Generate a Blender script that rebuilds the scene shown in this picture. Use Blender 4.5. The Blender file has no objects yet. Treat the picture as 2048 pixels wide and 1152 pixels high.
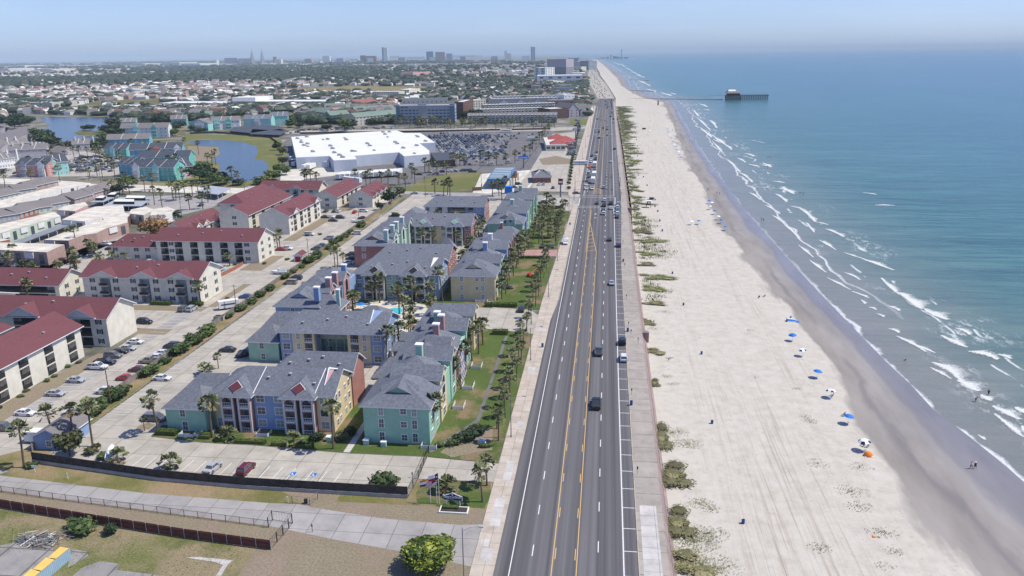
import bpy,bmesh,math,random
from mathutils import Matrix,Vector
R_=random.Random(7)
sc=bpy.context.scene
C=sc.collection
F_PX,CAM_H=1593.0,78.4
CR=Matrix(((0.99316675,-0.02032763,0.11491997),
             (0.11596504,0.28253013,-0.9522231),
             (-0.01311192,0.95904302,0.28295682)))
cam_d=bpy.data.cameras.new("camera"); cam=bpy.data.objects.new("camera",cam_d); C.objects.link(cam)
cam.matrix_world=Matrix.Translation((0,0,CAM_H))@ CR.to_4x4()
cam_d.sensor_width=36; cam_d.lens=F_PX/2048*36
cam_d.clip_start=1; cam_d.clip_end=200000
sc.camera=cam
SUN_EL,SUN_AZ=57.0,84.0
w=bpy.data.worlds.new("World"); sc.world=w; w.use_nodes=True
nt=w.node_tree; nt.nodes.clear()
sky=nt.nodes.new('ShaderNodeTexSky'); sky.sky_type='NISHITA'; sky.sun_disc=False
sky.sun_elevation=math.radians(SUN_EL); sky.sun_rotation=math.radians(SUN_AZ)
sky.altitude=50; sky.air_density=1.0; sky.dust_density=.6; sky.ozone_density=2.0
bg=nt.nodes.new('ShaderNodeBackground'); bg.inputs[1].default_value=0.105
tc=nt.nodes.new('ShaderNodeTexCoord'); mp=nt.nodes.new('ShaderNodeMapping'); mp.inputs['Scale'].default_value=(2.0,2.0,14)
cn=nt.nodes.new('ShaderNodeTexNoise'); cn.inputs['Scale'].default_value=2.2; cn.inputs['Detail'].default_value=6; cn.inputs['Roughness'].default_value=.6
cr=nt.nodes.new('ShaderNodeMapRange'); cr.inputs[1].default_value=.5; cr.inputs[2].default_value=.85; cr.inputs[3].default_value=0; cr.inputs[4].default_value=.25
mx=nt.nodes.new('ShaderNodeMix'); mx.data_type='RGBA'
ou=nt.nodes.new('ShaderNodeOutputWorld')
L=nt.links.new
L(tc.outputs['Generated'],mp.inputs[0]); L(mp.outputs[0],cn.inputs['Vector']); L(cn.outputs[0],cr.inputs[0])
tn=nt.nodes.new('ShaderNodeMix'); tn.data_type='RGBA'; tn.blend_type='MULTIPLY'; tn.inputs[0].default_value=1; tn.inputs[7].default_value=(.78,.88,1.27,1)
hz=nt.nodes.new('ShaderNodeSeparateXYZ'); L(tc.outputs['Generated'],hz.inputs[0]); hr=nt.nodes.new('ShaderNodeMapRange'); L(hz.outputs[2],hr.inputs[0]); hr.inputs[1].default_value=.0; hr.inputs[2].default_value=.07; hr.inputs[3].default_value=1; hr.inputs[4].default_value=0
hm_=nt.nodes.new('ShaderNodeMix'); hm_.data_type='RGBA'; hm_.blend_type='MULTIPLY'; L(hr.outputs[0],hm_.inputs[0]); hm_.inputs[7].default_value=(.93,1.08,1.30,1); L(sky.outputs[0],hm_.inputs[6]); L(hm_.outputs[2],tn.inputs[6]); L(cr.outputs[0],mx.inputs[0]); L(tn.outputs[2],mx.inputs[6]); mx.inputs[7].default_value=(6.0,6.8,8.4,1)
L(mx.outputs[2],bg.inputs[0]); L(bg.outputs[0],ou.inputs[0])
sd=bpy.data.lights.new("sun",'SUN'); sd.energy=4.2; sd.angle=math.radians(.53); sd.color=(1,.93,.79)
so=bpy.data.objects.new("sun",sd); C.objects.link(so)
e,a=math.radians(SUN_EL),math.radians(SUN_AZ)
sv=Vector((math.sin(a)*math.cos(e),math.cos(a)*math.cos(e),math.sin(e)))
so.rotation_euler=sv.to_track_quat('Z','Y').to_euler(); so.location=(0,0,300)
sc.view_settings.view_transform='Standard'; sc.view_settings.look='None'
sc.view_settings.exposure=0.28; sc.view_settings.gamma=1
sc.cycles.use_denoising=True; sc.cycles.max_bounces=5; sc.cycles.diffuse_bounces=2
sc.cycles.glossy_bounces=2; sc.cycles.transmission_bounces=2; sc.cycles.volume_bounces=0; sc.cycles.transparent_max_bounces=6
def gp(px,py,z=0.0):
    d=CR @ Vector((px-1024,576-py,-F_PX)); t=(z-CAM_H)/d.z
    return (d.x*t,d.y*t)
def proj(x,y,z):
    c=CR.transposed()@ Vector((x,y,z-CAM_H)); return (1024-F_PX*c.x/c.z,576+F_PX*c.y/c.z)
def hgt(px,py,ytop,z=0.0):
    x,y=gp(px,py,z); lo,hi=0,600
    for _ in range(30):
        m=(lo+hi)/2
        if proj(x,y,z+m)[1]>ytop:lo=m
        else:hi=m
    return lo
M={}
def nodes(name):
    m=bpy.data.materials.new(name); m.use_nodes=True; t=m.node_tree
    b=t.nodes['Principled BSDF']; return m,t,b
def ramp(t,f,stops):
    r=t.nodes.new('ShaderNodeValToRGB'); t.links.new(f,r.inputs[0])
    el=r.color_ramp.elements
    while len(el)<len(stops):el.new(.5)
    for i,(p,c) in enumerate(stops):
        el[i].position=p; el[i].color=(*c,1)
    return r.outputs[0]
def pos(t,scale=(1,1,1),rot=(0,0,0),obj=False):
    if obj:g=t.nodes.new('ShaderNodeTexCoord'); o=g.outputs['Object']
    else:g=t.nodes.new('ShaderNodeNewGeometry'); o=g.outputs['Position']
    p=t.nodes.new('ShaderNodeMapping'); p.inputs['Scale'].default_value=scale; p.inputs['Rotation'].default_value=rot
    t.links.new(o,p.inputs[0]); return p.outputs[0]
def noise(t,vec,s,d=4,r=.55):
    n=t.nodes.new('ShaderNodeTexNoise'); n.inputs['Scale'].default_value=s; n.inputs['Detail'].default_value=d
    n.inputs['Roughness'].default_value=r; t.links.new(vec,n.inputs['Vector']); return n.outputs[0]
def mixc(t,f,a,b,mode='MIX'):
    m=t.nodes.new('ShaderNodeMix'); m.data_type='RGBA'; m.blend_type=mode
    for k,v in ((0,f),(6,a),(7,b)):
        if hasattr(v,'links'):t.links.new(v,m.inputs[k])
        elif k==0:m.inputs[0].default_value=v
        else:m.inputs[k].default_value=(*v,1)
    return m.outputs[2]
def mr(t,f,a,b,c=0.,d=1.):
    r=t.nodes.new('ShaderNodeMapRange'); t.links.new(f,r.inputs[0])
    for i,v in enumerate((a,b,c,d)):r.inputs[i+1].default_value=v
    return r.outputs[0]
def mth(t,op,a,b=0.0):
    r=t.nodes.new('ShaderNodeMath'); r.operation=op
    for i,v in enumerate((a,b)):
        if hasattr(v,'links'):t.links.new(v,r.inputs[i])
        else:r.inputs[i].default_value=v
    return r.outputs[0]
def bump(t,b,h,s=.3,d=.1):
    n=t.nodes.new('ShaderNodeBump'); n.inputs['Strength'].default_value=s; n.inputs['Distance'].default_value=d
    t.links.new(h,n.inputs['Height']); t.links.new(n.outputs[0],b.inputs['Normal'])
def sc3(c,k):return tuple(min(1,x*k) for x in c)
def flat(name,c,rough=.7,var=.12,s=.35,metal=0.0,spec=.3):
    """plain paint or render with soft weathering"""
    m,t,b=nodes(name)
    n=noise(t,pos(t),s,5)
    col=ramp(t,n,[(.3,sc3(c,1-var)),(.7,sc3(c,1+var))])
    t.links.new(col,b.inputs['Base Color']); b.inputs['Roughness'].default_value=rough
    b.inputs['Metallic'].default_value=metal; b.inputs['Specular IOR Level'].default_value=spec
    M[name]=m; return m
def siding(name,c,var=.10,step=.22):
    m,t,b=nodes(name)
    n=noise(t,pos(t),.5,5); n2=noise(t,pos(t,(1,1,.25)),1.6,3)
    col=ramp(t,n,[(.3,sc3(c,1-var)),(.7,sc3(c,1+var))])
    col=mixc(t,mr(t,n2,.55,.75,0,.22),col,sc3(c,.7))
    w_=t.nodes.new('ShaderNodeTexWave'); w_.bands_direction='Z'; w_.wave_profile='SAW'; w_.inputs['Scale'].default_value=1/step*.314
    t.links.new(pos(t),w_.inputs[0]); bump(t,b,w_.outputs[1],.35,.03)
    col=mixc(t,mr(t,w_.outputs[1],.0,.2,.35,0),col,sc3(c,.6))
    t.links.new(col,b.inputs['Base Color']); b.inputs['Roughness'].default_value=.65; b.inputs['Specular IOR Level'].default_value=.25
    M[name]=m; return m
def shingle(name,c,var=.25):
    m,t,b=nodes(name)
    n1=noise(t,pos(t,(1,1,1)),1.7,6,.8); n2=noise(t,pos(t),.12,3); n3=noise(t,pos(t,(1,1,4)),.9,3,.7)
    col=ramp(t,n1,[(.3,sc3(c,1-var)),(.52,c),(.72,sc3(c,1+var*1.3))])
    col=mixc(t,mr(t,n2,.35,.65,0,.35),col,sc3(c,.78)); col=mixc(t,mr(t,n3,.5,.75,0,.3),col,sc3(c,1.35))
    t.links.new(col,b.inputs['Base Color']); b.inputs['Roughness'].default_value=.85; b.inputs['Specular IOR Level'].default_value=.2
    bump(t,b,n1,.35,.05); M[name]=m; return m
def leafmat(name,c1,c2,c3,s=.9):
    m,t,b=nodes(name)
    oi=t.nodes.new('ShaderNodeObjectInfo')
    n=noise(t,pos(t),s,3,.7); g=t.nodes.new('ShaderNodeNewGeometry')
    f=mth(t,'ADD',mth(t,'MULTIPLY',n,.6),mth(t,'MULTIPLY',g.outputs['Random Per Island'],.4))
    f=mth(t,'ADD',f,mth(t,'MULTIPLY',mth(t,'SUBTRACT',oi.outputs['Random'],.5),.22))
    col=ramp(t,f,[(.25,c1),(.5,c2),(.75,c3)])
    t.links.new(col,b.inputs['Base Color']); b.inputs['Roughness'].default_value=.6; b.inputs['Specular IOR Level'].default_value=.3
    M[name]=m; return m
flat('white',(.72,.72,.70),.5,.06); flat('trim',(.74,.75,.75),.5,.05); flat('dark',(.018,.018,.022),.5,.2); flat('rail',(.66,.67,.68),.5,.05)
flat('steel',(.30,.31,.32),.45,.1,metal=.3); flat('pole',(.20,.20,.20),.5,.1); flat('wood',(.16,.10,.07),.8,.3,1.2)
flat('fence_dark',(.055,.045,.042),.85,.35,.9); flat('diamond_maroon',(.11,.03,.04),.6,.1); flat('fence_red',(.13,.045,.035),.8,.25,.8); flat('fence_grey',(.20,.18,.165),.85,.25,.7)
flat('concrete_wall',(.34,.33,.31),.85,.15,.6); flat('black_metal',(.012,.012,.014),.4,.1)
flat('brick',(.33,.13,.085),.8,.2,1.5); flat('brick_pink',(.40,.275,.24),.8,.18,1.2); flat('brown',(.14,.075,.06),.8,.2)
flat('cream',(.70,.66,.52),.7,.05); flat('cream_warm',(.70,.60,.40),.7,.05); flat('blue_canopy',(.01,.16,.55),.4,.05); flat('blue',(.008,.10,.36),.5,.1)
flat('barrel_blue',(.025,.08,.24),.5,.15); flat('umbrella_blue',(.01,.17,.55),.6,.08); flat('cloth_white',(.78,.80,.82),.8,.04); flat('navy',(.015,.02,.075),.5,.1)
flat('orange',(.75,.22,.03),.6,.1); flat('red',(.42,.012,.015),.6,.08); flat('skin',(.42,.24,.17),.6,.08); flat('hotel_blue',(.12,.20,.27),.6,.08); flat('hotel_grey',(.34,.37,.42),.6,.08)
flat('hvac',(.42,.42,.41),.5,.15,.9); flat('roof_white',(.70,.70,.68),.6,.06,.08); flat('roof_tan',(.58,.54,.46),.8,.24,.22)
flat('far_wall',(.42,.40,.37),.8,.2,.02); flat('far_roof',(.20,.18,.17),.85,.4,.015); flat('far_white',(.66,.65,.62),.7,.15,.01)
flat('pool_water',(.06,.50,.62),.08,.10,.8,spec=.6); flat('skirt',(.035,.033,.035),.6,.1)
flat('green_sign',(.01,.16,.07),.5,.05); flat('yellow',(.72,.46,.12),.8,.15,.6); flat('sheet_blue',(.34,.48,.58),.4,.08,.8)
for k,c in dict(green=(.25,.47,.35),blue=(.19,.30,.50),sand=(.62,.50,.27),salmon=(.40,.20,.185),pink=(.55,.30,.28),lgreen=(.36,.52,.43),deepblue=(.10,.22,.44),
                 redwood=(.36,.155,.125),teal=(.06,.44,.38),aqua=(.22,.58,.54),coral=(.52,.20,.15),rose=(.66,.36,.40),turq=(.05,.38,.52),stone=(.44,.42,.37),palegreen=(.44,.52,.40),
                 lilac=(.36,.33,.36),offwhite=(.66,.65,.62),redcream=(.62,.59,.49),navygreen=(.14,.30,.24)).items():
    g_=sum(c)/3; siding(k,tuple((x*.80+g_*.20)*1.12 for x in c))
shingle('slate',(.150,.163,.195),.5); shingle('red_roof',(.150,.058,.067),.22); shingle('grey_roof',(.19,.175,.175),.12); shingle('dark_roof',(.07,.08,.105),.15)
shingle('green_roof',(.17,.24,.20),.1); shingle('tile_roof',(.28,.12,.095),.15)
leafmat('palm_leaf',(.05,.065,.028),(.12,.14,.06),(.28,.29,.15)); leafmat('palm_dry',(.10,.075,.04),(.17,.13,.07),(.24,.19,.11))
leafmat('leaf',(.022,.042,.012),(.055,.09,.026),(.125,.17,.055)); leafmat('leaf_dark',(.010,.024,.010),(.022,.045,.018),(.05,.08,.03))
leafmat('leaf_lime',(.03,.055,.008),(.15,.19,.025),(.42,.44,.07),1.6); leafmat('leaf_brown',(.08,.045,.018),(.17,.095,.038),(.27,.16,.07))
leafmat('leaf_dune',(.075,.072,.032),(.165,.155,.07),(.29,.27,.13)); leafmat('leaf_dune_green',(.09,.10,.035),(.20,.22,.075),(.36,.37,.14)); leafmat('hedge_leaf',(.025,.045,.010),(.07,.10,.02),(.14,.18,.04),1.5)
leafmat('leaf_far',(.014,.026,.016),(.028,.045,.026),(.06,.075,.04),.02); leafmat('leaf_olive',(.03,.038,.015),(.07,.08,.03),(.13,.13,.06))
flat('trunk',(.13,.10,.075),.9,.25,3); flat('thatch',(.10,.075,.05),.9,.3,3)
m,t,b=nodes('glass'); b.inputs['Base Color'].default_value=(.07,.085,.10,1); b.inputs['Roughness'].default_value=.12; b.inputs['Specular IOR Level'].default_value=.6; M['glass']=m
m,t,b=nodes('blind'); b.inputs['Base Color'].default_value=(.25,.29,.32,1); b.inputs['Roughness'].default_value=.2; M['blind']=m
m,t,b=nodes('paint'); oi=t.nodes.new('ShaderNodeObjectInfo'); t.links.new(oi.outputs['Color'],b.inputs['Base Color'])
b.inputs['Roughness'].default_value=.28; b.inputs['Coat Weight'].default_value=.5; M['paint']=m
m,t,b=nodes('tyre'); b.inputs['Base Color'].default_value=(.012,.012,.012,1); b.inputs['Roughness'].default_value=.8; M['tyre']=m
m,t,b=nodes('lamp_lens'); b.inputs['Base Color'].default_value=(.75,.77,.78,1); b.inputs['Roughness'].default_value=.15; M['lamp_lens']=m
m,t,b=nodes('tail'); b.inputs['Base Color'].default_value=(.35,.01,.01,1); b.inputs['Roughness'].default_value=.25; M['tail']=m
m,t,b=nodes('asphalt')
sx=t.nodes.new('ShaderNodeSeparateXYZ'); t.links.new(pos(t),sx.inputs[0])
lanes=noise(t,pos(t,(1.0,.004,1)),.85,2,.5); fine=noise(t,pos(t),6,3,.7); big=noise(t,pos(t,(1,.25,1)),.11,4)
col=ramp(t,lanes,[(.36,(.064,.063,.069)),(.5,(.106,.104,.112)),(.64,(.148,.145,.152))])
col=mixc(t,mr(t,fine,.3,.7,0,.22),col,(.19,.18,.185)); col=mixc(t,mr(t,big,.45,.65,0,.22),col,(.09,.088,.092))
pt_=noise(t,pos(t,(1,.12,1)),.22,2,.3); col=mixc(t,mr(t,pt_,.66,.665,0,.3),col,(.085,.083,.087))
t.links.new(col,b.inputs['Base Color']); b.inputs['Roughness'].default_value=.85; b.inputs['Specular IOR Level'].default_value=.25; M['asphalt']=m
def slabmat(name,c,joint=4.5,stain=.35,dark=(.12,.11,.10),s=.25,jw=.012):
    m,t,b=nodes(name)
    n=noise(t,pos(t),s,6,.62); n2=noise(t,pos(t,(1,.35,1)),1.1,5,.65); n3=noise(t,pos(t),5,3,.7)
    col=ramp(t,n,[(.3,sc3(c,.80)),(.5,c),(.72,sc3(c,1.16))])
    col=mixc(t,mr(t,n2,.56,.76,0,stain),col,dark); col=mixc(t,mr(t,n3,.3,.7,0,.16),col,sc3(c,.7))
    k=t.nodes.new('ShaderNodeTexBrick'); k.offset=0; k.inputs['Color1'].default_value=(1,1,1,1); k.inputs['Color2'].default_value=(.86,.86,.86,1)
    k.inputs['Mortar'].default_value=(.45,.45,.45,1); k.inputs['Scale'].default_value=1/joint; k.inputs['Mortar Size'].default_value=jw
    k.inputs['Brick Width'].default_value=1; k.inputs['Row Height'].default_value=1
    t.links.new(pos(t),k.inputs['Vector']); col=mixc(t,1.,col,k.outputs[0],'MULTIPLY')
    t.links.new(col,b.inputs['Base Color']); b.inputs['Roughness'].default_value=.9; b.inputs['Specular IOR Level'].default_value=.15; M[name]=m
slabmat('lot_concrete',(.43,.40,.35),6.0,.40,(.20,.185,.17)); slabmat('street_concrete',(.35,.335,.325),5.0,.3,(.22,.21,.2)); slabmat('sidewalk',(.49,.43,.365),3.0,.25,(.30,.24,.21),.35)
slabmat('promenade',(.37,.338,.302),6.0,.3,(.26,.205,.19),.4); slabmat('new_slab',(.52,.50,.48),3.2,.25,(.38,.36,.35),.5); slabmat('lot_asphalt',(.17,.165,.17),30,.3,(.10,.10,.105),.1)
slabmat('seawall_face',(.30,.235,.225),6.0,.5,(.17,.13,.125),.6); slabmat('pavers',(.42,.26,.24),1.0,.2,(.3,.2,.18),.5); slabmat('kerb',(.50,.43,.34),3,.3)
slabmat('old_slab',(.28,.27,.26),7.0,.6,(.13,.12,.11),.4,.02); slabmat('white_conc',(.62,.59,.52),8,.3,(.45,.42,.36),.12)
def grass(name,c1,c2,c3,dry,s=.12,thr=(.5,.62)):
    m,t,b=nodes(name)
    n=noise(t,pos(t),s,6,.65); f=noise(t,pos(t),2.5,5,.75); d=noise(t,pos(t),s*.8+.02,5,.6)
    col=ramp(t,f,[(.3,c1),(.5,c2),(.72,c3)]); col=mixc(t,mr(t,n,.4,.62,0,.5),col,c1)
    dr=ramp(t,f,[(.3,sc3(dry,.65)),(.7,sc3(dry,1.2))]); col=mixc(t,mr(t,d,thr[0],thr[1]),col,dr)
    t.links.new(col,b.inputs['Base Color']); b.inputs['Roughness'].default_value=.95; b.inputs['Specular IOR Level'].default_value=.1
    bump(t,b,f,.6,.15); M[name]=m
grass('lawn',(.050,.08,.020),(.085,.125,.034),(.14,.175,.06),(.22,.165,.10)); grass('verge',(.10,.10,.035),(.17,.17,.06),(.25,.23,.10),(.30,.225,.14),.07,(.42,.6))
grass('dry_grass',(.15,.13,.085),(.235,.20,.14),(.33,.285,.20),(.27,.215,.165),.1,(.45,.6)); grass('field_green',(.10,.12,.04),(.15,.16,.055),(.20,.20,.08),(.24,.19,.11),.02,(.52,.7))
grass('rough_grass',(.085,.10,.035),(.15,.16,.06),(.25,.235,.11),(.27,.22,.14),.09,(.42,.58)); grass('scrub',(.05,.065,.03),(.10,.105,.05),(.17,.16,.09),(.24,.22,.17),.02,(.45,.6)); grass('marsh',(.06,.075,.03),(.11,.12,.05),(.17,.16,.08),(.22,.18,.10),.012,(.48,.6))
m,t,b=nodes('land'); n=noise(t,pos(t),.006,8,.7); n2=noise(t,pos(t),.05,6,.7); n3=noise(t,pos(t),.0009,4,.6)
col=ramp(t,n2,[(.3,(.05,.058,.035)),(.45,(.12,.115,.09)),(.58,(.26,.24,.21)),(.72,(.40,.385,.36))]); col=mixc(t,mr(t,n,.42,.6,0,.75),col,(.055,.07,.04)); col=mixc(t,mr(t,n3,.5,.66,0,.5),col,(.26,.25,.22))
t.links.new(col,b.inputs['Base Color']); b.inputs['Roughness'].default_value=.95; M['land']=m
m,t,b=nodes('line_white'); n=noise(t,pos(t),3,5,.7); t.links.new(ramp(t,n,[(.3,(.5,.5,.5)),(.55,(.70,.70,.69))]),b.inputs['Base Color']); b.inputs['Roughness'].default_value=.8; M['line_white']=m
m,t,b=nodes('line_yellow'); n=noise(t,pos(t),3,5,.7); t.links.new(ramp(t,n,[(.3,(.52,.33,.12)),(.6,(.68,.44,.14))]),b.inputs['Base Color']); b.inputs['Roughness'].default_value=.8; M['line_yellow']=m
m,t,b=nodes('lake'); n=noise(t,pos(t,(.35,1,1)),.35,5,.6); col=ramp(t,n,[(.3,(.016,.030,.055)),(.7,(.04,.062,.095))])
t.links.new(col,b.inputs['Base Color']); b.inputs['Roughness'].default_value=.2; bump(t,b,n,.25,.3); M['lake']=m
class MB:
    def __init__(s,o=(0,0,0)):s.v=[]; s.f=[]; s.mi=[]; s.mats=[]; s.o=o; s.T=None; s.uv=None
    def m(s,name):
        if name not in s.mats:s.mats.append(name)
        return s.mats.index(name)
    def pt(s,p):
        p=Vector(p)
        if s.T is not None:p=s.T @ p
        s.v.append((p.x-s.o[0],p.y-s.o[1],p.z-s.o[2])); return len(s.v)-1
    def face(s,pts,mat):
        i=[s.pt(p) for p in pts]; s.f.append(i); s.mi.append(s.m(mat))
    def box(s,x0,y0,z0,x1,y1,z1,mat,top=None,bottom=True):
        i=[s.pt(p) for p in ((x0,y0,z0),(x1,y0,z0),(x1,y1,z0),(x0,y1,z0),(x0,y0,z1),(x1,y0,z1),(x1,y1,z1),(x0,y1,z1))]
        k=s.m(mat); kt=s.m(top) if top else k
        fs=[(0,1,5,4),(1,2,6,5),(2,3,7,6),(3,0,4,7)]
        for f in fs:s.f.append([i[j] for j in f]); s.mi.append(k)
        s.f.append([i[4],i[5],i[6],i[7]]); s.mi.append(kt)
        if bottom:s.f.append([i[3],i[2],i[1],i[0]]); s.mi.append(k)
    def prism(s,poly,z0,z1,mat,top=None,cap=True):
        n=len(poly)
        a=sum(poly[i][0]*poly[(i+1)% n][1]-poly[(i+1)% n][0]*poly[i][1] for i in range(n))
        if a<0:poly=poly[::-1]
        lo=[s.pt((p[0],p[1],z0)) for p in poly]; hi=[s.pt((p[0],p[1],z1)) for p in poly]; k=s.m(mat)
        for i in range(n):
            j=(i+1)% n; s.f.append([lo[i],lo[j],hi[j],hi[i]]); s.mi.append(k)
        if cap:s.f.append(hi); s.mi.append(s.m(top) if top else k)
    def cyl(s,x,y,z0,z1,r0,r1,mat,n=8,dx=0,dy=0):
        a=[s.pt((x+r0*math.cos(6.2832*i/n),y+r0*math.sin(6.2832*i/n),z0)) for i in range(n)]
        b=[s.pt((x+dx+r1*math.cos(6.2832*i/n),y+dy+r1*math.sin(6.2832*i/n),z1)) for i in range(n)]; k=s.m(mat)
        for i in range(n):j=(i+1)% n; s.f.append([a[i],a[j],b[j],b[i]]); s.mi.append(k)
        s.f.append(b); s.mi.append(k); s.f.append(a[::-1]); s.mi.append(k)
    def tube(s,p,q,r,mat,n=6,r1=None):
        p,q=Vector(p),Vector(q); d=(q-p).normalized(); r1=r if r1 is None else r1
        u=d.cross(Vector((0,0,1))) if abs(d.z)<.95 else Vector((1,0,0)); u.normalize(); w_=d.cross(u)
        a=[s.pt(p+(u*math.cos(6.2832*i/n)+w_*math.sin(6.2832*i/n))*r) for i in range(n)]
        b=[s.pt(q+(u*math.cos(6.2832*i/n)+w_*math.sin(6.2832*i/n))*r1) for i in range(n)]; k=s.m(mat)
        for i in range(n):j=(i+1)% n; s.f.append([a[i],a[j],b[j],b[i]]); s.mi.append(k)
        s.f.append(b); s.mi.append(k); s.f.append(a[::-1]); s.mi.append(k)
    def ball(s,x,y,z,rx,ry,rz,mat,n=8,k=5):
        rings=[[s.pt((x+rx*math.sin(math.pi*j/k)*math.cos(6.2832*i/n),y+ry*math.sin(math.pi*j/k)*math.sin(6.2832*i/n),z+rz*math.cos(math.pi*j/k))) for i in range(n)] for j in range(k+1)]
        q=s.m(mat)
        for j in range(k):
            for i in range(n):l=(i+1)% n; s.f.append([rings[j][i],rings[j+1][i],rings[j+1][l],rings[j][l]]); s.mi.append(q)
    def mesh(s,name,smooth=False):
        me=bpy.data.meshes.new(name); me.from_pydata(s.v,[],s.f)
        for k in s.mats:me.materials.append(M[k])
        me.polygons.foreach_set('material_index',s.mi)
        if smooth:me.polygons.foreach_set('use_smooth',[True]*len(s.f))
        me.update(); return me
    def build(s,name,parent=None,smooth=False,loc=None):
        o=bpy.data.objects.new(name,s.mesh(name,smooth)); C.objects.link(o)
        if parent:o.parent=parent
        if loc is not None:o.location=loc
        elif not parent:o.location=s.o
        return o
def tag(o,label=None,cat=None,group=None,kind=None):
    if label:o['label']=label
    if cat:o['category']=cat
    if group:o['group']=group
    if kind:o['kind']=kind
    return o
def empty(name,loc,rz=0,label=None,cat=None,group=None):
    o=bpy.data.objects.new(name,None); C.objects.link(o); o.location=loc; o.rotation_euler.z=rz; o.empty_display_size=.5
    return tag(o,label,cat,group)
def inst(name,me,parent,loc,rz=0,scale=None):
    o=bpy.data.objects.new(name,me); C.objects.link(o); o.parent=parent; o.location=loc; o.rotation_euler.z=rz
    if scale:o.scale=scale
    return o
def sheet(name,poly,z,mat,thick=0,kerb=None,kind='structure',wob=0):
    """a flat sheet of ground on a polygon of ground points; with thick it gets real edges"""
    b_=MB()
    if thick:b_.prism(poly,z-thick,z,kerb or mat,mat)
    else:
        n=len(poly); a_=sum(poly[i][0]*poly[(i+1)% n][1]-poly[(i+1)% n][0]*poly[i][1] for i in range(n))
        if a_<0:poly=poly[::-1]
        b_.face([(p[0],p[1],z) for p in poly],mat)
    o=b_.build(name); o['kind']=kind; return o
def P(*pts):return [gp(*p) for p in pts]
def rect(x0,y0,x1,y1):return [(x0,y0),(x1,y0),(x1,y1),(x0,y1)]
# ================================================================== THE SETTING: land, beach, sea, roads
HZ=lambda x:120-.01367*x
far_coast=[(1230,197),(1220,180),(1209,163),(1201,153),(1198,144),(1192,134),(1187,126),(1184,119)]
coast=[(11,-60),(11,600),(10.5,1000),(10.5,1300)]+P(*far_coast)
land=coast+P((1120,112.5),(1000,113))+[gp(x,HZ(x)+6.5) for x in (800,500,200,-300)]+[(-16000,3000),(-9000,-60)]
sheet('ground',land,-.02,'land')
bb=MB(); bb.face([(-70000,-2000,-7),(70000,-2000,-7),(70000,90000,-7),(-70000,90000,-7)],'lake'); o=bb.build('bay_water'); o['kind']='structure'
ST=[(-60,12.5,63,87),(60,12.5,63,86),(112,12.4,62,85),(125,12.4,61.5,84.6),(137,12.4,60.3,84.2),(149,12.5,59.2,83.6),(157,12.5,58,83),(170,12.5,57.8,81.2),(185,12.6,59.5,78.6),(200,12.6,62.5,78.6),(215,12.6,61.8,77.6),(238,12.6,59.7,77),(260,12.6,60.6,76.4),(290,12.6,60.5,75.6),(320,12.8,59,75.2),(345,12.8,58,75),(385,13,55.6,74.6),(440,14,57.5,74.6),(490,14,59.5,75.6),(535,14,60,76.8),(600,14,60.5,77.8),(658,14,63,79.2),(746,14,67,82.2),(874,14,71.5,86.8),(1000,13,77,91.5),(1112,12.5,81.5,96),(1250,12,87,102.5),(1385,12,92,109)]
far_w=[(1305,192),(1290,188),(1262,176),(1256,160),(1240,149),(1229,139),(1214,128),(1200,120)]
strip=[((a,y),(b,y),(c,y)) for y,a,b,c in ST]
for pl,pw in zip(far_coast,far_w):
    A=gp(pl[0],pl[1],-3); W=gp(pw[0],pw[1],-4.5); A=(A[0]+1.5,A[1]); D=(A[0]*.35+W[0]*.65,A[1]*.35+W[1]*.65)
    strip.append((A,D,W))
def zb(u):return-3.0-u*1.0 if u<1 else (-4.0-(u-1)*.5 if u<2 else-4.5-(u-2)*2.2)
bm_v,bm_f,uvs=[],[],[]
us=[0,.1,.25,.4,.55,.7,.85,1,1.2,1.4,1.6,1.8,2,2.5,3]
rr=random.Random(3)
for a_,d_,w_ in strip:
    for u in us:
        if u<=1:x,y=a_[0]+(d_[0]-a_[0])*u,a_[1]+(d_[1]-a_[1])*u
        elif u<=2:x,y=d_[0]+(w_[0]-d_[0])*(u-1),d_[1]+(w_[1]-d_[1])*(u-1)
        else:x,y=w_[0]+(u-2)*25,w_[1]
        bm_v.append((x,y,zb(u))); uvs.append((u/3,y))
n=len(us)
for i in range(len(strip)-1):
    for j in range(n-1):bm_f.append((i*n+j,i*n+j+1,(i+1)*n+j+1,(i+1)*n+j))
def uvmesh(name,vs,fs,uvs,mat,smooth=True):
    me=bpy.data.meshes.new(name); me.from_pydata(vs,[],fs); ul=me.uv_layers.new(name='UVMap')
    for lp in me.loops:ul.data[lp.index].uv=uvs[lp.vertex_index]
    me.materials.append(M[mat]); me.polygons.foreach_set('use_smooth',[smooth]*len(fs)); me.update()
    o=bpy.data.objects.new(name,me); C.objects.link(o); o['kind']='structure'; return o
m,t,b=nodes('sand'); M['sand_beach']=m
uvn=t.nodes.new('ShaderNodeUVMap'); sx=t.nodes.new('ShaderNodeSeparateXYZ'); t.links.new(uvn.outputs[0],sx.inputs[0]); U=mth(t,'MULTIPLY',sx.outputs[0],3)
g0=pos(t); wob=noise(t,pos(t,(1,.35,1)),.045,5,.6); wob2=noise(t,pos(t,(1,.22,1),(0,0,.12)),.16,5,.6)
f1=noise(t,g0,.35,6,.7); f2=noise(t,g0,2.2,5,.75)
tr=noise(t,pos(t,(1,.014,1),(0,0,-.05)),1.5,6,.8); trm=noise(t,pos(t,(1,.2,1)),.03,3)
pit=noise(t,g0,1.1,3,.5)
Ud=mth(t,'ADD',U,mth(t,'MULTIPLY',mth(t,'SUBTRACT',wob,.5),.55)); Ud=mth(t,'ADD',Ud,mth(t,'MULTIPLY',mth(t,'SUBTRACT',wob2,.5),.34))
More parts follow.
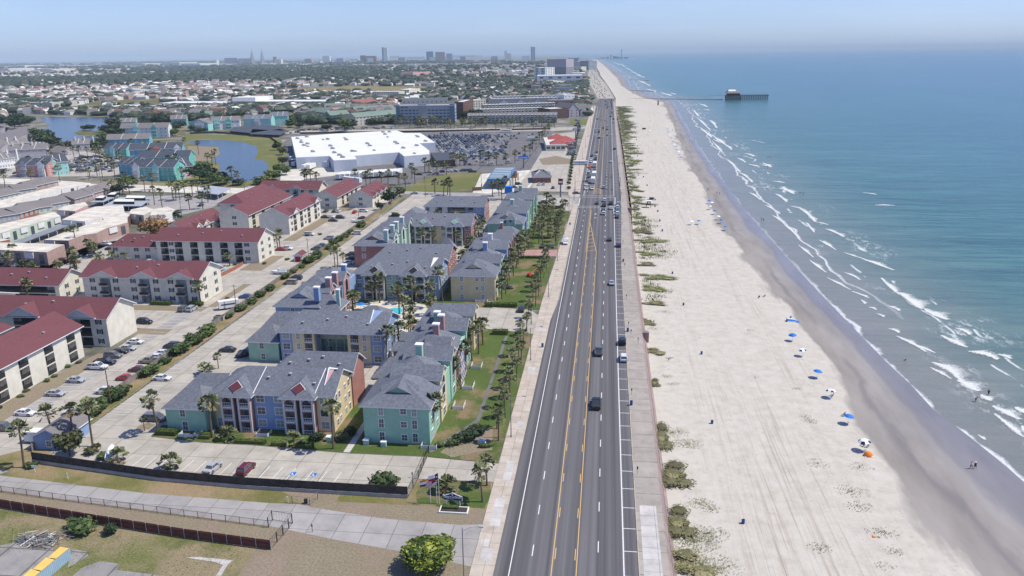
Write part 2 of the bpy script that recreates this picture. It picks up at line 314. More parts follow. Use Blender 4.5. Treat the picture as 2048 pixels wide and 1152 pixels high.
dry=ramp(t,f1,[(.28,(.41,.378,.325)),(.5,(.49,.462,.405)),(.72,(.54,.518,.465))])
dry=mixc(t,mr(t,f2,.35,.7,0,.25),dry,(.43,.39,.36))
near=mth(t,'MULTIPLY',mr(t,U,.12,.3),mr(t,U,.95,.7)); trk=mth(t,'MULTIPLY',mr(t,tr,.50,.68),near); trk=mth(t,'MULTIPLY',trk,mr(t,trm,.36,.56,.2,1))
dry=mixc(t,trk,dry,(.30,.25,.205)); dry=mixc(t,mth(t,'MULTIPLY',mr(t,pit,.64,.70),mr(t,trm,.5,.6,.45,.1)),dry,(.30,.27,.24))
damp=ramp(t,wob2,[(.3,(.21,.193,.18)),(.5,(.26,.24,.222)),(.7,(.31,.287,.265))])
wet=ramp(t,wob2,[(.3,(.17,.16,.16)),(.7,(.23,.213,.21))])
col=mixc(t,mr(t,Ud,.955,1.035),dry,damp); wf=mr(t,Ud,1.66,1.73); col=mixc(t,wf,col,wet)
wf2=mth(t,'MULTIPLY',mr(t,Ud,1.22,1.3),mr(t,Ud,1.42,1.34)); col=mixc(t,mth(t,'MULTIPLY',wf2,mr(t,wob,.45,.55,0,.7)),col,(.165,.152,.16))
t.links.new(col,b.inputs['Base Color']); t.links.new(mr(t,Ud,1.2,1.9,.95,.22),b.inputs['Roughness'])
t.links.new(mr(t,Ud,.9,1.8,.05,.5),b.inputs['Specular IOR Level']); bump(t,b,mth(t,'ADD',tr,f2),.22,.12)
uvmesh('beach_sand',bm_v,bm_f,uvs,'sand_beach')
sv_,sf_,su_=[],[],[]
ds=[-14,0,6,14,25,40,60,90,140,220,400,800,2000,6000,20000,60000]
line=[w_ for a_,d_,w_ in strip]
line+=[(line[-1][0]+150,line[-1][1]+4000),(line[-1][0]-3000,line[-1][1]+22000),(line[-1][0]-3000,85000)]
def yint(i):
    return 1
for (x,y) in line:
    for d in ds:sv_.append((x+d,y,-4.5+(.0 if d>-5 else .02))); su_.append((d/100,y/100))
n=len(ds)
for i in range(len(line)-1):
    for j in range(n-1):sf_.append((i*n+j,i*n+j+1,(i+1)*n+j+1,(i+1)*n+j))
m,t,b=nodes('sea'); M['sea']=m
uvn=t.nodes.new('ShaderNodeUVMap'); sx=t.nodes.new('ShaderNodeSeparateXYZ'); t.links.new(uvn.outputs[0],sx.inputs[0]); D=mth(t,'MULTIPLY',sx.outputs[0],100)
w1=noise(t,pos(t,(.14,.75,1),(0,0,.28)),.30,6,.6); w2=noise(t,pos(t,(1,.4,1),(0,0,.2)),.05,5,.6); w3=noise(t,pos(t,(1,.5,1)),1.6,4,.7); w4=noise(t,pos(t,(1,.25,1),(0,0,.1)),.012,4,.55)
Dn=mth(t,'ADD',D,mth(t,'MULTIPLY',mth(t,'SUBTRACT',w2,.5),26))
lg=mth(t,'LOGARITHM',mth(t,'MAXIMUM',Dn,1),10)
col=ramp(t,mth(t,'DIVIDE',lg,4.3),[(.0,(.215,.21,.20)),(.27,(.20,.21,.19)),(.36,(.145,.195,.17)),(.46,(.050,.160,.155)),(.60,(.018,.130,.162)),(.85,(.010,.102,.175))])
dp=mr(t,Dn,12,75,.25,1); w5=noise(t,pos(t,(.12,1,1),(0,0,.28)),.05,4,.6); w6=noise(t,pos(t,(1,.3,1)),.004,4,.6)
col=mixc(t,mth(t,'MULTIPLY',mr(t,w1,.38,.64),dp),col,mixc(t,1.,col,(.50,.62,.68),'MULTIPLY')); col=mixc(t,mth(t,'MULTIPLY',mr(t,w5,.42,.62,0,.8),dp),col,mixc(t,1.,col,(.62,.74,.78),'MULTIPLY')); col=mixc(t,mth(t,'MULTIPLY',mr(t,w6,.45,.6,0,.18),dp),col,(.04,.17,.17))
dl=mth(t,'ADD',D,mth(t,'MULTIPLY',mth(t,'SUBTRACT',noise(t,pos(t,(1,.6,1)),.09,5,.6),.5),9))
sw=mth(t,'MULTIPLY',mr(t,dl,-1.4,-.5),mr(t,dl,1.1,.2)); sw=mth(t,'MULTIPLY',sw,mr(t,w3,.3,.5,.25,.9))
fl=noise(t,pos(t,(.8,.35,1),(0,0,.2)),.55,6,.75); zone=mth(t,'MULTIPLY',mr(t,Dn,10,20),mr(t,Dn,52,36)); patch=noise(t,pos(t,(.8,.3,1),(0,0,.25)),.06,3,.5)
lace=mth(t,'MULTIPLY',mr(t,fl,.52,.575),mth(t,'MULTIPLY',zone,mr(t,patch,.54,.66)))
gate=noise(t,pos(t,(1,.5,1)),.11,3,.5); syz=t.nodes.new('ShaderNodeSeparateXYZ'); t.links.new(pos(t),syz.inputs[0])
dl2=mth(t,'ADD',D,mth(t,'MULTIPLY',mth(t,'SUBTRACT',noise(t,pos(t,(1,.6,1)),.025,3,.5),.5),26))
for d0,wd_,g0_,far_ in ((15,.5,.36,1),(24,.5,.55,0),(33,.6,.57,0)):
    ln_=mth(t,'MULTIPLY',mth(t,'MULTIPLY',mr(t,dl2,d0-wd_,d0-wd_*.3),mr(t,dl2,d0+wd_*2.2,d0+wd_*.3)),mth(t,'MULTIPLY',mr(t,gate,g0_,g0_+.04),mr(t,w3,.35,.5,.4,.95)))
    sw=mth(t,'MAXIMUM',mth(t,'MULTIPLY',sw,mr(t,syz.outputs[1],250,330,1,.35)) if far_ else sw,mth(t,'MULTIPLY',ln_,mr(t,syz.outputs[1],240,320)) if far_ else ln_)
foam=mth(t,'MAXIMUM',sw,mth(t,'MULTIPLY',lace,.8)); col=mixc(t,foam,col,(.62,.65,.67))
t.links.new(col,b.inputs['Base Color']); t.links.new(mr(t,foam,0,1,.22,.9),b.inputs['Roughness']); b.inputs['Specular IOR Level'].default_value=.22
hh=mth(t,'ADD',mth(t,'MULTIPLY',w1,1.0),mth(t,'MULTIPLY',w3,.12)); bump(t,b,hh,.7,1.3)
uvmesh('sea',sv_,sf_,su_,'sea')
m,t,b=nodes('foam'); M['foam']=m
uvn=t.nodes.new('ShaderNodeUVMap'); sx=t.nodes.new('ShaderNodeSeparateXYZ'); t.links.new(uvn.outputs[0],sx.inputs[0])
fn=noise(t,pos(t,(1,.6,1)),1.9,6,.85); vv=mth(t,'MAXIMUM',mth(t,'SUBTRACT',.35,sx.outputs[1]),mth(t,'MULTIPLY',mth(t,'SUBTRACT',sx.outputs[1],.35),.30))
al=mr(t,mth(t,'SUBTRACT',mth(t,'ADD',fn,.26),vv),.40,.68)
tb=t.nodes.new('ShaderNodeBsdfTransparent'); ms=t.nodes.new('ShaderNodeMixShader'); b.inputs['Base Color'].default_value=(.62,.64,.64,1); b.inputs['Roughness'].default_value=.9
t.links.new(al,ms.inputs[0]); t.links.new(tb.outputs[0],ms.inputs[1]); t.links.new(b.outputs[0],ms.inputs[2]); t.links.new(ms.outputs[0],t.nodes['Material Output'].inputs[0])
crests=[((1792,586),(1850,618),4.2),((1850,618),(1890,640),4),((1760,556),(1800,590),1.8),((1720,515),(1785,541),2.2),((1688,505),(1722,517),1.2),((1650,458),(1690,474),2.2),((1600,418),(1632,444),2.2),((1632,444),(1656,450),1.4),((1560,374),(1590,388),3),
          ((1520,330),(1545,334),3),((1489,307),(1508,313),3),((1525,326),(1542,333),3),((1420,240),(1432,256),3),((1424,270),(1455,293),3),((1455,290),(1462,300),2),((1400,258),(1425,275),3),((1427,278),(1440,286),2),((1475,316),(1490,325),2),((1497,328),(1519,334),2.5),
          ((1545,362),(1568,366),2.5),((1560,376),(1582,385),3),((1550,388),(1575,404),2),((1582,412),(1610,420),1.6),((1750,410),(1790,411),2),((1725,385),(1755,389),1.4),((1500,280),(1530,286),1),
          ((1870,725),(1915,757),3.6),((1915,757),(1955,783),4),((1862,735),(1900,758),1.2),((1940,702),(1995,720),3.4),((1998,708),(2020,718),1.8),((1912,656),(1940,670),2),((1880,672),(1935,695),2.6),((1795,672),(1850,704),1.6),((1822,686),(1870,706),1.2),((1778,657),(1798,666),1.6),((1738,614),(1752,620),1.2),((1752,628),(1770,634),1.2),((1720,600),(1732,608),1.1),((1702,583),(1740,596),1.2),((1775,612),(1800,622),1.6),
          ((1960,790),(1982,802),2.4),((1988,812),(2034,840),2.6),((1985,828),(2050,875),1.6),((2030,815),(2060,830),3),((1955,870),(1972,880),.8),((2040,852),(2060,870),2),((1655,555),(1700,580),1.2),((1620,520),(1650,545),1.4),((1690,545),(1720,560),1.4),((1598,490),(1625,515),1.2),((1570,450),(1600,480),1.4),
          ((1545,430),(1570,450),1.2),((1530,410),(1560,428),1.4),((1640,480),(1670,500),1.4),((1610,445),(1630,465),1.2),((1500,385),(1520,400),1.6),((1480,345),(1505,365),1.8),((1455,320),(1480,345),1.6),((1425,282),(1450,312),1.6),((1395,235),(1420,262),2.2),((1385,220),(1398,233),2.6),((1400,208),(1413,214),4),((1408,218),(1418,221),3),
          ((1320,185),(1345,192),5),((1290,178),(1312,184),5),((1275,160),(1300,172),5),((1262,143),(1282,152),5),((1270,150),(1290,155),5),((1250,135),(1266,143),5),((1238,127),(1252,134),6),((1226,124),(1240,130),6),((1340,186),(1352,189),4),((1303,180),(1312,182),4)]
fv,ff,fu=[],[],[]
for (p,q,wd) in crests:
    A,B=Vector(gp(*p,-4.5)),Vector(gp(*q,-4.5)); d=B-A; Ln=d.length; d.normalize(); nn=Vector((d.y,-d.x)); nn=nn if nn.x>0 else-nn
    k=max(4,int(Ln/2.5)); ph=rr.random()*6; base=len(fv)
    for i in range(k+1):
        s_=i/k; env=math.sin(math.pi*(.08+.84*s_))** .6*(1+.25*math.sin(s_*9+ph)); c=A+d*Ln*s_+nn*(.5*wd*.5*math.sin(s_*4+ph))
        for v_,hz in ((0,.0),(.3,.3),(.8,.16),(2.1,.02)):
            q_=c+nn*wd*1.15*env*(v_-.3); fv.append((q_.x,q_.y,-4.46+hz*min(1,wd/3)*env)); fu.append((s_*Ln/5,v_*(2-env) if env<1 else v_))
    for i in range(k):
        for j in range(3):ff.append((base+i*4+j,base+i*4+j+1,base+(i+1)*4+j+1,base+(i+1)*4+j))
fo=uvmesh('breaking_waves',fv,ff,fu,'foam'); fo['kind']='stuff'; tag(fo,'white foam of small waves breaking along the beach','sea foam')
yw=lambda y:1.5 if y>1100 else 0
sheet('boulevard',[(-16.8,-60),(6.3,-60),(6.3,300),(7.8,400),(8.2,500),(8.2,900),(8.2,1250)]+P((1227,196.5),(1198,196.5))+[(-17.5,1000),(-15.3,480),(-14.6,440),(-14.6,380),(-14.8,250),(-16,230)],.02,'asphalt')
sheet('far_boulevard',P((1196,197),(1228,197),(1217,179),(1205,161),(1197,152),(1194,143),(1188,131),(1182,121),(1174,121),(1176,129),(1178,140),(1176,150),(1175,160),(1185,178)),.03,'lot_concrete')
for nm,poly,mat in (('west_sidewalk',[(-20.0,-60),(-16.8,-60),(-16.1,230),(-14.8,252),(-14.6,380),(-14.6,424),(-17.2,424),(-20.2,250)],'sidewalk'),
                      ('north_sidewalk',[(-14.6,446),(-15.3,480),(-17.5,1000),(-18,1240),(-24,1240),(-23,480),(-21,446)],'sidewalk'),
                      ('promenade',[(6.3,-60),(11,-60),(11,600),(10.5,1000),(10.5,1340),(8.2,1340),(8.2,900),(8.2,500),(7.8,400),(6.3,300)],'promenade'),
                      ('far_promenade',P((1227,197),(1230,197),(1220,180),(1209,163),(1206,163),(1217,180)),'promenade')):
    sheet(nm,poly,.14,mat,thick=.16,kerb='kerb')
sheet('promenade_repair',rect(7.1,60,10.0,128),.146,'new_slab')
for i,(a0,a1,b0,b1) in enumerate(((-19.2,109,-17.2,112.4),(-18.9,119,-17.1,128),(-18.6,134,-17,142),(-19.6,113,-18.2,115),(-18.4,156,-17,160),(-19.3,187,-17.2,192),(-18.9,220,-16.8,222))):
    sheet('pavement_patch',rect(a0,a1,b0,b1),.146,'new_slab')
bb=MB(); ys=[(-60,11),(600,11),(1000,10.5),(1300,10.5)]; pts=ys+[(p[1],p[0]) for p in P(*far_coast)]
prof=[(0,.139),(.25,.0),(.45,-.9),(.9,-1.9),(1.9,-3.3)]
for i in range(len(pts)-1):
    for j in range(4):
        (y0,x0),(y1,x1)=pts[i],pts[i+1]; (a0,z0),(a1,z1)=prof[j],prof[j+1]
        bb.face([(x0+a0,y0,z0),(x0+a1,y0,z1),(x1+a1,y1,z1),(x1+a0,y1,z0)],'seawall_face')
o=bb.build('seawall'); o['kind']='structure'
for i,(yy,w_) in enumerate(((227,3),(421,4),(1010,4))):
    bb=MB((11,yy,0))
    for k in range(10):bb.box(11+.1,yy-6+k*1.05,-3.3,13.2,yy-6+(k+1)*1.05,.05-k*.33,'seawall_face')
    o=bb.build('beach_stairs'); tag(o,['concrete stairs from promenade to sand beside the leaning dune bush','concrete stairs from promenade to sand opposite the lifeguard hut','far concrete stairs from promenade to sand near the small beach hut'][i],'stairs','stairs down the seawall')
sheet('kerb_paint',[(6.3,-60),(6.45,-60),(6.45,300),(6.3,300)],.147,'kerb')
mk=MB(); wt,yl='line_white','line_yellow'; zt=.028
def ln(x0,y0,x1,y1,wd,mat):
    d=Vector((x1-x0,y1-y0)); d.normalize(); n_=Vector((-d.y,d.x))*wd/2
    mk.face([(x0+n_.x,y0+n_.y,zt),(x0-n_.x,y0-n_.y,zt),(x1-n_.x,y1-n_.y,zt),(x1+n_.x,y1+n_.y,zt)],mat)
XL,XD1,XY1,XY2,XD2,XR=-13.95,-10.75,-7.35,-3.45,-.1,4.0
segs=[(60,240),(240,416)]
for a_,b_ in segs:ln(XL,a_,XL,b_,.16,wt); ln(XR,a_,XR+(.3 if b_>300 else 0),b_,.2,wt)
ln(XR+.4,452,XR+.8,1230,.22,wt); ln(-13.4,500,-14.8,1230,.25,wt); ln(-12.6,452,-12.6,478,.18,wt); ln(-12.8,478,-13.6,500,.18,wt)
for k in range(100):
    y=62.5+k*12.19
    if y>1220:break
    if 410<y<455:continue
    wd=.14+y*.0002
    ln(XD1,y,XD1-(0 if y<500 else .4),y+3.1,wd,wt); ln(XD2+(0 if y<450 else .4),y+2,XD2+(0 if y<450 else .4),y+5.1,wd,wt)
for (x,s_) in ((XY1,1),(XY2,-1)):
    ln(x,60,x,318,.14,yl)
    for k in range(22):
        y=62+k*12.19
        if y<312:ln(x+s_*.34,y,x+s_*.34,y+3.1,.14,yl)
ln(XY1,318,XY1,414,.14,yl); ln(XY1-.35,318,XY1-.35,414,.14,yl); ln(XY2,318,XY2-1.1,333,.2,yl); ln(XY2-1.1,333,XY1+.1,376,.2,yl)
for k,y in enumerate((319,326,333,340,347.5,355)):
    xr=XY2-max(0,(y+3-333))*.0645-(0 if y+3<318 else min(1.1,(y+3-318)*.073)); ln(XY1,y,max(xr,XY1+.4),y+2.5,.3,yl)
for x in (XY1+.3,XY2+.3):ln(x,456,x,1210,.2,yl)
for k in range(4):ln(XY1+.3,459+k*5,XY2+.3,462+k*5,.45,yl)
for x in (XL,XY1,XY2+.6,XD2,XR):ln(x,414,x,402 if x>-5 else 408,.14,wt)
for (x0,y0,x1,y1) in ((-14.4,414.5,4.2,414.5),(-14.2,418.6,5.5,418.6),(-14.0,446,5,446),(-14.2,451,4.6,451),(4.8,418.6,5,446),(-14.4,420,-14.4,444)):ln(x0,y0,x1,y1,.35,wt)
ln(-5.6,397,-4.4,397,.6,wt); ln(-5.6,388,-4.4,388,.8,wt); ln(-5.0,396,-5.0,400,.25,wt)
k=0
for a_,b_ in ((60,398),(470,1180)):
    y=a_+1.6
    while y<b_:ln(XR+.1,y,6.25 if y<330 else 7.7,y,.14+y*.0002,wt); y+=6.55
ln(XL,790,XR,790,.5,wt); ln(XL,783,XR,783,.5,wt)
ln(XY2+.3,800,XY1+.3,812,.4,yl); ln(XY1+.3,826,XY2+.3,838,.4,yl)
o=mk.build('road_markings'); o['kind']='structure'
sheet('side_street',[(-20,127.2),(-42,127.4),(-60,127.2),(-117,128.8),(-124,133),(-136,135),(-150,135),(-150,119),(-118,122.6),(-98,120),(-57,115.4),(-44,112.5),(-30,110),(-20,107.5),(-16.85,104),(-16.85,131)],.012,'street_concrete')
sheet('rough_lot',[(-220,60),(-56.4,60),(-56.4,109),(-110,116),(-220,122)],-.004,'rough_grass')
sheet('dry_verge',[(-56.4,40),(-20.0,40),(-20.0,107.5),(-30,110),(-44,112.5),(-57,115.4),(-56.4,109)],.0,'dry_grass')
sheet('fence_verge',[(-220,122),(-110,116),(-54,109),(-57,115.4),(-98,120),(-118,122.6),(-150,119),(-220,125)],.002,'dry_grass')
sheet('street_verge',[(-118,127.2),(-85,123.6),(-60,122.5),(-42,123),(-20,124),(-20.3,133.5),(-35,133.5),(-35.2,127.9),(-114,133.2)],.013,'verge')
sheet('corner_verge',[(-48,124.2),(-20.3,124.2),(-18.6,122),(-20,119.5),(-24,118.9),(-38,119.6),(-52,121.9),(-60,127.1),(-48,127.5)],.016,'dry_grass')
sheet('sign_lawn',[(-34.0,127.9),(-33.9,133.6),(-20.8,133.4),(-19.9,129),(-20.6,124.4),(-33,125.0)],.022,'lawn')
sheet('gate_driveway',[(-35.0,142.1),(-34.9,133.5),(-20.6,133.8),(-16.9,132),(-16.9,143),(-20.4,140.8)],.03,'lot_concrete')
sheet('apartment_lot',[(-114.5,133.0),(-85,128.6),(-66,127.4),(-35.0,126.9),(-34.9,142.3),(-36,410),(-60,436),(-112,452),(-113,150)],.008,'lot_concrete')
sheet('front_lawn',[(-96.5,145.6),(-88,144.4),(-81,143.8),(-73.3,143.8),(-57.4,142.6),(-50.8,142.2),(-35.4,142.2),(-34.8,150),(-50,150),(-50,166),(-56.5,166),(-84,151),(-97,151)],.14,'lawn',thick=.13,kerb='kerb')
sheet('garden_walk',rect(-52.6,142.4,-51.2,160),.146,'new_slab')
sheet('east_lawn',[(-34.9,142.3),(-20.4,141),(-20.0,218),(-23.4,218),(-36,221),(-36,150)],.05,'lawn')
sheet('lawn_path',[(-35.2,144.5),(-34.4,144.1),(-26.9,159.4),(-27.3,215),(-28.1,215),(-27.7,160.2)],.056,'lot_asphalt')
sheet('gate_bed',P((940,857),(985,855),(985,900),(950,905),(905,915),(880,905),(900,890)),.058,'dry_grass')
sheet('visitor_lot',[(-36,221),(-23.4,218.4),(-16.4,216),(-16.2,228),(-23.3,239.7),(-35.5,241.4)],.06,'lot_concrete')
sheet('hedge_lawn',[(-50,241.5),(-20.2,240),(-20.0,306),(-36,306),(-36,247),(-50,247)],.05,'lawn')
sheet('paver_court',[(-37,306.5),(-20.2,309.5),(-16.2,309),(-16.2,321),(-20,320.5),(-37,320)],.06,'pavers')
sheet('north_lawn',[(-37,320.5),(-20,321),(-18.2,404),(-33,413),(-36,405)],.05,'lawn')
sheet('courtyard_lawn',[(-57,206),(-50,206),(-50,300),(-52,330),(-57,330),(-57,246),(-81,246),(-81,206)],.05,'lawn')
sheet('pool_deck',P((700,612),(790,598),(850,610),(872,640),(830,668),(745,668),(700,640)),.058,'white_conc')
sheet('swimming_pool',P((763.5,621),(786,616.5),(801.7,615.6),(805,622.5),(797,632),(779,632),(770.5,626)),.07,'pool_water')
sheet('back_lane',P((700,757),(724,738),(800,742),(782,780),(760,800),(722,790)),.148,'lot_concrete')
sheet('cross_street',[(-190,462),(-115,462),(-60,455),(-14.6,449),(-14.6,421),(-60,440),(-118,452),(-190,450)],.016,'street_concrete')
sheet('corner_lot',[(-36,444),(-18,441),(-16,424),(-18.2,404.4),(-33.5,413)],.03,'lot_concrete')
sheet('hedge_bed',[(-117.6,140),(-113.4,140),(-114,260),(-113,330),(-115,440),(-118,440)],.10,'verge',thick=.09,kerb='kerb')
sheet('palm_island',[(-101.6,148.2),(-101.9,150),(-100.9,152),(-98.5,151),(-98.8,149)],.13,'dry_grass',thick=.12,kerb='kerb')
sheet('residents_lot',[(-150,135),(-124,133),(-118.2,137),(-118.2,452),(-128,452),(-134,400),(-200,400),(-220,280),(-220,213),(-137,213),(-134.5,150),(-150,140)],.006,'lot_concrete')
sheet('lot_patch',rect(-130,150,-134.2,235),.014,'street_concrete')
for nm,poly in (('lot_verge',[(-150,140),(-134.6,149),(-134.6,192),(-139,192),(-142,157),(-170,120)]),('lot_verge',rect(-139,208,-128.6,213)),('lot_verge',rect(-178,230,-128.5,235)),('lot_verge',rect(-128.8,235,-126,262)),
                 ('lot_verge',rect(-139,280,-130,303)),('lot_verge',rect(-200,284,-178,291)),('lot_verge',rect(-142,330,-136,380)),('lot_verge',rect(-142,398,-136,440))):
    sheet(nm,poly,.03,'dry_grass')
sheet('west_street',P((-40,470),(40,472),(160,470),(330,432),(460,402),(520,380),(548,372),(500,372),(440,390),(300,420),(180,440),(120,462),(-40,458)),.010,'lot_concrete')
sheet('residents_street',P((-60,535),(90,540),(150,528),(200,505),(240,480),(270,470),(240,470),(130,515),(60,560),(-60,560)),.02,'street_concrete')
sheet('lake_street',P((-40,356),(60,358),(200,366),(330,372),(560,378),(700,384),(700,392),(560,388),(380,386),(200,380),(60,370),(-40,366)),.05,'white_conc')
sheet('street_grass',P((150,362),(330,366),(330,371),(150,367)),.08,'dry_grass')
mk=MB(); zt=.05
for k in range(34):y=150+k*2.75*1.0; ln(-113.2,y,-108.6,y-.1,.13,wt)
for k in range(20):y=262+k*2.75; ln(-112.6,y,-108.4,y,.13,wt)
for k in range(16):x=-101.5+k*2.75; ln(x,132.6-(x+101)*.055,x+.3,137.6-(x+101)*.055,.14,wt)
for k in range(3):x=-56.5+k*2.9; ln(x,129.8,x+.3,134.6,.14,wt)
for k in range(30):y=152+k*2.9; ln(-134.2,y,-129.2,y,.13,wt)
for k in range(24):y=150+k*2.9; ln(-122.8,y,-118.4,y,.13,wt)
for k in range(13):x=-174+k*2.9; ln(x,222,x,227,.13,wt)
for k in range(9):x=-128+k*2.9-8; ln(x,383,x,388,.13,wt)
for k in range(10):y=163+k*2.8; ln(-55.5,y+10,-50.8,y+10,.13,wt)
o=mk.build('stall_markings'); o['kind']='structure'
mk=MB(); mk.m('blue')
for k,x in enumerate((-60.2,-56.0)):
    mk.box(x,132.6,.04,x+1.0,133.8,.052,'blue_canopy'); mk.box(x+.25,132.8,.052,x+.6,133.0,.056,'white'); mk.box(x+.25,133.0,.052,x+.4,133.55,.056,'white'); mk.box(x+.55,132.7,.052,x+.8,132.85,.056,'white')
    zt=.045
    for j in range(4):ln(x-1.6+j*.9,129.4,x-1.1+j*.9,133.2,.10,'hotel_blue')
o=mk.build('accessible_stall_markings'); o['kind']='structure'
sheet('lake_bank',P((370,268),(480,270),(560,276),(578,310),(562,345),(545,368),(470,374),(300,374),(300,355),(360,320)),.02,'field_green')
sheet('pond',P((372,284),(400,280),(450,280.5),(487,285),(514,293),(516,305),(509,318),(530,322),(538,331),(531,348),(500,362),(474,366),(450,362),(437,345),(441,328),(420,320),(438,308),(437,293),(400,292)),.05,'lake')
sheet('lagoon',P((60,268),(100,252),(80,237),(100,233),(150,235),(218,234),(235,240),(210,250),(205,262),(222,272),(150,290),(110,282)),.05,'lake')
sheet('lagoon_shore',P((60,224),(150,214),(300,210),(560,208),(600,222),(560,236),(420,238),(300,250),(230,236),(150,231),(100,231)),.02,'marsh')
sheet('meadow',P((300,222),(420,217),(500,220),(470,232),(310,236)),.06,'field_green')
sheet('brown_field',P((300,220),(515,219),(500,227),(420,232),(320,230)),.07,'dry_grass')
sheet('cemetery',P((105,216),(200,201),(330,197),(330,212),(200,214),(120,222)),.06,'marsh')
sheet('north_field',P((560,178),(700,172),(950,174),(960,181),(800,186),(600,187)),.06,'verge')
sheet('store_lot',P((860,262),(1110,258),(1105,268),(1070,330),(1060,342),(960,350),(860,352),(820,366),(700,372),(600,368),(562,330),(556,292),(590,268)),.012,'lot_asphalt')
sheet('loading_yard',P((562,340),(660,334),(690,345),(665,352),(610,358),(575,372),(560,368)),.03,'white_conc')
sheet('corner_field',P((850,358),(900,346),(975,345),(955,378),(930,382),(800,382)),.02,'field_green')
sheet('station_lot',P((962,348),(1060,340),(1075,350),(1050,390),(945,386)),.03,'white_conc')
sheet('store_street',P((1060,342),(1105,268),(1118,268),(1085,345),(1055,372),(1046,388),(1020,392)),.04,'lot_concrete')
sheet('diner_lot',P((1118,268),(1155,262),(1148,330),(1140,384),(1060,382),(1085,345)),.03,'lot_concrete')
sheet('brown_bed',P((1078,318),(1112,312),(1150,320),(1140,328),(1085,330)),.06,'dry_grass')
sheet('hotel_street',P((560,262),(800,258),(1165,254),(1180,248),(1180,256),(1110,262),(800,264),(560,268)),.03,'lot_concrete')
sheet('hotel_lawn',P((1140,238),(1185,238),(1170,250),(1140,250)),.05,'field_green')
sheet('park_lawn',P((1152,196),(1180,196),(1172,208),(1150,208)),.05,'field_green')
sheet('storage_lot',P((0,296),(160,300),(250,320),(240,352),(0,354)),.01,'lot_concrete')
sheet('wooded_ground',P((300,238),(440,234),(600,222),(600,262),(480,268),(372,266),(330,300),(200,290),(205,262),(240,245)),.015,'scrub'); sheet('lagoon_island',P((146,266),(165,260),(190,262),(225,258),(225,272),(190,274),(160,272)),.075,'marsh'); sheet('townhouse_court',P((250,432),(285,393),(470,385),(425,415),(370,428),(300,442)),.011,'street_concrete'); sheet('corner_strip',[(-124,129.5),(-114,129),(-113.4,137),(-117.6,140),(-124,134)],.014,'verge')
sheet('sand_spit',P((375,292),(436,294),(440,308),(420,322),(380,322)),.06,'dry_grass')
for k,(a0,b0,c0) in enumerate((((0,186),(560,180),3),((600,190),(1180,176),3),((0,205),(110,203),4),((110,203),(410,180),3),((0,160),(1150,146),3),((560,214),(790,196),3),((400,192),(1080,178),2))):
    A,B=gp(*a0),gp(*b0); sheet('far_street',[A,B,(B[0],B[1]+c0*5),(A[0],A[1]+c0*5)],.09+k*.01,'lot_concrete')
# ================================================================== BUILDINGS
ROT=dict(S=0,E=math.pi/2,N=math.pi,W=-math.pi/2)
_wm={}
def winmesh(w,h,kind):
    k=(round(w,2),round(h,2),kind)
    if k in _wm:return _wm[k]
    b=MB(); g='blind' if kind=='blind' else 'glass'
    if kind=='shutter':
        b.box(-w/2,-.05,0,w/2,.02,h,'trim'); b.box(-w/2+.08,-.07,.08,w/2-.08,.0,h-.08,'glass'); b.box(-.03,-.085,.08,.03,0,h-.08,'trim')
        b.box(-w/2-.42,-.08,-.04,-w/2-.02,.0,h+.04,'dark'); b.box(w/2+.02,-.08,-.04,w/2+.42,.0,h+.04,'dark')
    elif kind=='arch':
        b.prism([(0,0),(1,0),(1,1),(0,1)],0,.01,'glass'); b.v.clear(); b.f.clear(); b.mi.clear()
        pts=[(-w/2,0)]+[(-w/2*math.cos(a),h-w/2+w/2*math.sin(a)) for a in [i*math.pi/8 for i in range(9)]]+[(w/2,0)]
        b.face([(x,-.1,z) for x,z in pts],'dark'); p2_=[(x*1.16,z*1.03 if z>0 else z) for x,z in pts]
        b.face([(x,-.06,z) for x,z in p2_],'trim')
    elif kind=='strip':
        b.box(-w/2,-.05,0,w/2,.02,h,'glass')
    else:
        b.box(-w/2-.15,-.09,-.15,w/2+.15,.02,h+.15,'trim'); b.box(-w/2,-.10,0,-.03,.0,h,g); b.box(.03,-.10,0,w/2,.0,h,g)
        b.box(-w/2,-.115,h*.5-.03,w/2,0,h*.5+.03,'trim')
    _wm[k]=b.mesh('window'); return _wm[k]
_bm={}
def balcmesh(w,d,kind):
    k=(round(w,2),round(d,2),kind)
    if k in _bm:return _bm[k]
    b=MB(); rm='rail'; b.box(-w/2,-.06,-.28,w/2,d,0,rm if kind !='dark' else 'redcream'); b.box(-w/2,.0,.95,w/2,.07,1.05,'rail' if kind=='white' else 'black_metal')
    n=max(3,int(w/.45))
    for i in range(n+1):
        x=-w/2+w*i/n; b.box(x-.03,.01,0,x+.03,.06,.98,'rail' if kind=='white' else 'black_metal')
    b.box(-w/2,.02,.05,w/2,.055,.45 if kind=='white' else .9,'blind' if kind=='white' else 'skirt')
    b.box(-w*.36,d-.08,.05,w*.36,d-.02,2.1,'glass'); b.box(-w*.40,d-.05,.0,w*.40,d-.01,2.2,'trim')
    _bm[k]=b.mesh('balcony'); return _bm[k]
_v=MB(); _v.box(-.22,-.22,0,.22,.22,.4,'steel'); _v.box(-.3,-.3,.4,.3,.3,.48,'hvac'); VENT=_v.mesh('roof_vent')
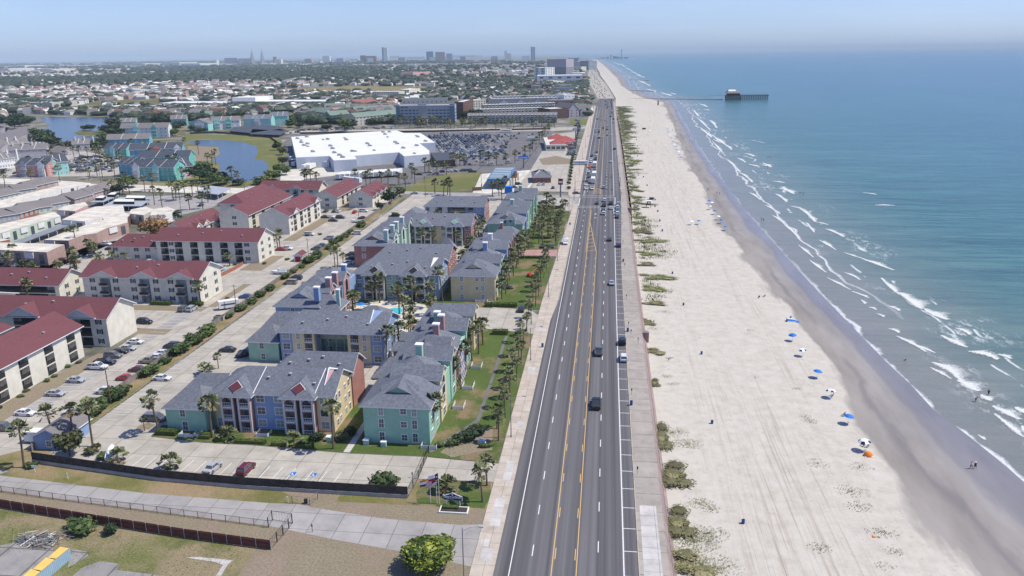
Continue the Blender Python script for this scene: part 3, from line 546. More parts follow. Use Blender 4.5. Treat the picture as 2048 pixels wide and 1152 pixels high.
class Bld:
    def __init__(s,name,label,cat,x,y,rz=0,group=None,z=0):
        s.r=empty(name,(x,y,z),rz,label,cat,group); s.nw=0
    def part(s,b,name,parent=None):return b.build(name,parent or s.r,loc=(0,0,0))
    def wall(s,x0,y0,x1,y1,z0,z1,mat,faces=None,ins=1.5):
        """solid block; faces = {'S': [(a, b, mat), ...]} leaves open recesses between the listed wall sections"""
        faces=faces or {}; i={k:(ins if k in faces else 0) for k in 'SNEW'}
        c=MB(); c.box(x0+i['W'],y0+i['S'],z0,x1-i['E'],y1-i['N'],z1,mat); s.part(c,'wall')
        by={}
        for f,segs in faces.items():
            for a_,b_,mt in segs:
                q=MB(); by[(f,a_)]=q
                if f=='S':q.box(a_,y0,z0,b_,y0+ins,z1,mt)
                if f=='N':q.box(a_,y1-ins,z0,b_,y1,z1,mt)
                if f=='E':q.box(x1-ins,a_,z0,x1,b_,z1,mt)
                if f=='W':q.box(x0,a_,z0,x0+ins,b_,z1,mt)
        for mt,q in by.items():s.part(q,'wall_section')
    def win(s,x,y,z,f='S',w=1.3,h=1.5,kind='sash',name='window'):
        if s.nw>=98:return
        s.nw+=1; inst(name,winmesh(w,h,kind),s.r,(x,y,z),ROT[f])
    def balc(s,x,y,z,f='S',w=2.4,d=1.45,kind='white'):
        inst('balcony',balcmesh(w,d,kind),s.r,(x,y,z),ROT[f])
    def roof(s,x0,y0,x1,y1,ze,zr,ax='x',mat='slate',oh=.6,gm=None,hip=(0,0),name='roof',build=True,b=None):
        own=b is None
        if own:b=MB()
        X0,Y0,X1,Y1=(x0-oh,y0-oh,x1+oh,y1+oh)
        sl=(zr-ze)/((y1-y0)/2 if ax=='x' else (x1-x0)/2); zl=ze-sl*oh
        if ax=='x':
            ym=(Y0+Y1)/2; xa=X0+(hip[0]+oh if hip[0] else 0); xb=X1-(hip[1]+oh if hip[1] else 0)
            A,B,Cc,D=(X0,Y0,zl),(X1,Y0,zl),(X1,Y1,zl),(X0,Y1,zl); r0,r1=(xa,ym,zr),(xb,ym,zr)
            tops=[[A,B,r1,r0],[Cc,D,r0,r1]]; ends=[([D,A,r0],hip[0]),([B,Cc,r1],hip[1])]
            gt=[((x0,y0,ze),(x0,y1,ze),(x0,ym,zr-.05),hip[0]),((x1,y1,ze),(x1,y0,ze),(x1,ym,zr-.05),hip[1])]
            per=[A,B]+([] if hip[1] else [r1])+[Cc,D]+([] if hip[0] else [r0])
        else:
            xm=(X0+X1)/2; ya=Y0+(hip[0]+oh if hip[0] else 0); yb=Y1-(hip[1]+oh if hip[1] else 0)
            A,B,Cc,D=(X0,Y0,zl),(X1,Y0,zl),(X1,Y1,zl),(X0,Y1,zl); r0,r1=(xm,ya,zr),(xm,yb,zr)
            tops=[[B,Cc,r1,r0],[D,A,r0,r1]]; ends=[([A,B,r0],hip[0]),([Cc,D,r1],hip[1])]
            gt=[((x1,y0,ze),(x0,y0,ze),(xm,y0,zr-.05),hip[0]),((x0,y1,ze),(x1,y1,ze),(xm,y1,zr-.05),hip[1])]
            per=[A]+([] if hip[0] else [r0])+[B,Cc]+([] if hip[1] else [r1])+[D]
        dz=.24
        for fc in tops:b.face([(p[0],p[1],p[2]+dz) for p in fc],mat); b.face([p for p in fc[::-1]],'trim')
        for fc,h in ends:
            if h:b.face([(p[0],p[1],p[2]+dz) for p in fc],mat); b.face(fc[::-1],'trim')
        for i in range(len(per)):
            p,q=per[i],per[(i+1)% len(per)]; b.face([p,q,(q[0],q[1],q[2]+dz),(p[0],p[1],p[2]+dz)],'trim')
        if gm:
            for p,q,r,h in gt:
                if not h:b.face([p,q,r],gm)
        o=s.part(b,name) if own and build else b
        if own and build and max(x1-x0,y1-y0)>16 and not hip[0]==hip[1]==7:
            for i in range(4):
                f=.2+.2*i+.03*(i % 2); u=.25+.12*(i % 3)
                if ax=='x':q=(x0+(x1-x0)*f,y0+(y1-y0)/2*u*1.4,ze+(zr-ze)*u*1.4+.2)
                else:q=(x0+(x1-x0)/2*(2-u*1.4),y0+(y1-y0)*f,ze+(zr-ze)*u*1.4+.2)
                inst('roof_vent',VENT,o,q)
        return o
    def chim(s,x,y,z0,z1,mat,roof=None,w=1.0):
        b=MB(); b.box(x-w/2,y-w/2,z0,x+w/2,y+w/2,z1,mat); b.box(x-w/2-.12,y-w/2-.12,z1-.35,x+w/2+.12,y+w/2+.12,z1+.05,'trim'); return s.part(b,'chimney',roof or s.r)
def fence(name,label,pts,h,mat,pw=.06,step=2.4,t=.06,z=0,rails=False,group=None,cat='fence',pmat=None,open_=False):
    x0,y0=pts[0]; r=empty(name,(x0,y0,z),0,label,cat,group); b=MB(); k=0; pm_=MB(); pm_.box(-pw,-pw-.05,0,pw,pw-.05,h+.08,pmat or mat); pm_=pm_.mesh('post'); seen=set()
    for (xa,ya),(xb,yb) in zip(pts,pts[1:]):
        d=Vector((xb-xa,yb-ya)); L_=d.length; d.normalize(); n_=Vector((-d.y,d.x))*t/2
        A=Vector((xa-x0,ya-y0)); B=Vector((xb-x0,yb-y0))
        def slab(z0,z1,s=1,off=0):
            o_=Vector((-d.y,d.x))*off
            b.prism([(A+n_*s+o_)[:],(B+n_*s+o_)[:],(B-n_*s+o_)[:],(A-n_*s+o_)[:]],z0,z1,mat)
        if open_:
            slab(h-.06,h); slab(.1,.16); m_=int(L_/open_)
            for i in range(m_):
                q=A+d*(i+.5)*L_/m_; b.box(q.x-.008,q.y-.008,.1,q.x+.008,q.y+.008,h,mat,bottom=False)
        else:
            slab(0.05,h)
        m_=max(1,int(L_/step))
        for i in range(m_+1):
            q=A+d*i*L_/m_; kk=(round(q.x,1),round(q.y,1))
            if kk not in seen and k<99:seen.add(kk); k+=1; inst('post',pm_,r,(q.x,q.y,0))
        if rails:
            for zz in (.3,h*.55,h-.25):slab(zz,zz+.09,1.5,-.06)
    b.build('panel',r,loc=(0,0,0)); return r
def storey_windows(B,xs,y,f,zs=(.9,3.8,6.7),w=1.3,h=1.5,kind='sash'):
    for zz in zs:
        for x in xs:
            kd='blind' if kind=='sash' and R_.random()<.4 else kind
            if f in 'SN':B.win(x,y,zz,f,w,h,kd)
            else:B.win(y,x,zz,f,w,h,kd)
def bay(B,xa,xb,y,mat,roofz=11.2,back=7,diamond='diamond_maroon',rail='white'):
    """pair of three-storey balcony towers under one projecting hipped roof"""
    w_=(xb-xa-1.0)/2; q=MB(); tr=MB(); pr=1.7
    for x0 in (xa,xb-w_):
        x1=x0+w_
        q.box(x0,y-pr,0,x0+.42,y,8.6,mat); q.box(x1-.42,y-pr,0,x1,y,8.6,mat)
        tr.box(x0+.1,y-pr-.05,0,x0+.3,y-pr,8.6,'trim'); tr.box(x1-.3,y-pr-.05,0,x1-.1,y-pr,8.6,'trim'); tr.box(x0-.06,y-pr-.06,0,x0,y-pr+.12,8.6,'trim'); tr.box(x1,y-pr-.06,0,x1+.06,y-pr+.12,8.6,'trim')
        for k in range(3):q.box(x0+.42,y-pr+.04,2.9*k+(0 if k else .0),x1-.42,y-.02,2.9*k+.12 if k==0 else 2.9*k+.1,mat); q.box(x0+.42,y-pr+.02,2.9*(k+1)-.45,x1-.42,y-pr+.25,2.9*(k+1)-.05,mat)
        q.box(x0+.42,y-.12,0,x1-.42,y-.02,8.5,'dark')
        r_=(w_-.84)/2; cx=(x0+x1)/2; n=8
        arc=[(cx-r_*math.cos(i*math.pi/n),7.35+r_*.85*math.sin(i*math.pi/n)) for i in range(n+1)]
        for i in range(n):
            (a0,z0),(a1,z1)=arc[i],arc[i+1]; tr.face([(a0,y-pr-.06,z0),(a1,y-pr-.06,z1),(a1,y-pr-.06,8.6),(a0,y-pr-.06,8.6)],mat)
            tr.face([(a0,y-pr-.08,z0),(a1,y-pr-.08,z1),(a1,y-pr-.08,z1+.16),(a0,y-pr-.08,z0+.16)],'trim')
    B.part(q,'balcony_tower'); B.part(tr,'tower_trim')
    for x0 in (xa,xb-w_):
        for k in range(3):B.balc(x0+w_/2,y-pr-.02,2.9*k+.14,'S',w_-.86,pr*.7,rail)
    r=B.roof(xa-.3,y-pr-.2,xb+.3,y+back,8.8,roofz,'y','slate',.5,None,(3.2,0))
    xm=(xa+xb)/2; d=MB(); Y0=y-pr-.7; sl=(roofz-8.8)/((xb-xa+.6)/2); z0=8.8-sl*.5+.24; run=3.7; rise=roofz+.24-z0; pp=lambda u,v,o:(xm+u,Y0+run*v-.12*o,z0+rise*v+.15+.06*o)
    for e_,mt,o_ in ((1.10,'trim',0),(1.,diamond,1)):d.face([pp(-1.5*e_,.5,o_),pp(0,.5-.30*e_,o_),pp(1.5*e_,.5,o_),pp(0,.5+.33*e_,o_)],mt)
    B.part(d,'diamond_gablet',r)
GR='pastel seaside apartment blocks'
B=Bld('apartment_building','nearest row of pastel apartments, with salmon balcony towers and a yellow end wall','apartment building',-70.5,157,group=GR)
X=lambda x:x+70.5; Y=lambda y:y-157
B.wall(X(-84),Y(151),X(-57.2),Y(163.5),0,8.8,'sand',{'S':[(X(-84),X(-81.9),'sand'),(X(-75),X(-67.8),'blue'),(X(-60.9),X(-57.2),'sand')]},1.2)
B.wall(X(-74),Y(163.6),X(-56.9),Y(172.5),0,8.8,'redwood'); B.wall(X(-94.2),Y(148.6),X(-85.2),Y(158),0,5.8,'green'); B.wall(X(-85.2),Y(152.2),X(-84),Y(160),0,7.4,'sand')
storey_windows(B,(X(-73.4),X(-69.4)),Y(151),'S',w=1.7,h=1.6); storey_windows(B,(X(-59.2),),Y(151),'S',w=1.7,h=1.6)
storey_windows(B,(Y(153.2),Y(155.2),Y(159),Y(161.6)),X(-57.2),'E',w=1.0,h=1.3)
B.win(X(-90.3),Y(148.6),3.6,'S',1.1,1.7); B.win(X(-90.0),Y(148.6),.5,'S',1.1,1.9); B.win(X(-83),Y(151),.6,'S',1.2,1.9,'blind')
r=B.roof(X(-84),Y(151),X(-57.2),Y(163.5),8.8,12.2,'x','slate',.7,'sand',(5.5,0)); B.roof(X(-75.5),Y(163),X(-56.9),Y(172.5),8.8,12.0,'x','slate',.6,'redwood',(4,0))
B.roof(X(-94.2),Y(148.6),X(-85.2),Y(158),5.8,9.0,'x','slate',.6,None,(3.6,3)); B.roof(X(-93),Y(155),X(-84),Y(162),7.0,9.6,'x','slate',.5,None,(2.5,0))
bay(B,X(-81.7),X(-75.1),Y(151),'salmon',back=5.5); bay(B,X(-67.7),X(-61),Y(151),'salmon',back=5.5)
for x in (-74.6,-61.0):q=MB(); q.box(X(x)-.09,Y(150.3),8.75,X(x)+.09,Y(150.5),9.0,'trim'); [q.face([(X(x)-.1,Y(150.3),8.85),(X(x)+.1,Y(150.3),8.85),(X(x)+.1+.6,Y(157),12.5),(X(x)-.1+.6,Y(157),12.5)],'trim')]; B.part(q,'roof_trim',r)
q=MB(); q.face([(X(-59.3),Y(153),10.3),(X(-58.2),Y(156.2),12.55),(X(-59.4),Y(156.2),12.6)],'pink'); q.face([(X(-59.5),Y(152.8),10.25),(X(-59.28),Y(152.8),10.25),(X(-59.3),Y(156.3),12.75),(X(-59.6),Y(156.3),12.75)],'trim'); q.face([(X(-59.6),Y(156.3),12.75),(X(-57.6),Y(156.6),12.55),(X(-57.6),Y(156.9),12.6),(X(-59.6),Y(156.9),12.8)],'trim'); B.part(q,'gable_flag',r)
def column(label,x0,x1,yA,yB,front,sections,crosses,chims,dormers=(),gablet=None,hipN=4):
    B=Bld('apartment_building',label,'apartment building',(x0+x1)/2,(yA+yB)/2,group=GR); cx,cy=(x0+x1)/2,(yA+yB)/2
    X=lambda x:x-cx; Y=lambda y:y-cy
    q=MB()
    for ya,yb_,mt in sections:
        k=MB(); k.box(X(x0),Y(ya),0,X(x1-(0.0 if mt==front else .8)),Y(yb_),8.7,mt); B.part(k,'wall')
    r=B.roof(X(x0),Y(yA),X(x1),Y(yA+13),8.7,12.0,'y','slate',.7,None,(6.5,4)); B.roof(X(x0),Y(yA+11),X(x1-.8),Y(yB),8.5,10.7,'y','slate',.5,None,(3,hipN))
    for y_ in [(a_[0]+b_[0])/2 for a_,b_ in zip(crosses,crosses[1:]) if b_[0]-a_[0]>11]:B.roof(X(cx-4.5),Y(y_-4),X(cx+4.5),Y(y_+4),9.6,12.0,'y','slate',.5,None,(4,4),'hip_roof')
    if gablet:
        q=MB(); q.face([(X(cx-3.6),Y(yA+2.9),9.75),(X(cx+3.6),Y(yA+2.9),9.75),(X(cx),Y(yA+2.9),11.6)],gablet)
        for s_ in (-1,1):q.face([(X(cx)+s_*4.1,Y(yA+2.5),9.7),(X(cx),Y(yA+2.5),11.75),(X(cx),Y(yA+7),12.3),(X(cx)+s_*4.1,Y(yA+5.0),11.0)],'slate'); q.box(X(cx)-3.8,Y(yA+2.8),9.66,X(cx)+3.8,Y(yA+2.92),9.78,'trim')
        B.part(q,'gablet',r)
    for yc,hw,mt,xw in crosses:
        k=MB(); k.box(X(xw),Y(yc-hw+.4),8.2,X(x1+.25),Y(yc+hw-.4),10.35,mt); k.box(X(x1-1.0),Y(yc-hw+.4),0,X(x1+.25),Y(yc+hw-.4),8.2,mt); B.part(k,'gable_wall')
        g=B.roof(X(xw),Y(yc-hw+.4),X(x1+.25),Y(yc+hw-.4),10.3,12.25,'x','slate',.45,mt,(0,0),'cross_gable')
        B.win(X(x1+.25),Y(yc),5.6,'E',2.4,4.4,'arch','arched_window')
        for zz in (.7,3.6):B.win(X(x1+.25),Y(yc),zz,'E',2.0,1.7)
    for xc,yc,mt in chims:B.chim(X(xc),Y(yc),10,14.3,mt,r,1.5)
    for xd,yd,mt in dormers:
        k=MB(); k.box(X(xd),Y(yd-1.6),8,X(xd+6),Y(yd+1.6),10.6,mt); B.part(k,'dormer_wall',r)
        B.roof(X(xd),Y(yd-1.6),X(xd+6),Y(yd+1.6),10.5,11.8,'x','slate',.35,mt,(0,0),'dormer_roof')
    n=int((yB-yA)/5)
    for i in range(n):
        yy=yA+2.5+i*5
        if any(abs(yy-c[0])<3.4 for c in crosses):continue
        storey_windows(B,(Y(yy),),X(x1-.8) if yy>yA+9 else X(x1),'E',w=1.5,h=1.6)
    return B,X,Y
B,X,Y=column('mint green three storey block at the lawn corner, with a string of grey gables behind',-49.4,-35.4,147.2,214,'green',
    [(147.2,157.5,'green'),(157.5,165,'sand'),(165,176,'green'),(176,187,'salmon'),(187,197,'green'),(197,214,'sand')],
    [(161.2,3.6,'sand',-46),(172.8,3.4,'green',-46),(193.8,3.4,'green',-46.5),(206,3.8,'sand',-46.5)],[(-42.2,169,'green'),(-41.3,183.5,'salmon'),(-41.4,190.5,'salmon'),(-43,193,'green')],[(-43,180.5,'salmon')],'green')
for x in (-45.6,-38.5):
    for zz,kd in ((.7,'sash'),(3.7,'sash'),(6.5,'blind')):B.win(X(x),Y(147.2),zz,'S',1.0,1.9,kd)
for zz in (.9,3.9,6.9):B.win(X(-40.8),Y(147.2),zz,'S',1.2,1.3)
for xa,ya,ln_ in ((-55.5,187,'salmon'),(-55,194.5,'salmon')):
    k=MB(); k.box(X(-53),Y(ya-2),0,X(-49.4),Y(ya+2.2),6,ln_); B.part(k,'wing_wall'); B.roof(X(-53),Y(ya-2),X(-44),Y(ya+2.2),6.3,7.6,'x','slate',.4,ln_,(0,0),'wing_roof')
k=MB(); k.box(X(-52),Y(168),0,X(-49.4),Y(176),6,'sand'); B.part(k,'wing_wall'); B.roof(X(-53),Y(167),X(-45),Y(177),6.5,9.5,'x','slate',.4,'sand',(3,0),'wing_roof')
B,X,Y=column('pale yellow three storey block by the hedge, with grey gables running north behind',-50.2,-35.6,248,303,'sand',
    [(248,256,'sand'),(256,268,'green'),(268,286,'blue'),(286,303,'redwood')],
    [(262.5,3.6,'green',-47),(283,4.6,'blue',-47.5),(296,4,'redwood',-46)],[(-42.2,272,'blue'),(-42.4,286,'offwhite')],[],'sand',5)
for x in (-46.6,-39.6):
    for zz in (.7,3.7,6.7):B.win(X(x),Y(248),zz,'S',1.0,1.5,'blind')
for zz in (3.9,6.9):B.win(X(-41.5),Y(248),zz,'S',.9,.9)
B,X,Y=column('dark green three storey block with round window turret north of the salmon gables',-50.2,-35.2,331.5,408,'green',
    [(331.5,340,'green'),(340,354,'blue'),(354,372,'green'),(372,408,'lgreen')],[(350,3.8,'blue',-48),(365,4.5,'green',-48),(385,4.5,'green',-48),(401,4,'green',-46)],[(-42.6,358,'green'),(-43,398,'green')],[],'sand')
k=MB(); k.box(X(-42),Y(330.2),0,X(-38.2),Y(334),10.8,'green'); k.ball(X(-40.1),Y(330.2),9.9,.6,.1,.6,'glass'); B.part(k,'turret'); B.roof(X(-42),Y(330.2),X(-38.2),Y(334),10.8,12.6,'x','slate',.4,'green',(1.6,1.6),'turret_roof')
B.roof(X(-46),Y(316),X(-35.6),Y(326),6.5,9.5,'x','slate',.5,'redwood',(3,3),'wing_roof'); k=MB(); k.box(X(-46),Y(316),0,X(-35.6),Y(326),6.5,'redwood'); B.part(k,'wall'); B.chim(X(-42.6),Y(320),7,11.5,'redwood')
B,X,Y=column('cornflower blue three storey block with blue and salmon chimneys west of the pool',-95.2,-82.2,211.8,251,'blue',
    [(211.8,219,'blue'),(219,233,'salmon'),(233,251,'blue')],[(224,3.4,'salmon',-91),(237,3.6,'salmon',-91)],[(-82.7,213,'blue'),(-82.7,223,'salmon'),(-82.7,229,'salmon'),(-82.9,238.5,'blue')],[],'blue')
k=MB(); k.box(X(-82.2),Y(212),0,X(-77),Y(219),8,'lgreen'); B.part(k,'wall'); B.roof(X(-86),Y(211.5),X(-76),Y(220),8,11,'x','slate',.5,None,(3.5,3.5),'wing_roof'); B.chim(X(-76.6),Y(213.5),0,13.5,'lgreen')
B.win(X(-90),Y(211.8),6.6,'S',1.0,1.4); B.win(X(-86),Y(211.8),6.6,'S',.8,.8)
B,X,Y=column('salmon three storey block with four mint chimneys beside the west car park',-95.6,-82.4,288.2,332,'redwood',
    [(288.2,296,'redwood'),(296,332,'lgreen')],[(300,3.4,'lgreen',-91),(312,3.4,'lgreen',-91),(324,3.4,'lgreen',-91)],[(-83.2,290,'lgreen'),(-83.1,299,'lgreen'),(-83.2,305.5,'lgreen'),(-83.3,315,'lgreen')],[],'redwood')
B.win(X(-91.8),Y(288.2),6.6,'S',1.2,1.5,'blind'); B.win(X(-91.8),Y(288.2),3.6,'S',1.2,1.5,'blind')
B=Bld('apartment_building','blue and yellow apartments with deep green court balcony, second row from the car park','apartment building',-70.5,197.5,group=GR)
X=lambda x:x+70.5; Y=lambda y:y-197.5
B.wall(X(-85),Y(190),X(-75.6),Y(205),0,8.8,'blue',{'S':[(X(-85),X(-81.6),'blue'),(X(-81.6),X(-78.4),'sand'),(X(-76.2),X(-75.6),'sand')]},1.2)
B.wall(X(-66.6),Y(190),X(-56.8),Y(205),0,8.8,'blue',{'S':[(X(-66.6),X(-65.8),'sand'),(X(-63.6),X(-60.4),'sand'),(X(-60.4),X(-56.8),'blue')]},1.2)
B.wall(X(-75.6),Y(197),X(-66.6),Y(205),0,8.8,'green'); q=MB(); q.box(X(-75.6),Y(193.8),5.6,X(-66.6),Y(197),5.85,'green'); q.box(X(-75.6),Y(193.7),5.85,X(-66.6),Y(193.85),6.9,'blind'); q.box(X(-75.6),Y(193.6),6.85,X(-66.6),Y(193.9),7.0,'rail')
for k in range(5):q.box(X(-75.5+k*2.2),Y(193.7),0,X(-75.35+k*2.2),Y(193.85),8.8,'green')
B.part(q,'gallery_balcony')
for x in (-77.3,-64.7):
    for k in range(3):B.balc(X(x),Y(190.02),2.9*k+.14,'S',2.1,1.15)
storey_windows(B,(X(-83.3),X(-58.6)),Y(190),'S',w=1.9,h=1.6); storey_windows(B,(X(-80),X(-62)),Y(190),'S',w=.9,h=1.6,kind='blind')
storey_windows(B,(X(-74),X(-71.8),X(-68.2)),Y(197),'S',(.9,3.6),1.2,1.3); storey_windows(B,(Y(192.5),Y(195),Y(199.5),Y(202.5)),X(-56.8),'E',w=1.1,h=1.4)
r=B.roof(X(-85),Y(190),X(-56.8),Y(205),8.8,12.2,'x','slate',.7,'blue',(4,0))
q=MB(); q.face([(X(-61),Y(193),10.6),(X(-58.6),Y(197.4),12.7),(X(-61.2),Y(197.4),12.7)],'blue'); q.face([(X(-61.3),Y(193),10.5),(X(-61),Y(193),10.5),(X(-61.1),Y(197.5),12.9),(X(-61.4),Y(197.5),12.9)],'trim'); B.part(q,'gable_flag',r)
B.wall(X(-94.2),Y(190.2),X(-85.8),Y(199),0,5.8,'green'); B.roof(X(-94.2),Y(190.2),X(-85.8),Y(199),5.8,9.0,'x','slate',.6,None,(3.6,3)); B.roof(X(-92.5),Y(196),X(-84),Y(205),7.4,10.6,'x','slate',.5,None,(2.5,0)); B.wall(X(-92.5),Y(199.1),X(-85),Y(205),0,7.4,'green')
B.win(X(-90.4),Y(190.2),3.6,'S',1.1,1.6); B.win(X(-90.2),Y(190.2),.6,'S',1.1,1.6)
def row(label,y0,y1,x0,x1,wallm,segs,bays,endm,bm,dia,hipw=5):
    B=Bld('apartment_building',label,'apartment building',(x0+x1)/2,(y0+y1)/2,group=GR); cx,cy=(x0+x1)/2,(y0+y1)/2; X=lambda x:x-cx; Y=lambda y:y-cy
    B.wall(X(x0),Y(y0),X(x1),Y(y1),0,8.8,endm,{'S':[(X(a_),X(b_),m_) for a_,b_,m_ in segs]},1.2)
    for a_,b_,m_ in segs:storey_windows(B,([X((a_+b_)/2)] if b_-a_<5 else [X(a_+1.3),X(b_-1.3)]),Y(y0),'S',w=1.6,h=1.6)
    storey_windows(B,[Y(y0+2.5+k*3.4) for k in range(4)],X(x1),'E',w=1.1,h=1.4)
    B.roof(X(x0),Y(y0),X(x1),Y(y1),8.8,12.2,'x','slate',.7,endm,(hipw,0))
    for a_,b_ in bays:bay(B,X(a_),X(b_),Y(y0),bm,back=6,diamond=dia)
    return B,X,Y
B,X,Y=row('blue, green and cream apartments with two pairs of balcony towers facing the swimming pool',248,264,-83,-54.3,'blue',[(-83,-79.4,'blue'),(-72.2,-66.6,'green'),(-58.4,-54.3,'blue')],[(-79.2,-72.4),(-66.3,-58.6)],'blue','stone','dark')
q=MB(); q.face([(X(-57.4),Y(250),10.4),(X(-55.6),Y(255.6),12.6),(X(-57.4),Y(255.6),12.6)],'offwhite'); B.part(q,'gable_flag')
B=Bld('apartment_building','salmon brick-red apartments with a recessed balcony, tucked behind the poolside towers','apartment building',-70,276,group=GR); X=lambda x:x+70; Y=lambda y:y-276
B.wall(X(-82),Y(268),X(-55),Y(284),0,8.8,'redwood',{'S':[(X(-82),X(-76),'redwood'),(X(-66),X(-55),'redwood')]},3); B.roof(X(-82),Y(268),X(-55),Y(284),8.8,12.2,'x','slate',.7,'redwood',(4,0)); storey_windows(B,[Y(271+k*3.4) for k in range(4)],X(-55),'E',w=1.1,h=1.4); storey_windows(B,[X(-62),X(-58)],Y(268),'S',w=1.6,h=1.6)
B.roof(X(-62),Y(283),X(-55.5),Y(288),8.8,12.4,'x','slate',.4,None,(2.5,2.5))
for k in range(3):B.balc(X(-71),Y(268.1),2.9*k+.14,'S',9.6,2.7)
B,X,Y=row('grey-roofed apartments with pale blue balcony towers and a brick red end wall, fifth row',326,341,-86,-56.6,'sand',[(-86,-80.6,'lgreen'),(-73.4,-67.2,'sand'),(-59.8,-56.6,'redwood')],[(-80.4,-73.6),(-67,-60)],'redwood','lgreen','navygreen')
B=Bld('apartment_building','pale blue apartments with a green gallery, last row before the cross street','apartment building',-72,376,group=GR); X=lambda x:x+72; Y=lambda y:y-376
B.wall(X(-86),Y(368.5),X(-75),Y(384),0,8.8,'blue',{'S':[(X(-86),X(-80),'offwhite'),(X(-77.5),X(-75),'offwhite')]},1.2); B.wall(X(-66),Y(368.5),X(-57.2),Y(384),0,8.8,'redwood',{'S':[(X(-66),X(-65),'blue'),(X(-62.5),X(-57.2),'blue')]},1.2); B.wall(X(-75),Y(373),X(-66),Y(384),0,8.8,'green')
B.roof(X(-86),Y(368.5),X(-57.2),Y(384),8.8,12.2,'x','slate',.7,'redwood',(4,0)); B.wall(X(-93),Y(352),X(-85),Y(366),0,7,'stone'); B.roof(X(-93),Y(352),X(-85),Y(366),7,9.6,'y','slate',.6,None,(4,4))
for x in (-78.7,-63.7):
    for k in range(3):B.balc(X(x),Y(368.52),2.9*k+.14,'S',2.3,1.15)
for k in range(3):B.balc(X(-70.5),Y(371.5),2.9*k+.14,'S',8.8,1.4)
storey_windows(B,(X(-84.5),X(-60)),Y(368.5),'S',w=1.5,h=1.5); storey_windows(B,[Y(371+k*3.2) for k in range(4)],X(-57.2),'E',w=1.1,h=1.4)
B=Bld('pool_house','small grey hip-roofed pool house on the near side of the swimming pool','pool house',-69.5,223.5); B.wall(-4.5,-3.2,4.5,3.2,0,3.2,'sand'); B.roof(-4.5,-3.2,4.5,3.2,3.2,5.4,'x','slate',.7,None,(3.2,3.2)); B.win(-1.5,-3.2,1,'S'); B.win(2,-3.2,1,'S')
B=Bld('maintenance_shed','small light blue gabled shed by the dark wooden fence','shed',-114.5,142.5); B.wall(-3.4,-4.5,3.4,4.5,0,2.9,'blue'); B.roof(-3.4,-4.5,3.4,4.5,2.9,4.6,'y','grey_roof',.4,'blue'); B.win(0,-4.5,.8,'S',1,1.2)
B=Bld('maintenance_shed','small shed with maroon roof and red doors in the residents car park','shed',-121,297); B.wall(-1.6,-2.6,1.6,2.6,0,2.4,'offwhite'); B.roof(-1.6,-2.6,1.6,2.6,2.4,3.5,'y','red_roof',.4,'offwhite')
q=MB(); q.box(-1.1,-2.66,.05,1.1,-2.6,2.1,'red'); B.part(q,'door')
GM='cream apartments under maroon roofs'
def red(label,x0,y0,x1,y1,ze,zr,ax,balc=None,wins=None,gables=(),stairs=(),hip=(0,0),fl=3):
    B=Bld('apartment_building',label,'apartment building',(x0+x1)/2,(y0+y1)/2,group=GM); cx,cy=(x0+x1)/2,(y0+y1)/2; X=lambda x:x-cx; Y=lambda y:y-cy
    faces={}; zs=[1.0+2.85*k for k in range(fl)]
    opens={}
    for f,c,w_,kd in (balc or []):opens.setdefault(f,[]).append((c,w_,kd))
    for f,lst in opens.items():
        lo,hi=(x0,x1) if f in 'SN' else (y0,y1); cur=lo; segs=[]
        for c,w_,kd in sorted(lst):segs.append((cur,c-w_/2)); cur=c+w_/2
        segs.append((cur,hi)); T_=X if f in 'SN' else Y; faces[f]=[(T_(a_),T_(b_),'redcream') for a_,b_ in segs if b_>a_]
    B.wall(X(x0),Y(y0),X(x1),Y(y1),0,ze,'redcream',faces,2.0)
    B.roof(X(x0),Y(y0),X(x1),Y(y1),ze,zr,ax,'red_roof',.8,'redcream',hip)
    for f,lst in opens.items():
        for c,w_,kd in lst:
            loc=dict(S=(X(c),Y(y0)+.02),N=(X(c),Y(y1)-.02),E=(X(x1)-.02,Y(c)),W=(X(x0)+.02,Y(c)))[f]
            for k in range(fl):
                if kd=='b':B.balc(loc[0],loc[1],2.85*k+.2,f,w_-.05,1.9,'dark')
            if kd=='s':
                q=MB()
                for k in range(1,fl):q.box(X(c)-w_/2,Y(y0)-.9,2.85*k-.1,X(c)+w_/2-.6,Y(y0)+1.9,2.85*k+.1,'white'); q.box(X(c)-w_/2,Y(y0)-.9,2.85*k+.1,X(c)+w_/2-.6,Y(y0)-.84,2.85*k+1.0,'black_metal')
                for k in range(fl-1):
                    q.face([(X(c)-.4,Y(y0)+.1,2.85*k+.1),(X(c)+.6,Y(y0)+.1,2.85*k+.1),(X(c)+.6,Y(y0)+1.9,2.85*k+2.9),(X(c)-.4,Y(y0)+1.9,2.85*k+2.9)],'steel')
                B.part(q,'stairway')
    for f,pos_ in (wins or {}).items():
        for p in pos_:
            for zz in zs:
                loc=dict(S=(X(p),Y(y0)),N=(X(p),Y(y1)),E=(X(x1),Y(p)),W=(X(x0),Y(p)))[f]; B.win(loc[0],loc[1],zz,f,1.0,1.4,'shutter')
    for f,c,w_ in gables:
        h_=w_/2*(zr-ze)/((y1-y0)/2 if ax=='x' else (x1-x0)/2)+.02
        if f=='S':B.roof(X(c-w_/2),Y(y0-.9),X(c+w_/2),Y(y0)+(y1-y0)*.5*.8,ze,ze+h_,'y','red_roof',.35,'redcream',(0,.001),'cross_gable')
        if f=='E':B.roof(X(x1)-(x1-x0)*.5*.8,Y(c-w_/2),X(x1+.9),Y(c+w_/2),ze,ze+h_,'x','red_roof',.35,'redcream',(.001,0),'cross_gable')
    return B,X,Y
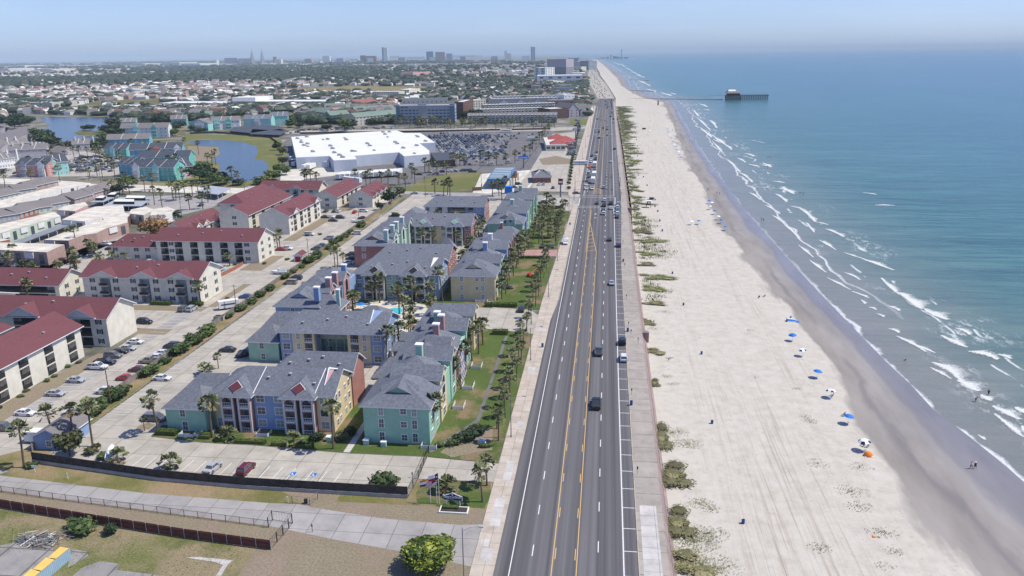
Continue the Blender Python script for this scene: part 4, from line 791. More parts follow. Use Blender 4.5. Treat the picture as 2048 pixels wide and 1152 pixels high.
red('cream three storey block with maroon roof, three open stairwells and shuttered windows',-173.5,238,-132.5,253.5,8.8,12.3,'x',[('S',-165.5,3.6,'s'),('S',-151.5,3.6,'s'),('S',-138.6,3.6,'s')],
    {'S':(-170,-161.7,-155.5,-147.5,-142.3,-134.6),'E':(242,249.5)},[('S',-165.5,9),('S',-151.5,9),('S',-138.6,9)])
red('long cream block with maroon roof and stacks of dark balconies, behind the three-stairwell block',-178,291,-135.5,306,8.8,12.3,'x',[('S',c,3.2,'b') for c in (-174.5,-168.5,-162,-156,-149.5,-143.5)],{'E':(295,302),'S':(-171.5,-140)})
red('lower two storey wing with maroon roof at the west end of the long balcony block',-198,292,-178.3,305,6,9.4,'x',None,{'S':(-196.3,-187.3,-182.5)},fl=2,hip=(4,0))
red('cream block with maroon roof and dormered east eave, right of the orange-brown tree',-190.5,318,-180,353,6.2,9.8,'y',[('E',341,2.2,'b')],{'E':(328,335,348)},[('E',328,5),('E',335,5),('E',348,5)],fl=2)
red('cream three storey block with maroon roof and east balconies, tall gable facing the long block',-177,343.5,-163,395,8.8,12.3,'y',[('E',c,3.4,'b') for c in (349,360,371,382)],{'S':(-169.8,)},[])
red('maroon roofed wing running away at the far side of the tall gable block',-191,372,-178,410,8.8,12.3,'y',None,{'S':(-184,)},hip=(5,0))
red('cream three storey block with maroon roof and white stair railings above the visitor bays',-157.5,342.5,-143.4,384,8.8,12.3,'y',[('E',c,3.6,'b') for c in (350,358,368,377)],{'E':(346,363,381)},[('E',350,8),('E',378,8)])
red('two storey cream block with maroon roof and arched entries by the lake street',-197,433,-162,446,6,9.4,'x',[('S',-190,2.6,'s'),('S',-175.5,2.6,'s')],{'S':(-194.5,-186.5,-180.2,-171.5,-166.5)},[('S',-190,6),('S',-175.5,6)],fl=2)
red('two storey cream block with maroon roof and dark balconies, left of the scalloped one',-156.5,407,-142.6,450,6,9.6,'y',[('E',c,3.4,'b') for c in (417,425,433,441)],{'S':(-148,)},fl=2)
red('two storey cream block with maroon roof and scalloped east eave, nearest the trailers',-137,410,-124,442,6,9.4,'y',None,{'S':(-130.5,),'E':(415,421,427,433,438)},[('E',415,4.5),('E',424,4.5),('E',433,4.5)],fl=2)
red('nearest maroon roofed cream block, its long balcony wall facing the car park',-156,128,-141.4,189.5,8.8,12.4,'y',[('E',c,3.4,'b') for c in (139,149.5,159.3,167.3,176.5,185.3)],{},[])
red('maroon roofed block with a blank cream gable end facing the car park',-185,197,-138.6,210.5,8.8,12.4,'x',[('S',-163.5,7,'b'),('S',-146,5,'b')],{'S':(-157,-152,-141)},[('S',-163.5,10),('S',-146,9)])
red('maroon roofed block at the left edge with dark balconies facing the joined block',-185,150,-160,187,8.8,12.4,'y',[('E',c,3.4,'b') for c in (180,170)],{},[])
red('cream block with maroon roof and a long dark veranda, left of the three-stairwell block',-215,236.5,-181.5,250,6,9.6,'x',[('S',-198,30,'b')],{'E':(240.5,246)},fl=2)
red('maroon roofed block cut by the left edge of the picture, beside the veranda block',-215,205,-189,226,6,9.6,'x',[('E',215,4,'b')],{},fl=2)
red('maroon hip-roofed clubhouse with white chimney by the residents swimming pool',-156,262,-142,274,3.2,6.6,'x',None,{'S':(-149,)},fl=1,hip=(5,5))
def boxb(name,label,cat,pl,pr,depth,h,mat,top=None,wins=None,group=None,parapet=.0,roofk=None,rmat=None,wkind='strip',ww=1.6,wh=1.4,side=True,rh=3,extra=None):
    """building with its near base edge from pl to pr on the ground, reaching back by depth"""
    A,B_=Vector(pl),Vector(pr); d=B_-A; L_=d.length; rz=math.atan2(d.y,d.x)
    B=Bld(name,label,cat,A.x,A.y,rz,group)
    k=MB(); k.box(0,0,0,L_,depth,h,mat,top=top);
    if parapet:k.box(0,0,h,L_,.4,h+parapet,mat); k.box(0,depth-.4,h,L_,depth,h+parapet,mat); k.box(0,.4,h,.4,depth-.4,h+parapet,mat); k.box(L_-.4,.4,h,L_,depth-.4,h+parapet,mat)
    B.part(k,'wall')
    if roofk:B.roof(0,0,L_,depth,h,h+rh,roofk[0],rmat,.6,mat,(roofk[1],roofk[1]))
    if wins:
        nf,ns=wins; fh=h/nf
        for i in range(nf):
            for j in range(ns):
                B.win((j+.5)*L_/ns,0,i*fh+fh*.3,'S',ww,min(wh,fh*.6),wkind)
            if side:
                m_=max(1,int(depth/(L_/ns)))
                for j in range(min(m_,6)):B.win(L_,(j+.5)*depth/min(m_,6),i*fh+fh*.3,'E',ww,min(wh,fh*.6),wkind)
    return B,L_
def rpoly(name,label,cat,px,h,mat,top,group=None,extra=None):
    pts=[gp(x,y,h) for x,y in px]; cx=sum(p[0] for p in pts)/len(pts); cy=sum(p[1] for p in pts)/len(pts)
    B=Bld(name,label,cat,cx,cy,0,group); k=MB(); q=[(x-cx,y-cy) for x,y in pts]; k.prism(q,0,h,mat); B.part(k,'wall'); k=MB(); k.prism(q,h,h+.25,'trim' if top=='roof_white' else mat,top); B.part(k,'roof'); B.q=q
    return B
shingle('red_coral',(.34,.09,.085),.08)
flat('store_wall',(.50,.54,.60),.7,.06)
B=rpoly('retail_store','huge flat white-roofed warehouse store beside the crowded car park','store',[(592,315.4),(659.6,312.5),(667.4,321.3),(713,319),(709,312),(762,307.6),(798,305),(808,313),(858.8,308.6),(858.5,302),(839,287),(870.5,285.5),(841,266.6),(808,266.6),(793,261.3),(673,267.6),(582.5,274.4)],8,'store_wall','roof_white')
cx,cy=B.r.location.x,B.r.location.y
for (x,y,w_) in ((641,336,6),(805,328,5)):gx,gy=gp(x,y); k=MB(); k.box(gx-cx-w_,gy-cy+2,0,gx-cx+w_,gy-cy+8,4.2,'store_wall',top='roof_white'); B.part(k,'annex')
k=MB(); gx,gy=gp(602,333); k.box(gx-cx-9,gy-cy+4,4.3,gx-cx+12,gy-cy+14,4.6,'trim'); [k.box(gx-cx-8+i*4,gy-cy+13,0,gx-cx-6+i*4,gy-cy+13.4,4.3,'dark') for i in range(5)]; B.part(k,'loading_dock')
for i,(x,y) in enumerate(((178,138),(215,155),(218,178),(280,192),(245,208),(283,218),(272,120),(335,272),(488,145),(440,148),(515,213),(537,240),(555,283),(660,132),(678,150),(607,308),(640,330),(770,268),(740,268),(892,190),(918,212),(962,258),(1055,72),(1118,70),(1075,95),(1100,122),(1177,175),(1198,190),(1260,235),(1375,290),(1398,210),(1488,165),(1410,120),(1395,108))):
    gx,gy=gp(560+x/5.12,250+y/5.12+1,8.25); s_=.5 if i % 4==1 else .72
    k=MB((gx,gy,8.25)); k.box(gx-1.8*s_,gy-1.3*s_,8.25,gx+1.8*s_,gy+1.3*s_,8.25+1.9*s_,'hvac'); k.box(gx-1.2*s_,gy-.9*s_,8.25+1.9*s_,gx+.2,gy+.9*s_,8.25+2.15*s_,'steel'); k.box(gx+1.8*s_,gy-.8,8.25,gx+2.6*s_,gy+.8,8.25+1.2*s_,'steel')
    o=k.build('rooftop_unit'); tag(o,'grey box air-conditioning unit on the white roof of the warehouse store','rooftop unit','air-conditioning units on the store roof')
B=rpoly('garden_centre','black shade-cloth garden centre attached to the corner of the white store','shade house',[(861,306),(892,305),(910,320),(872,322)],4.5,'fence_dark','dark_roof')
gx,gy=gp(866,327);
B=Bld('fuel_canopy','blue and white fuel station canopy on thin columns','canopy',*gp(1000,362)); cx,cy=B.r.location.x,B.r.location.y
q=[gp(*p,6) for p in ((974,358.5),(1018,358.5),(1031,334),(990,335))]; q=[(a_-cx,b_-cy) for a_,b_ in q]; k=MB(); k.prism(q,5,6.1,'blue_canopy','hotel_blue'); B.part(k,'canopy_deck')
k=MB()
for i in range(1,7):
    f_=i/7; a_=(q[0][0]+(q[3][0]-q[0][0])*f_,q[0][1]+(q[3][1]-q[0][1])*f_); b_=(q[1][0]+(q[2][0]-q[1][0])*f_,q[1][1]+(q[2][1]-q[1][1])*f_)
    k.prism([(a_[0]+1,a_[1]-.7),(b_[0]-1,b_[1]-.7),(b_[0]-1,b_[1]+.7),(a_[0]+1,a_[1]+.7)],6.1,6.3,'roof_white')
for i in range(2):
    for j in range(4):k.box(q[0][0]+4+i*9+j*.5,q[0][1]+5+j*10,0,q[0][0]+4.6+i*9+j*.5,q[0][1]+5.6+j*10,5,'pole')
B.part(k,'frame')
boxb('station_shop','low brick fuel station shop with blue fascia next to the canopy','shop',gp(1010,357),gp(1034,356),14,4.5,'brick','steel',(1,4),ww=2.2)
boxb('station_sign_canopy','small blue fascia kiosk roof between the canopy and the slate gables','kiosk',gp(1010,388),gp(1024,388),4,4.2,'umbrella_blue','umbrella_blue')
boxb('brick_house','small brick restaurant with slate hip roof between the fuel station and the boulevard','restaurant',gp(1066,366),gp(1102,365.5),22,3.6,'brick',None,(1,5),roofk=('x',7),rmat='slate',rh=3.2)
B,L_=boxb('diner','cream diner with three coral red hipped roofs and a red sign','diner',gp(1092,302),gp(1131,301.5),62,5,'cream','roof_tan',(1,4),ww=3,wh=2.2)
for xx,yy,s_ in ((8,3,15),(14,22,16),(8,42,15)):B.roof(xx-4,yy,xx-4+s_,yy+s_,5.3,9.2,'x','red_coral',.5,None,(s_/2-.2,s_/2-.2))
def H(pl,pr,ytop):return hgt(*pl,ytop)
def hotel(label,pl,pr,ytop,depth,mat,top='roof_white',wins=None,par=.8,**kw):
    return boxb(kw.pop('name','hotel'),label,kw.pop('cat','hotel'),gp(*pl),gp(*pr),depth,H(pl,pr,ytop),mat,top,wins,parapet=par,**kw)
B,L_=hotel('six storey grey-blue hotel with teal end walls and white parapet behind the store car park',(795,249),(909,248),212,22,'hotel_grey','roof_tan',(6,15),ww=3.2,wh=1.5)
h_=H((795,249),0,212); k=MB()
for a_,b_ in ((-.8,3.5),(L_-5,L_+.8),(L_*.37,L_*.52)):k.box(a_,-.9,0,b_,1,h_+1.6,'hotel_blue' if b_-a_<8 else 'steel')
k.box(-1,-1,h_-.2,L_+1,-.4,h_+.5,'trim'); B.part(k,'pilaster'); k=MB(); k.box(L_*.38,-12,4.2,L_*.56,-1,5.4,'trim')
for i in range(4):k.box(L_*.39+i*L_*.05,-11.5,0,L_*.39+i*L_*.05+1,-10.5,4.2,'cream')
B.part(k,'entrance_canopy')
hotel('dark brown brick hotel wing right behind the grey-blue hotel',(910,238),(927,238),205,60,'brown','roof_white',(6,3))
hotel('green-roofed hotel wing showing over the grey-blue hotel',(805,228),(897,226),199,18,'stone','green_roof',(3,10))
hotel('cream hotel block with rows of dark windows behind the clump of trees',(925,226),(972,224),202,20,'cream','roof_tan',(5,9))
def condo(label,pl,pr,ytop,n,mat='stone',rm='grey_roof',fl=4,depth=14):
    B,L_=boxb('condominium_row',label,'condominium',gp(*pl),gp(*pr),depth,H(pl,pr,ytop),mat,'roof_tan' if rm=='roof_white' else None,(fl,n),group='condominium rows by the boulevard',roofk=None if rm=='roof_white' else ('x',0),rmat=rm,rh=2.2,ww=2.0,wh=1.5,parapet=.01)
    h_=H(pl,pr,ytop); k=MB()
    for i in range(0,n):x=(i+.5)*L_/n; k.box(x-L_/n*.42,-1.4,0,x-L_/n*.34,0,h_,mat); [k.box(x-L_/n*.34,-1.3,h_/fl*j+.1,x+L_/n*.4,0,h_/fl*j+.35,'trim') for j in range(1,fl)]; k.face([(x-L_/n*.25,-1.6,h_+.2),(x+L_/n*.25,-1.6,h_+.2),(x,-1.0,h_+1.2)],'trim')
    k.box(-.3,-.5,h_,L_+.3,0,h_+.5,'trim'); B.part(k,'balconies'); return B,L_
condo('long olive-cream four storey condominium row facing the store car park',(936,248),(1114,246),231,23)
condo('condominium row with a white roof edge, second from the car park',(950,237),(1086,233),219,18,'cream','roof_white')
condo('condominium row with bright white parapets, third from the car park',(968,229),(1110,224),210,20,'stone','roof_white')
B,L_=boxb('condominium_row','long slate-blue roof with three triangular gables among the condominium rows','condominium',gp(980,217),gp(1104,214),22,H((980,217),0,209),'stone',None,(2,14),group='condominium rows by the boulevard',roofk=('x',0),rmat='dark_roof',rh=7)
for i in range(3):B.roof(L_*(.22+.27*i)-9,-2,L_*(.22+.27*i)+9,14,H((980,217),0,209),H((980,217),0,209)+6,'y','dark_roof',.6,'trim',(0,1),'gable')
condo('condominium row with a sawtooth of small white gables, farthest one',(990,206),(1132,203),193,20,'offwhite','roof_white',3)
condo('condominium row with white gables and open balconies just behind the slate-blue roof',(985,212),(1128,208),198,20,'offwhite','roof_white',3)
hotel('white block with two tall dark windows at the sea end of the condominium rows',(1128,209),(1149,208),190,25,'white','roof_white',(3,3))
hotel('dark red brick block with open galleries at the sea end of the rows',(1100,238),(1136,236),219,30,'brown','roof_white',(4,5))
boxb('gabled_block','mauve grey gabled block at the sea end of the condominium rows','condominium',gp(1138,235),gp(1158,234),40,H((1138,235),0,219),'lilac',None,(3,2),roofk=('y',0),rmat='grey_roof',rh=7)
hotel('cream block with dark balconies standing alone beyond the field',(745,197),(798,197),184,30,'cream','roof_white',(4,12),par=.6); hotel('cream block set back to the right of the lone balcony block',(800,194),(819,194),180,60,'cream','roof_white',(4,4))
hotel('broad twin-tower beachfront hotel, the tallest slab by the boulevard',(1094,149),(1132,149),120,70,'lilac','roof_tan',(14,8),ww=9,wh=3.2,par=3); hotel('white stepped hotel tower left of the tallest beachfront slab',(1068,160),(1091,160),136,80,'offwhite','roof_white',(8,2),ww=8,wh=3)
hotel('long white convention hall with flat white roof by the boulevard',(1074,167),(1165,166),152,90,'offwhite','roof_white',(2,5),ww=10,wh=4); hotel('purple-brown hotel slab with striped windows',(1050,184),(1103,183),170,30,'brown','steel',(5,14),ww=5,wh=1.6)
hotel('cream block with white flat roof beyond the purple-brown slab',(1104,172),(1130,171),163,50,'cream','roof_white',(3,5)); hotel('pale hotel far along the seafront, left of the curve in the road',(1146,140),(1160,140),124,60,'offwhite','roof_white',(6,4),ww=8,wh=3); hotel('blue-grey hotel at the curve of the far seafront',(1160,140),(1177,140),122,80,'hotel_grey','steel',(7,4),ww=10,wh=4)
hotel('squat grey hotel far along the seafront beside the tall slab',(1136,128),(1157,128),116,80,'hotel_grey','steel',(5,5),ww=10,wh=3); hotel('low cream hotel at the foot of the far seafront hotels',(1135,143),(1162,143),134,50,'cream','roof_white',(3,6),ww=7,wh=2)
def tower(label,x0,x1,yb,yt,depth,mat,top=None,**kw):
    kw['wins']=None
    yb=HZ(x0)+15.5; depth *= .36; return hotel(label,(x0,yb),(x1,yb-.01367*(x1-x0)),yt,depth,mat,top or mat,kw.pop('wins',None),par=0,name='tower',cat='tower',**kw)
for lab,x0,x1 in (('slim tapering drilling-rig tower on the horizon, left one of a pair',502.5,509),('slim tapering drilling-rig tower on the horizon, right one of a pair',522.5,529)):
    A,Bp=gp(x0,129),gp(x1,129); h_=hgt(x0,129,97.5); c=((A[0]+Bp[0])/2,(A[1]+Bp[1])/2); w_=(Bp[0]-A[0])/2; k=MB((c[0],c[1],0)); k.cyl(c[0],c[1],0,h_*.45,w_,w_*.7,'steel',4); k.cyl(c[0],c[1],h_*.45,h_*.8,w_*.7,w_*.3,'steel',4); k.cyl(c[0],c[1],h_*.8,h_,w_*.15,w_*.08,'steel',4); o=k.build('rig_tower'); tag(o,lab,'tower')
tower('single tall slab tower, dark left edge and pale face, on the skyline',768,776,117,95.5,100,'offwhite'); tower('thin dark tower joined to the left side of the tall pale skyline slab',765,768,117,94.5,90,'hotel_blue')
tower('dark blue hospital block on the skyline',853,866.5,113,103,200,'hotel_blue'); tower('reddish hospital block right of the dark blue one',871,890,113,104,150,'brick_pink'); tower('low pale block right of the reddish hospital block',893,905,113.5,107,150,'hotel_grey')
tower('dark block near the middle of the skyline, left of the red-brown one',721,731,119,111,150,'brown'); tower('low red-brown block in the middle of the skyline',733,752,119,112,200,'brick'); tower('stepped white apartment block left of centre on the skyline',646,660,122,112,150,'offwhite')
tower('white domed-looking block at the right end of the town skyline',1009,1014,111,101.5,150,'offwhite'); tower('low cream hall beside the white block at the right of the skyline',1014,1022,111.5,107,150,'cream')
tower('left one of the twin condominium towers on the skyline',1062,1065.5,108,93.5,150,'hotel_blue'); tower('right one of the twin condominium towers on the skyline',1066.5,1070,108,93.8,150,'hotel_blue')
for i in range(34):
    x0=(i*61.8)% 620+430; w_=4+(i*7)% 9; tower('small pale or brick block in the low skyline band of the old town',x0,x0+w_,0,HZ(x0)+6-(i*5)% 5,200,('offwhite','lilac','cream','brick_pink','hotel_grey')[i % 5],group='low blocks of the skyline')
tower('grain elevator block on the left skyline',450,476,126,116,200,'lilac'); tower('second grain elevator block, right of the first',478,503,126,117,200,'stone'); tower('red-brown slab on the skyline near the drilling rigs',547,554,124,113.5,150,'brick_pink')
for i,(x0,x1,yb,yt) in enumerate(((0,18,143,137),(22,50,136,131),(60,92,136,132.5),(75,105,142,138.5),(120,150,135,131.5),(170,210,141,138.5),(215,240,135,132),(265,290,131.5,127),(325,360,132,125),(362,400,134,127),(410,440,131,128),(500,540,131,128),(560,600,131,128),(600,640,126,123),(662,700,125,122),(780,800,116,112),(700,716,122,118),(800,850,117,114),(905,950,114,111))):
    hotel(['long pale warehouse near the horizon at the left edge','low storage tank shed near the left horizon'][i % 2] if 0 else 'low pale industrial shed strung along the far horizon',(x0,yb),(x1,yb),yt,180,['far_white','offwhite','hotel_grey','cream'][i % 4],'far_white',name='warehouse',cat='warehouse',group='pale sheds along the horizon')
for i,(x0,x1,yb,yt,mt,tp,lab) in enumerate(((315,452,215,207,'hotel_grey','roof_white','long flat white-roofed mall building behind the meadow, left half'),(454,660,213,204,'stone','roof_white','long flat white-roofed mall building behind the meadow, right half'),(466,512,212,196,'offwhite','roof_white','taller white hall rising behind the long mall roof'),(0,105,216,206,'stone','roof_white','flat white-roofed shed by the lagoon at the left edge'),
                           (88,155,200,192,'stone','roof_tan','flat tan-roofed hall beyond the cemetery'),(252,305,188,181,'hotel_blue','roof_white','low hall with a pale blue front in the middle distance'),(340,400,182,178,'brick_pink','roof_white','low pinkish shed in the middle distance'),(147,170,226,219,'offwhite','roof_white','left one of three small white sheds by the lagoon'),(172,200,225,218,'brown','roof_white','middle one of three small sheds by the lagoon, dark fronted'),(203,233,224,215,'offwhite','roof_white','right one of three small white sheds by the lagoon'),
                           (660,720,193,186,'hotel_blue','roof_white','low blue and white school hall beyond the field'),(742,788,158,154,'cream','roof_tan','broad cream church hall in the tree-covered suburb'),(802,826,156,145,'pink','red_roof','pink block with steep roof in the tree-covered suburb'),(915,975,126,123.5,'brick_pink','brick_pink','distant long pinkish school roofs'))):
    hotel(lab,(x0,yb),(x1,yb),yt,60 if yb>175 else 120,mt,tp,name='hall',cat='hall')
B,L_=boxb('tile_roofed_block','low building under an orange tiled roof between the mall and the hotel','building',gp(712,218),gp(768,214),40,5,'cream',None,None,roofk=('x',8),rmat='tile_roof',rh=8)
for lab,pl,pr,yt,n in (('pale apartments under grey-green roofs left of the grey-blue hotel, near wing',(712,252),(795,244),234,12),('pale apartments under grey-green roofs left of the grey-blue hotel, middle wing',(662,246),(700,243),230,6),('pale apartments under grey-green roofs left of the grey-blue hotel, far left wing',(618,238),(650,240),223,5),('pale apartments under grey-green roofs behind the tiled roof',(710,232),(790,228),220,10),('pale apartments under grey-green roofs below the mall',(650,228),(700,227),215,7)):
    boxb('apartment_building',lab,'apartment building',gp(*pl),gp(*pr),14,H(pl,pr,yt),'stone',None,(3,n),group='grey-green roofed apartments',roofk=('x',0),rmat='green_roof',rh=4)
hr_=random.Random(31)
for i in range(22):
    x=1040+(i*37)% 118; y=150+(i*53)% 84;
    if 1085<x<1168 and 150<y<172 or y>198 and x<1120 or x>1150 and y>200:continue
    w_=(y-HZ(x))/81.8*hr_.uniform(18,45); x=min(x,1148-w_); hotel('low block in the crowded strip between the far hotels and the boulevard',(x,y),(x+w_,y-.01367*w_),y-(y-HZ(x))/81.8*hr_.uniform(6,15),hr_.uniform(14,40),hr_.choice(('offwhite','cream','lilac','stone','brick_pink','hotel_grey')),hr_.choice(('roof_white','roof_tan','grey_roof')),(2,5),name='seafront_block',cat='building',group='low blocks by the far boulevard')
GT='bright painted lakeside apartments'
def lake_apt(label,pl,pr,ytop,depth,mat,rm='dark_roof',fl=3,n=8,rh=4,hip=0,group=GT,ax='x',accents=()):
    B,L_=boxb('lakeside_apartment',label,'apartment building',gp(*pl),gp(*pr),depth,H(pl,pr,ytop),mat,None,(fl,n),group=group,roofk=(ax,hip),rmat=rm,rh=rh,wkind='blind',ww=1.1,wh=1.4); h_=H(pl,pr,ytop)
    for a_,b_,m_ in accents:
        k=MB(); k.box(L_*a_,-1.0,0,L_*b_,.5,h_+.2,m_); k.face([(L_*a_-.3,-1.1,h_+.2),(L_*b_+.3,-1.1,h_+.2),(L_*(a_+b_)/2,-.9,h_+3.4)],m_); k.box(L_*b_-.12,-1.1,0,L_*b_+.12,-.95,h_+1,'trim'); B.part(k,'projecting_gable')
        for f_ in range(fl):B.balc(L_*(a_+b_)/2,-2.2,h_/fl*f_+.2,'S',L_*(b_-a_)*.9,1.3)
    for i in range(1,3):k=MB(); k.face([(L_*i/3-.15,-.3,h_+.3),(L_*i/3+.15,-.3,h_+.3),(L_*i/3+1.6,depth/2,h_+rh+.5),(L_*i/3+1.3,depth/2,h_+rh+.5)],'trim'); B.part(k,'roof_trim')
    return B
lake_apt('aqua green three storey apartments nearest the lake street',(270,361),(350,362),334,15,'teal',n=9,accents=((0,.16,'offwhite'),(.5,.64,'aqua')))
lake_apt('rose pink end block next to the aqua green apartments',(352,359),(388,355),335,22,'rose',n=4,accents=((.1,.5,'aqua'),)); lake_apt('turquoise blue block half hidden by palms, left of the aqua green apartments',(240,352),(270,355),327,14,'turq',n=3)
lake_apt('long dark roofed teal apartments, second row from the lake street',(280,340),(380,338),316,15,'teal',n=9,accents=((.72,.84,'aqua'),)); lake_apt('teal and coral apartments with a white gable, third row back',(262,322),(366,318),300,15,'turq',n=9,accents=((.45,.6,'coral'),(.85,.98,'offwhite')))
lake_apt('aqua block with sloping white trim behind the palm car park',(210,316),(254,316),298,14,'teal',n=4,accents=((.3,.5,'aqua'),)); lake_apt('pinkish roofed row by the lagoon edge',(215,293),(300,290),279,14,'turq','grey_roof',n=8)
lake_apt('white and aqua row with tall chimneys by the lagoon trees',(243,276),(338,274),256,13,'offwhite','grey_roof',n=10,accents=((.25,.38,'aqua'),(.66,.76,'teal')))
lake_apt('aqua gabled pair above the meadow pond bank',(380,262),(417,262),246,22,'aqua','grey_roof',n=4,ax='y',accents=((.3,.8,'offwhite'),)); lake_apt('white and aqua cluster with stair towers above the pond',(424,260),(481,258),242,18,'offwhite','grey_roof',n=6,accents=((.1,.3,'aqua'),(.5,.7,'teal')))
lake_apt('row of pale aqua gables behind the carports, left group',(488,254),(543,253),238,20,'aqua','slate',n=5,accents=((.4,.6,'offwhite'),)); lake_apt('row of pale aqua gables behind the carports, right group',(545,250),(577,249),232,20,'aqua','slate',n=4); lake_apt('small aqua roofed house in the trees by the lagoon',(240,252),(272,251),244,14,'aqua','grey_roof',2,4); lake_apt('aqua chimneyed row hidden in trees above the pond',(343,252),(374,251),238,14,'teal','grey_roof',2,4)
lake_apt('coral red three storey apartments at the left by the lake street',(34,353),(96,354),330,15,'coral',n=6,accents=((.2,.38,'lilac'),(.75,.95,'offwhite'))); lake_apt('pale aqua end block joined to the coral red apartments',(98,352),(140,348),326,18,'aqua',n=4,accents=((.1,.4,'aqua'),))
GG='grey townhouses by the lagoon'
for i,(pl,pr,yt,lab) in enumerate((((0,338),(32,334),318,'white-fronted townhouse row at the left edge above the coral block'),((20,318),(96,314),300,'grey townhouse row with white chimneys, middle of its cluster'),((60,304),(125,312),297,'lilac townhouse row with white chimneys at the right of its cluster'),((0,306),(60,300),290,'grey-roofed townhouse row, upper left of its cluster'),((147,304),(181,302),288,'lone lilac-grey house with tall chimney by the lagoon'))):
    B=lake_apt(lab,pl,pr,yt,14,'lilac' if i else 'offwhite','grey_roof',2,6,3.5,group=GG); [B.chim(3+j*7,5,4,H(pl,pr,yt)+5.5,'white') for j in range(3)]
for i,(px,lab) in enumerate(((((0,283),(22,283),(72,262),(50,252),(0,268)),'big grey hip-roofed block at the left edge by the lagoon'),(((0,248),(16,251),(0,262),(-20,262)),'second grey roof at the left edge above the big grey block'),(((0,300),(20,284),(0,284),(-20,290)),'low grey roof at the left edge below the big grey block'))):
    rpoly('apartment_building',lab,'apartment building',px,7,'lilac','grey_roof',group='grey roofs at the left edge')
GF='flat white-roofed townhouses'
for lab,px,h_,wm,tp in (('brick and pink townhouse with cream flat roof at the street corner',[(-60,501),(0,501),(93,505.5),(129,490),(20,486),(-60,487)],5.2,'brick_pink','roof_tan'),('long white-roofed townhouse row with overhanging pale bays along the driveway',[(88,481),(137,482),(167,471),(193,467),(214,457),(255,446),(255,434),(225,436),(180,448)],5.2,'brick_pink','roof_tan'),
                            ('pale green townhouse row under a cream flat roof behind the long carport',[(-40,472),(0,467),(121,433),(108,424),(60,436),(-40,458)],5.2,'palegreen','roof_tan'),('low pink-walled house with white flat roof in the middle of the townhouses',[(114,421),(150,423),(176,411),(170,405),(128,413)],4.8,'pink','roof_tan'),
                            ('white flat-roofed row with dark clerestory windows beside the carports',[(124,440),(170,444),(248,418),(246,411),(190,414),(150,428)],4.8,'offwhite','roof_tan'),('long cream flat-roofed row reaching the lake street',[(-40,428),(0,418),(60,398),(120,379),(182,367),(150,364),(60,386),(0,402),(-40,408)],4.8,'offwhite','roof_tan'),
                            ('small cream flat roof at the left edge behind the corner townhouse',[(-40,486),(0,484),(20,480),(0,478),(-40,480)],5,'brick','roof_tan'),('stepped cream flat-roofed house left of the orange-brown tree',[(258,428),(287,431),(310,420),(290,414),(262,420)],4.8,'stone','roof_tan'),('white flat-roofed annex right of the stepped cream house',[(300,432),(330,430),(352,421),(335,414),(305,420)],4.5,'offwhite','roof_tan'),('cream flat roof between the stepped house and the long row',[(210,446),(252,440),(262,428),(235,424),(205,436)],4.5,'brown','roof_tan')):
    B=rpoly('townhouse',lab,'townhouse',px,h_,wm,tp,GF); q=B.q; n=len(q)
    for i in range(n-1):
        a_,b_=Vector(q[i]),Vector(q[i+1]); d=b_-a_; Ln=d.length
        if d.x<=0 or Ln<6:continue
        d.normalize(); nn=Vector((d.y,-d.x)); m_=int(Ln/5)
        for j in range(m_):
            s0=a_+d*(j+.12)*Ln/m_; s1=a_+d*(j+.88)*Ln/m_
            k=MB()
            if j % 2==0:k.prism([s0[:],(s0+nn*.5)[:],(s1+nn*.5)[:],s1[:]],h_*.5,h_*.98,'offwhite',cap=False)
            else:k.prism([(s0+d)[:],(s0+d+nn*.06)[:],(s1-d+nn*.06)[:],(s1-d)[:]],.6,h_*.85,'glass',cap=False)
            B.part(k,'window' if j % 2 else 'bay')
for lab,px,h_,tp in (('long pale blue metal carport between the townhouse rows',[(21,486),(36,488),(150,446),(133,443)],2.8,'steel'),('grey carport with raised dark ridge near the brown tree',[(205,412),(282,412),(303,396),(240,394)],2.8,'hotel_grey'),('narrow carport left of the ridged one',[(178,404),(206,404),(238,390),(222,388)],2.8,'hotel_grey'),('flat carport with a dark side at the far end of the visitor court',[(390,383),(436,389),(462,376),(420,371)],3.4,'hotel_grey'),('dark rippling carport roofs by the pond, near row',[(500,268),(560,270),(575,262),(505,258)],2.6,'dark_roof'),('dark rippling carport roofs by the pond, far row',[(460,262),(500,266),(575,255),(540,250),(468,252)],2.6,'dark_roof')):
    pts=[gp(x,y,h_) for x,y in px]; cx=sum(p[0] for p in pts)/4; cy=sum(p[1] for p in pts)/4; B=Bld('carport',lab,'carport',cx,cy,group='carports'); q=[(x-cx,y-cy) for x,y in pts]; k=MB(); k.prism(q,h_-.3,h_,tp,tp); B.part(k,'roof'); k=MB()
    for i in range(4):
        a_,b_=Vector(q[i])*.93,Vector(q[(i+1)% 4])*.93; m_=max(1,int((b_-a_).length/6))
        for j in range(m_):p=a_+(b_-a_)*j/m_; k.box(p.x-.1,p.y-.1,0,p.x+.1,p.y+.1,h_-.3,'trim')
    B.part(k,'frame')
    if 'ridged' in lab or 'ridge' in lab and 'raised' in lab:
        k=MB(); [k.prism([(x*.55,y*.3+o_) for x,y in q],h_,h_+1.5,'dark','roof_white') for o_ in (-4,7)]; B.part(k,'clerestory')
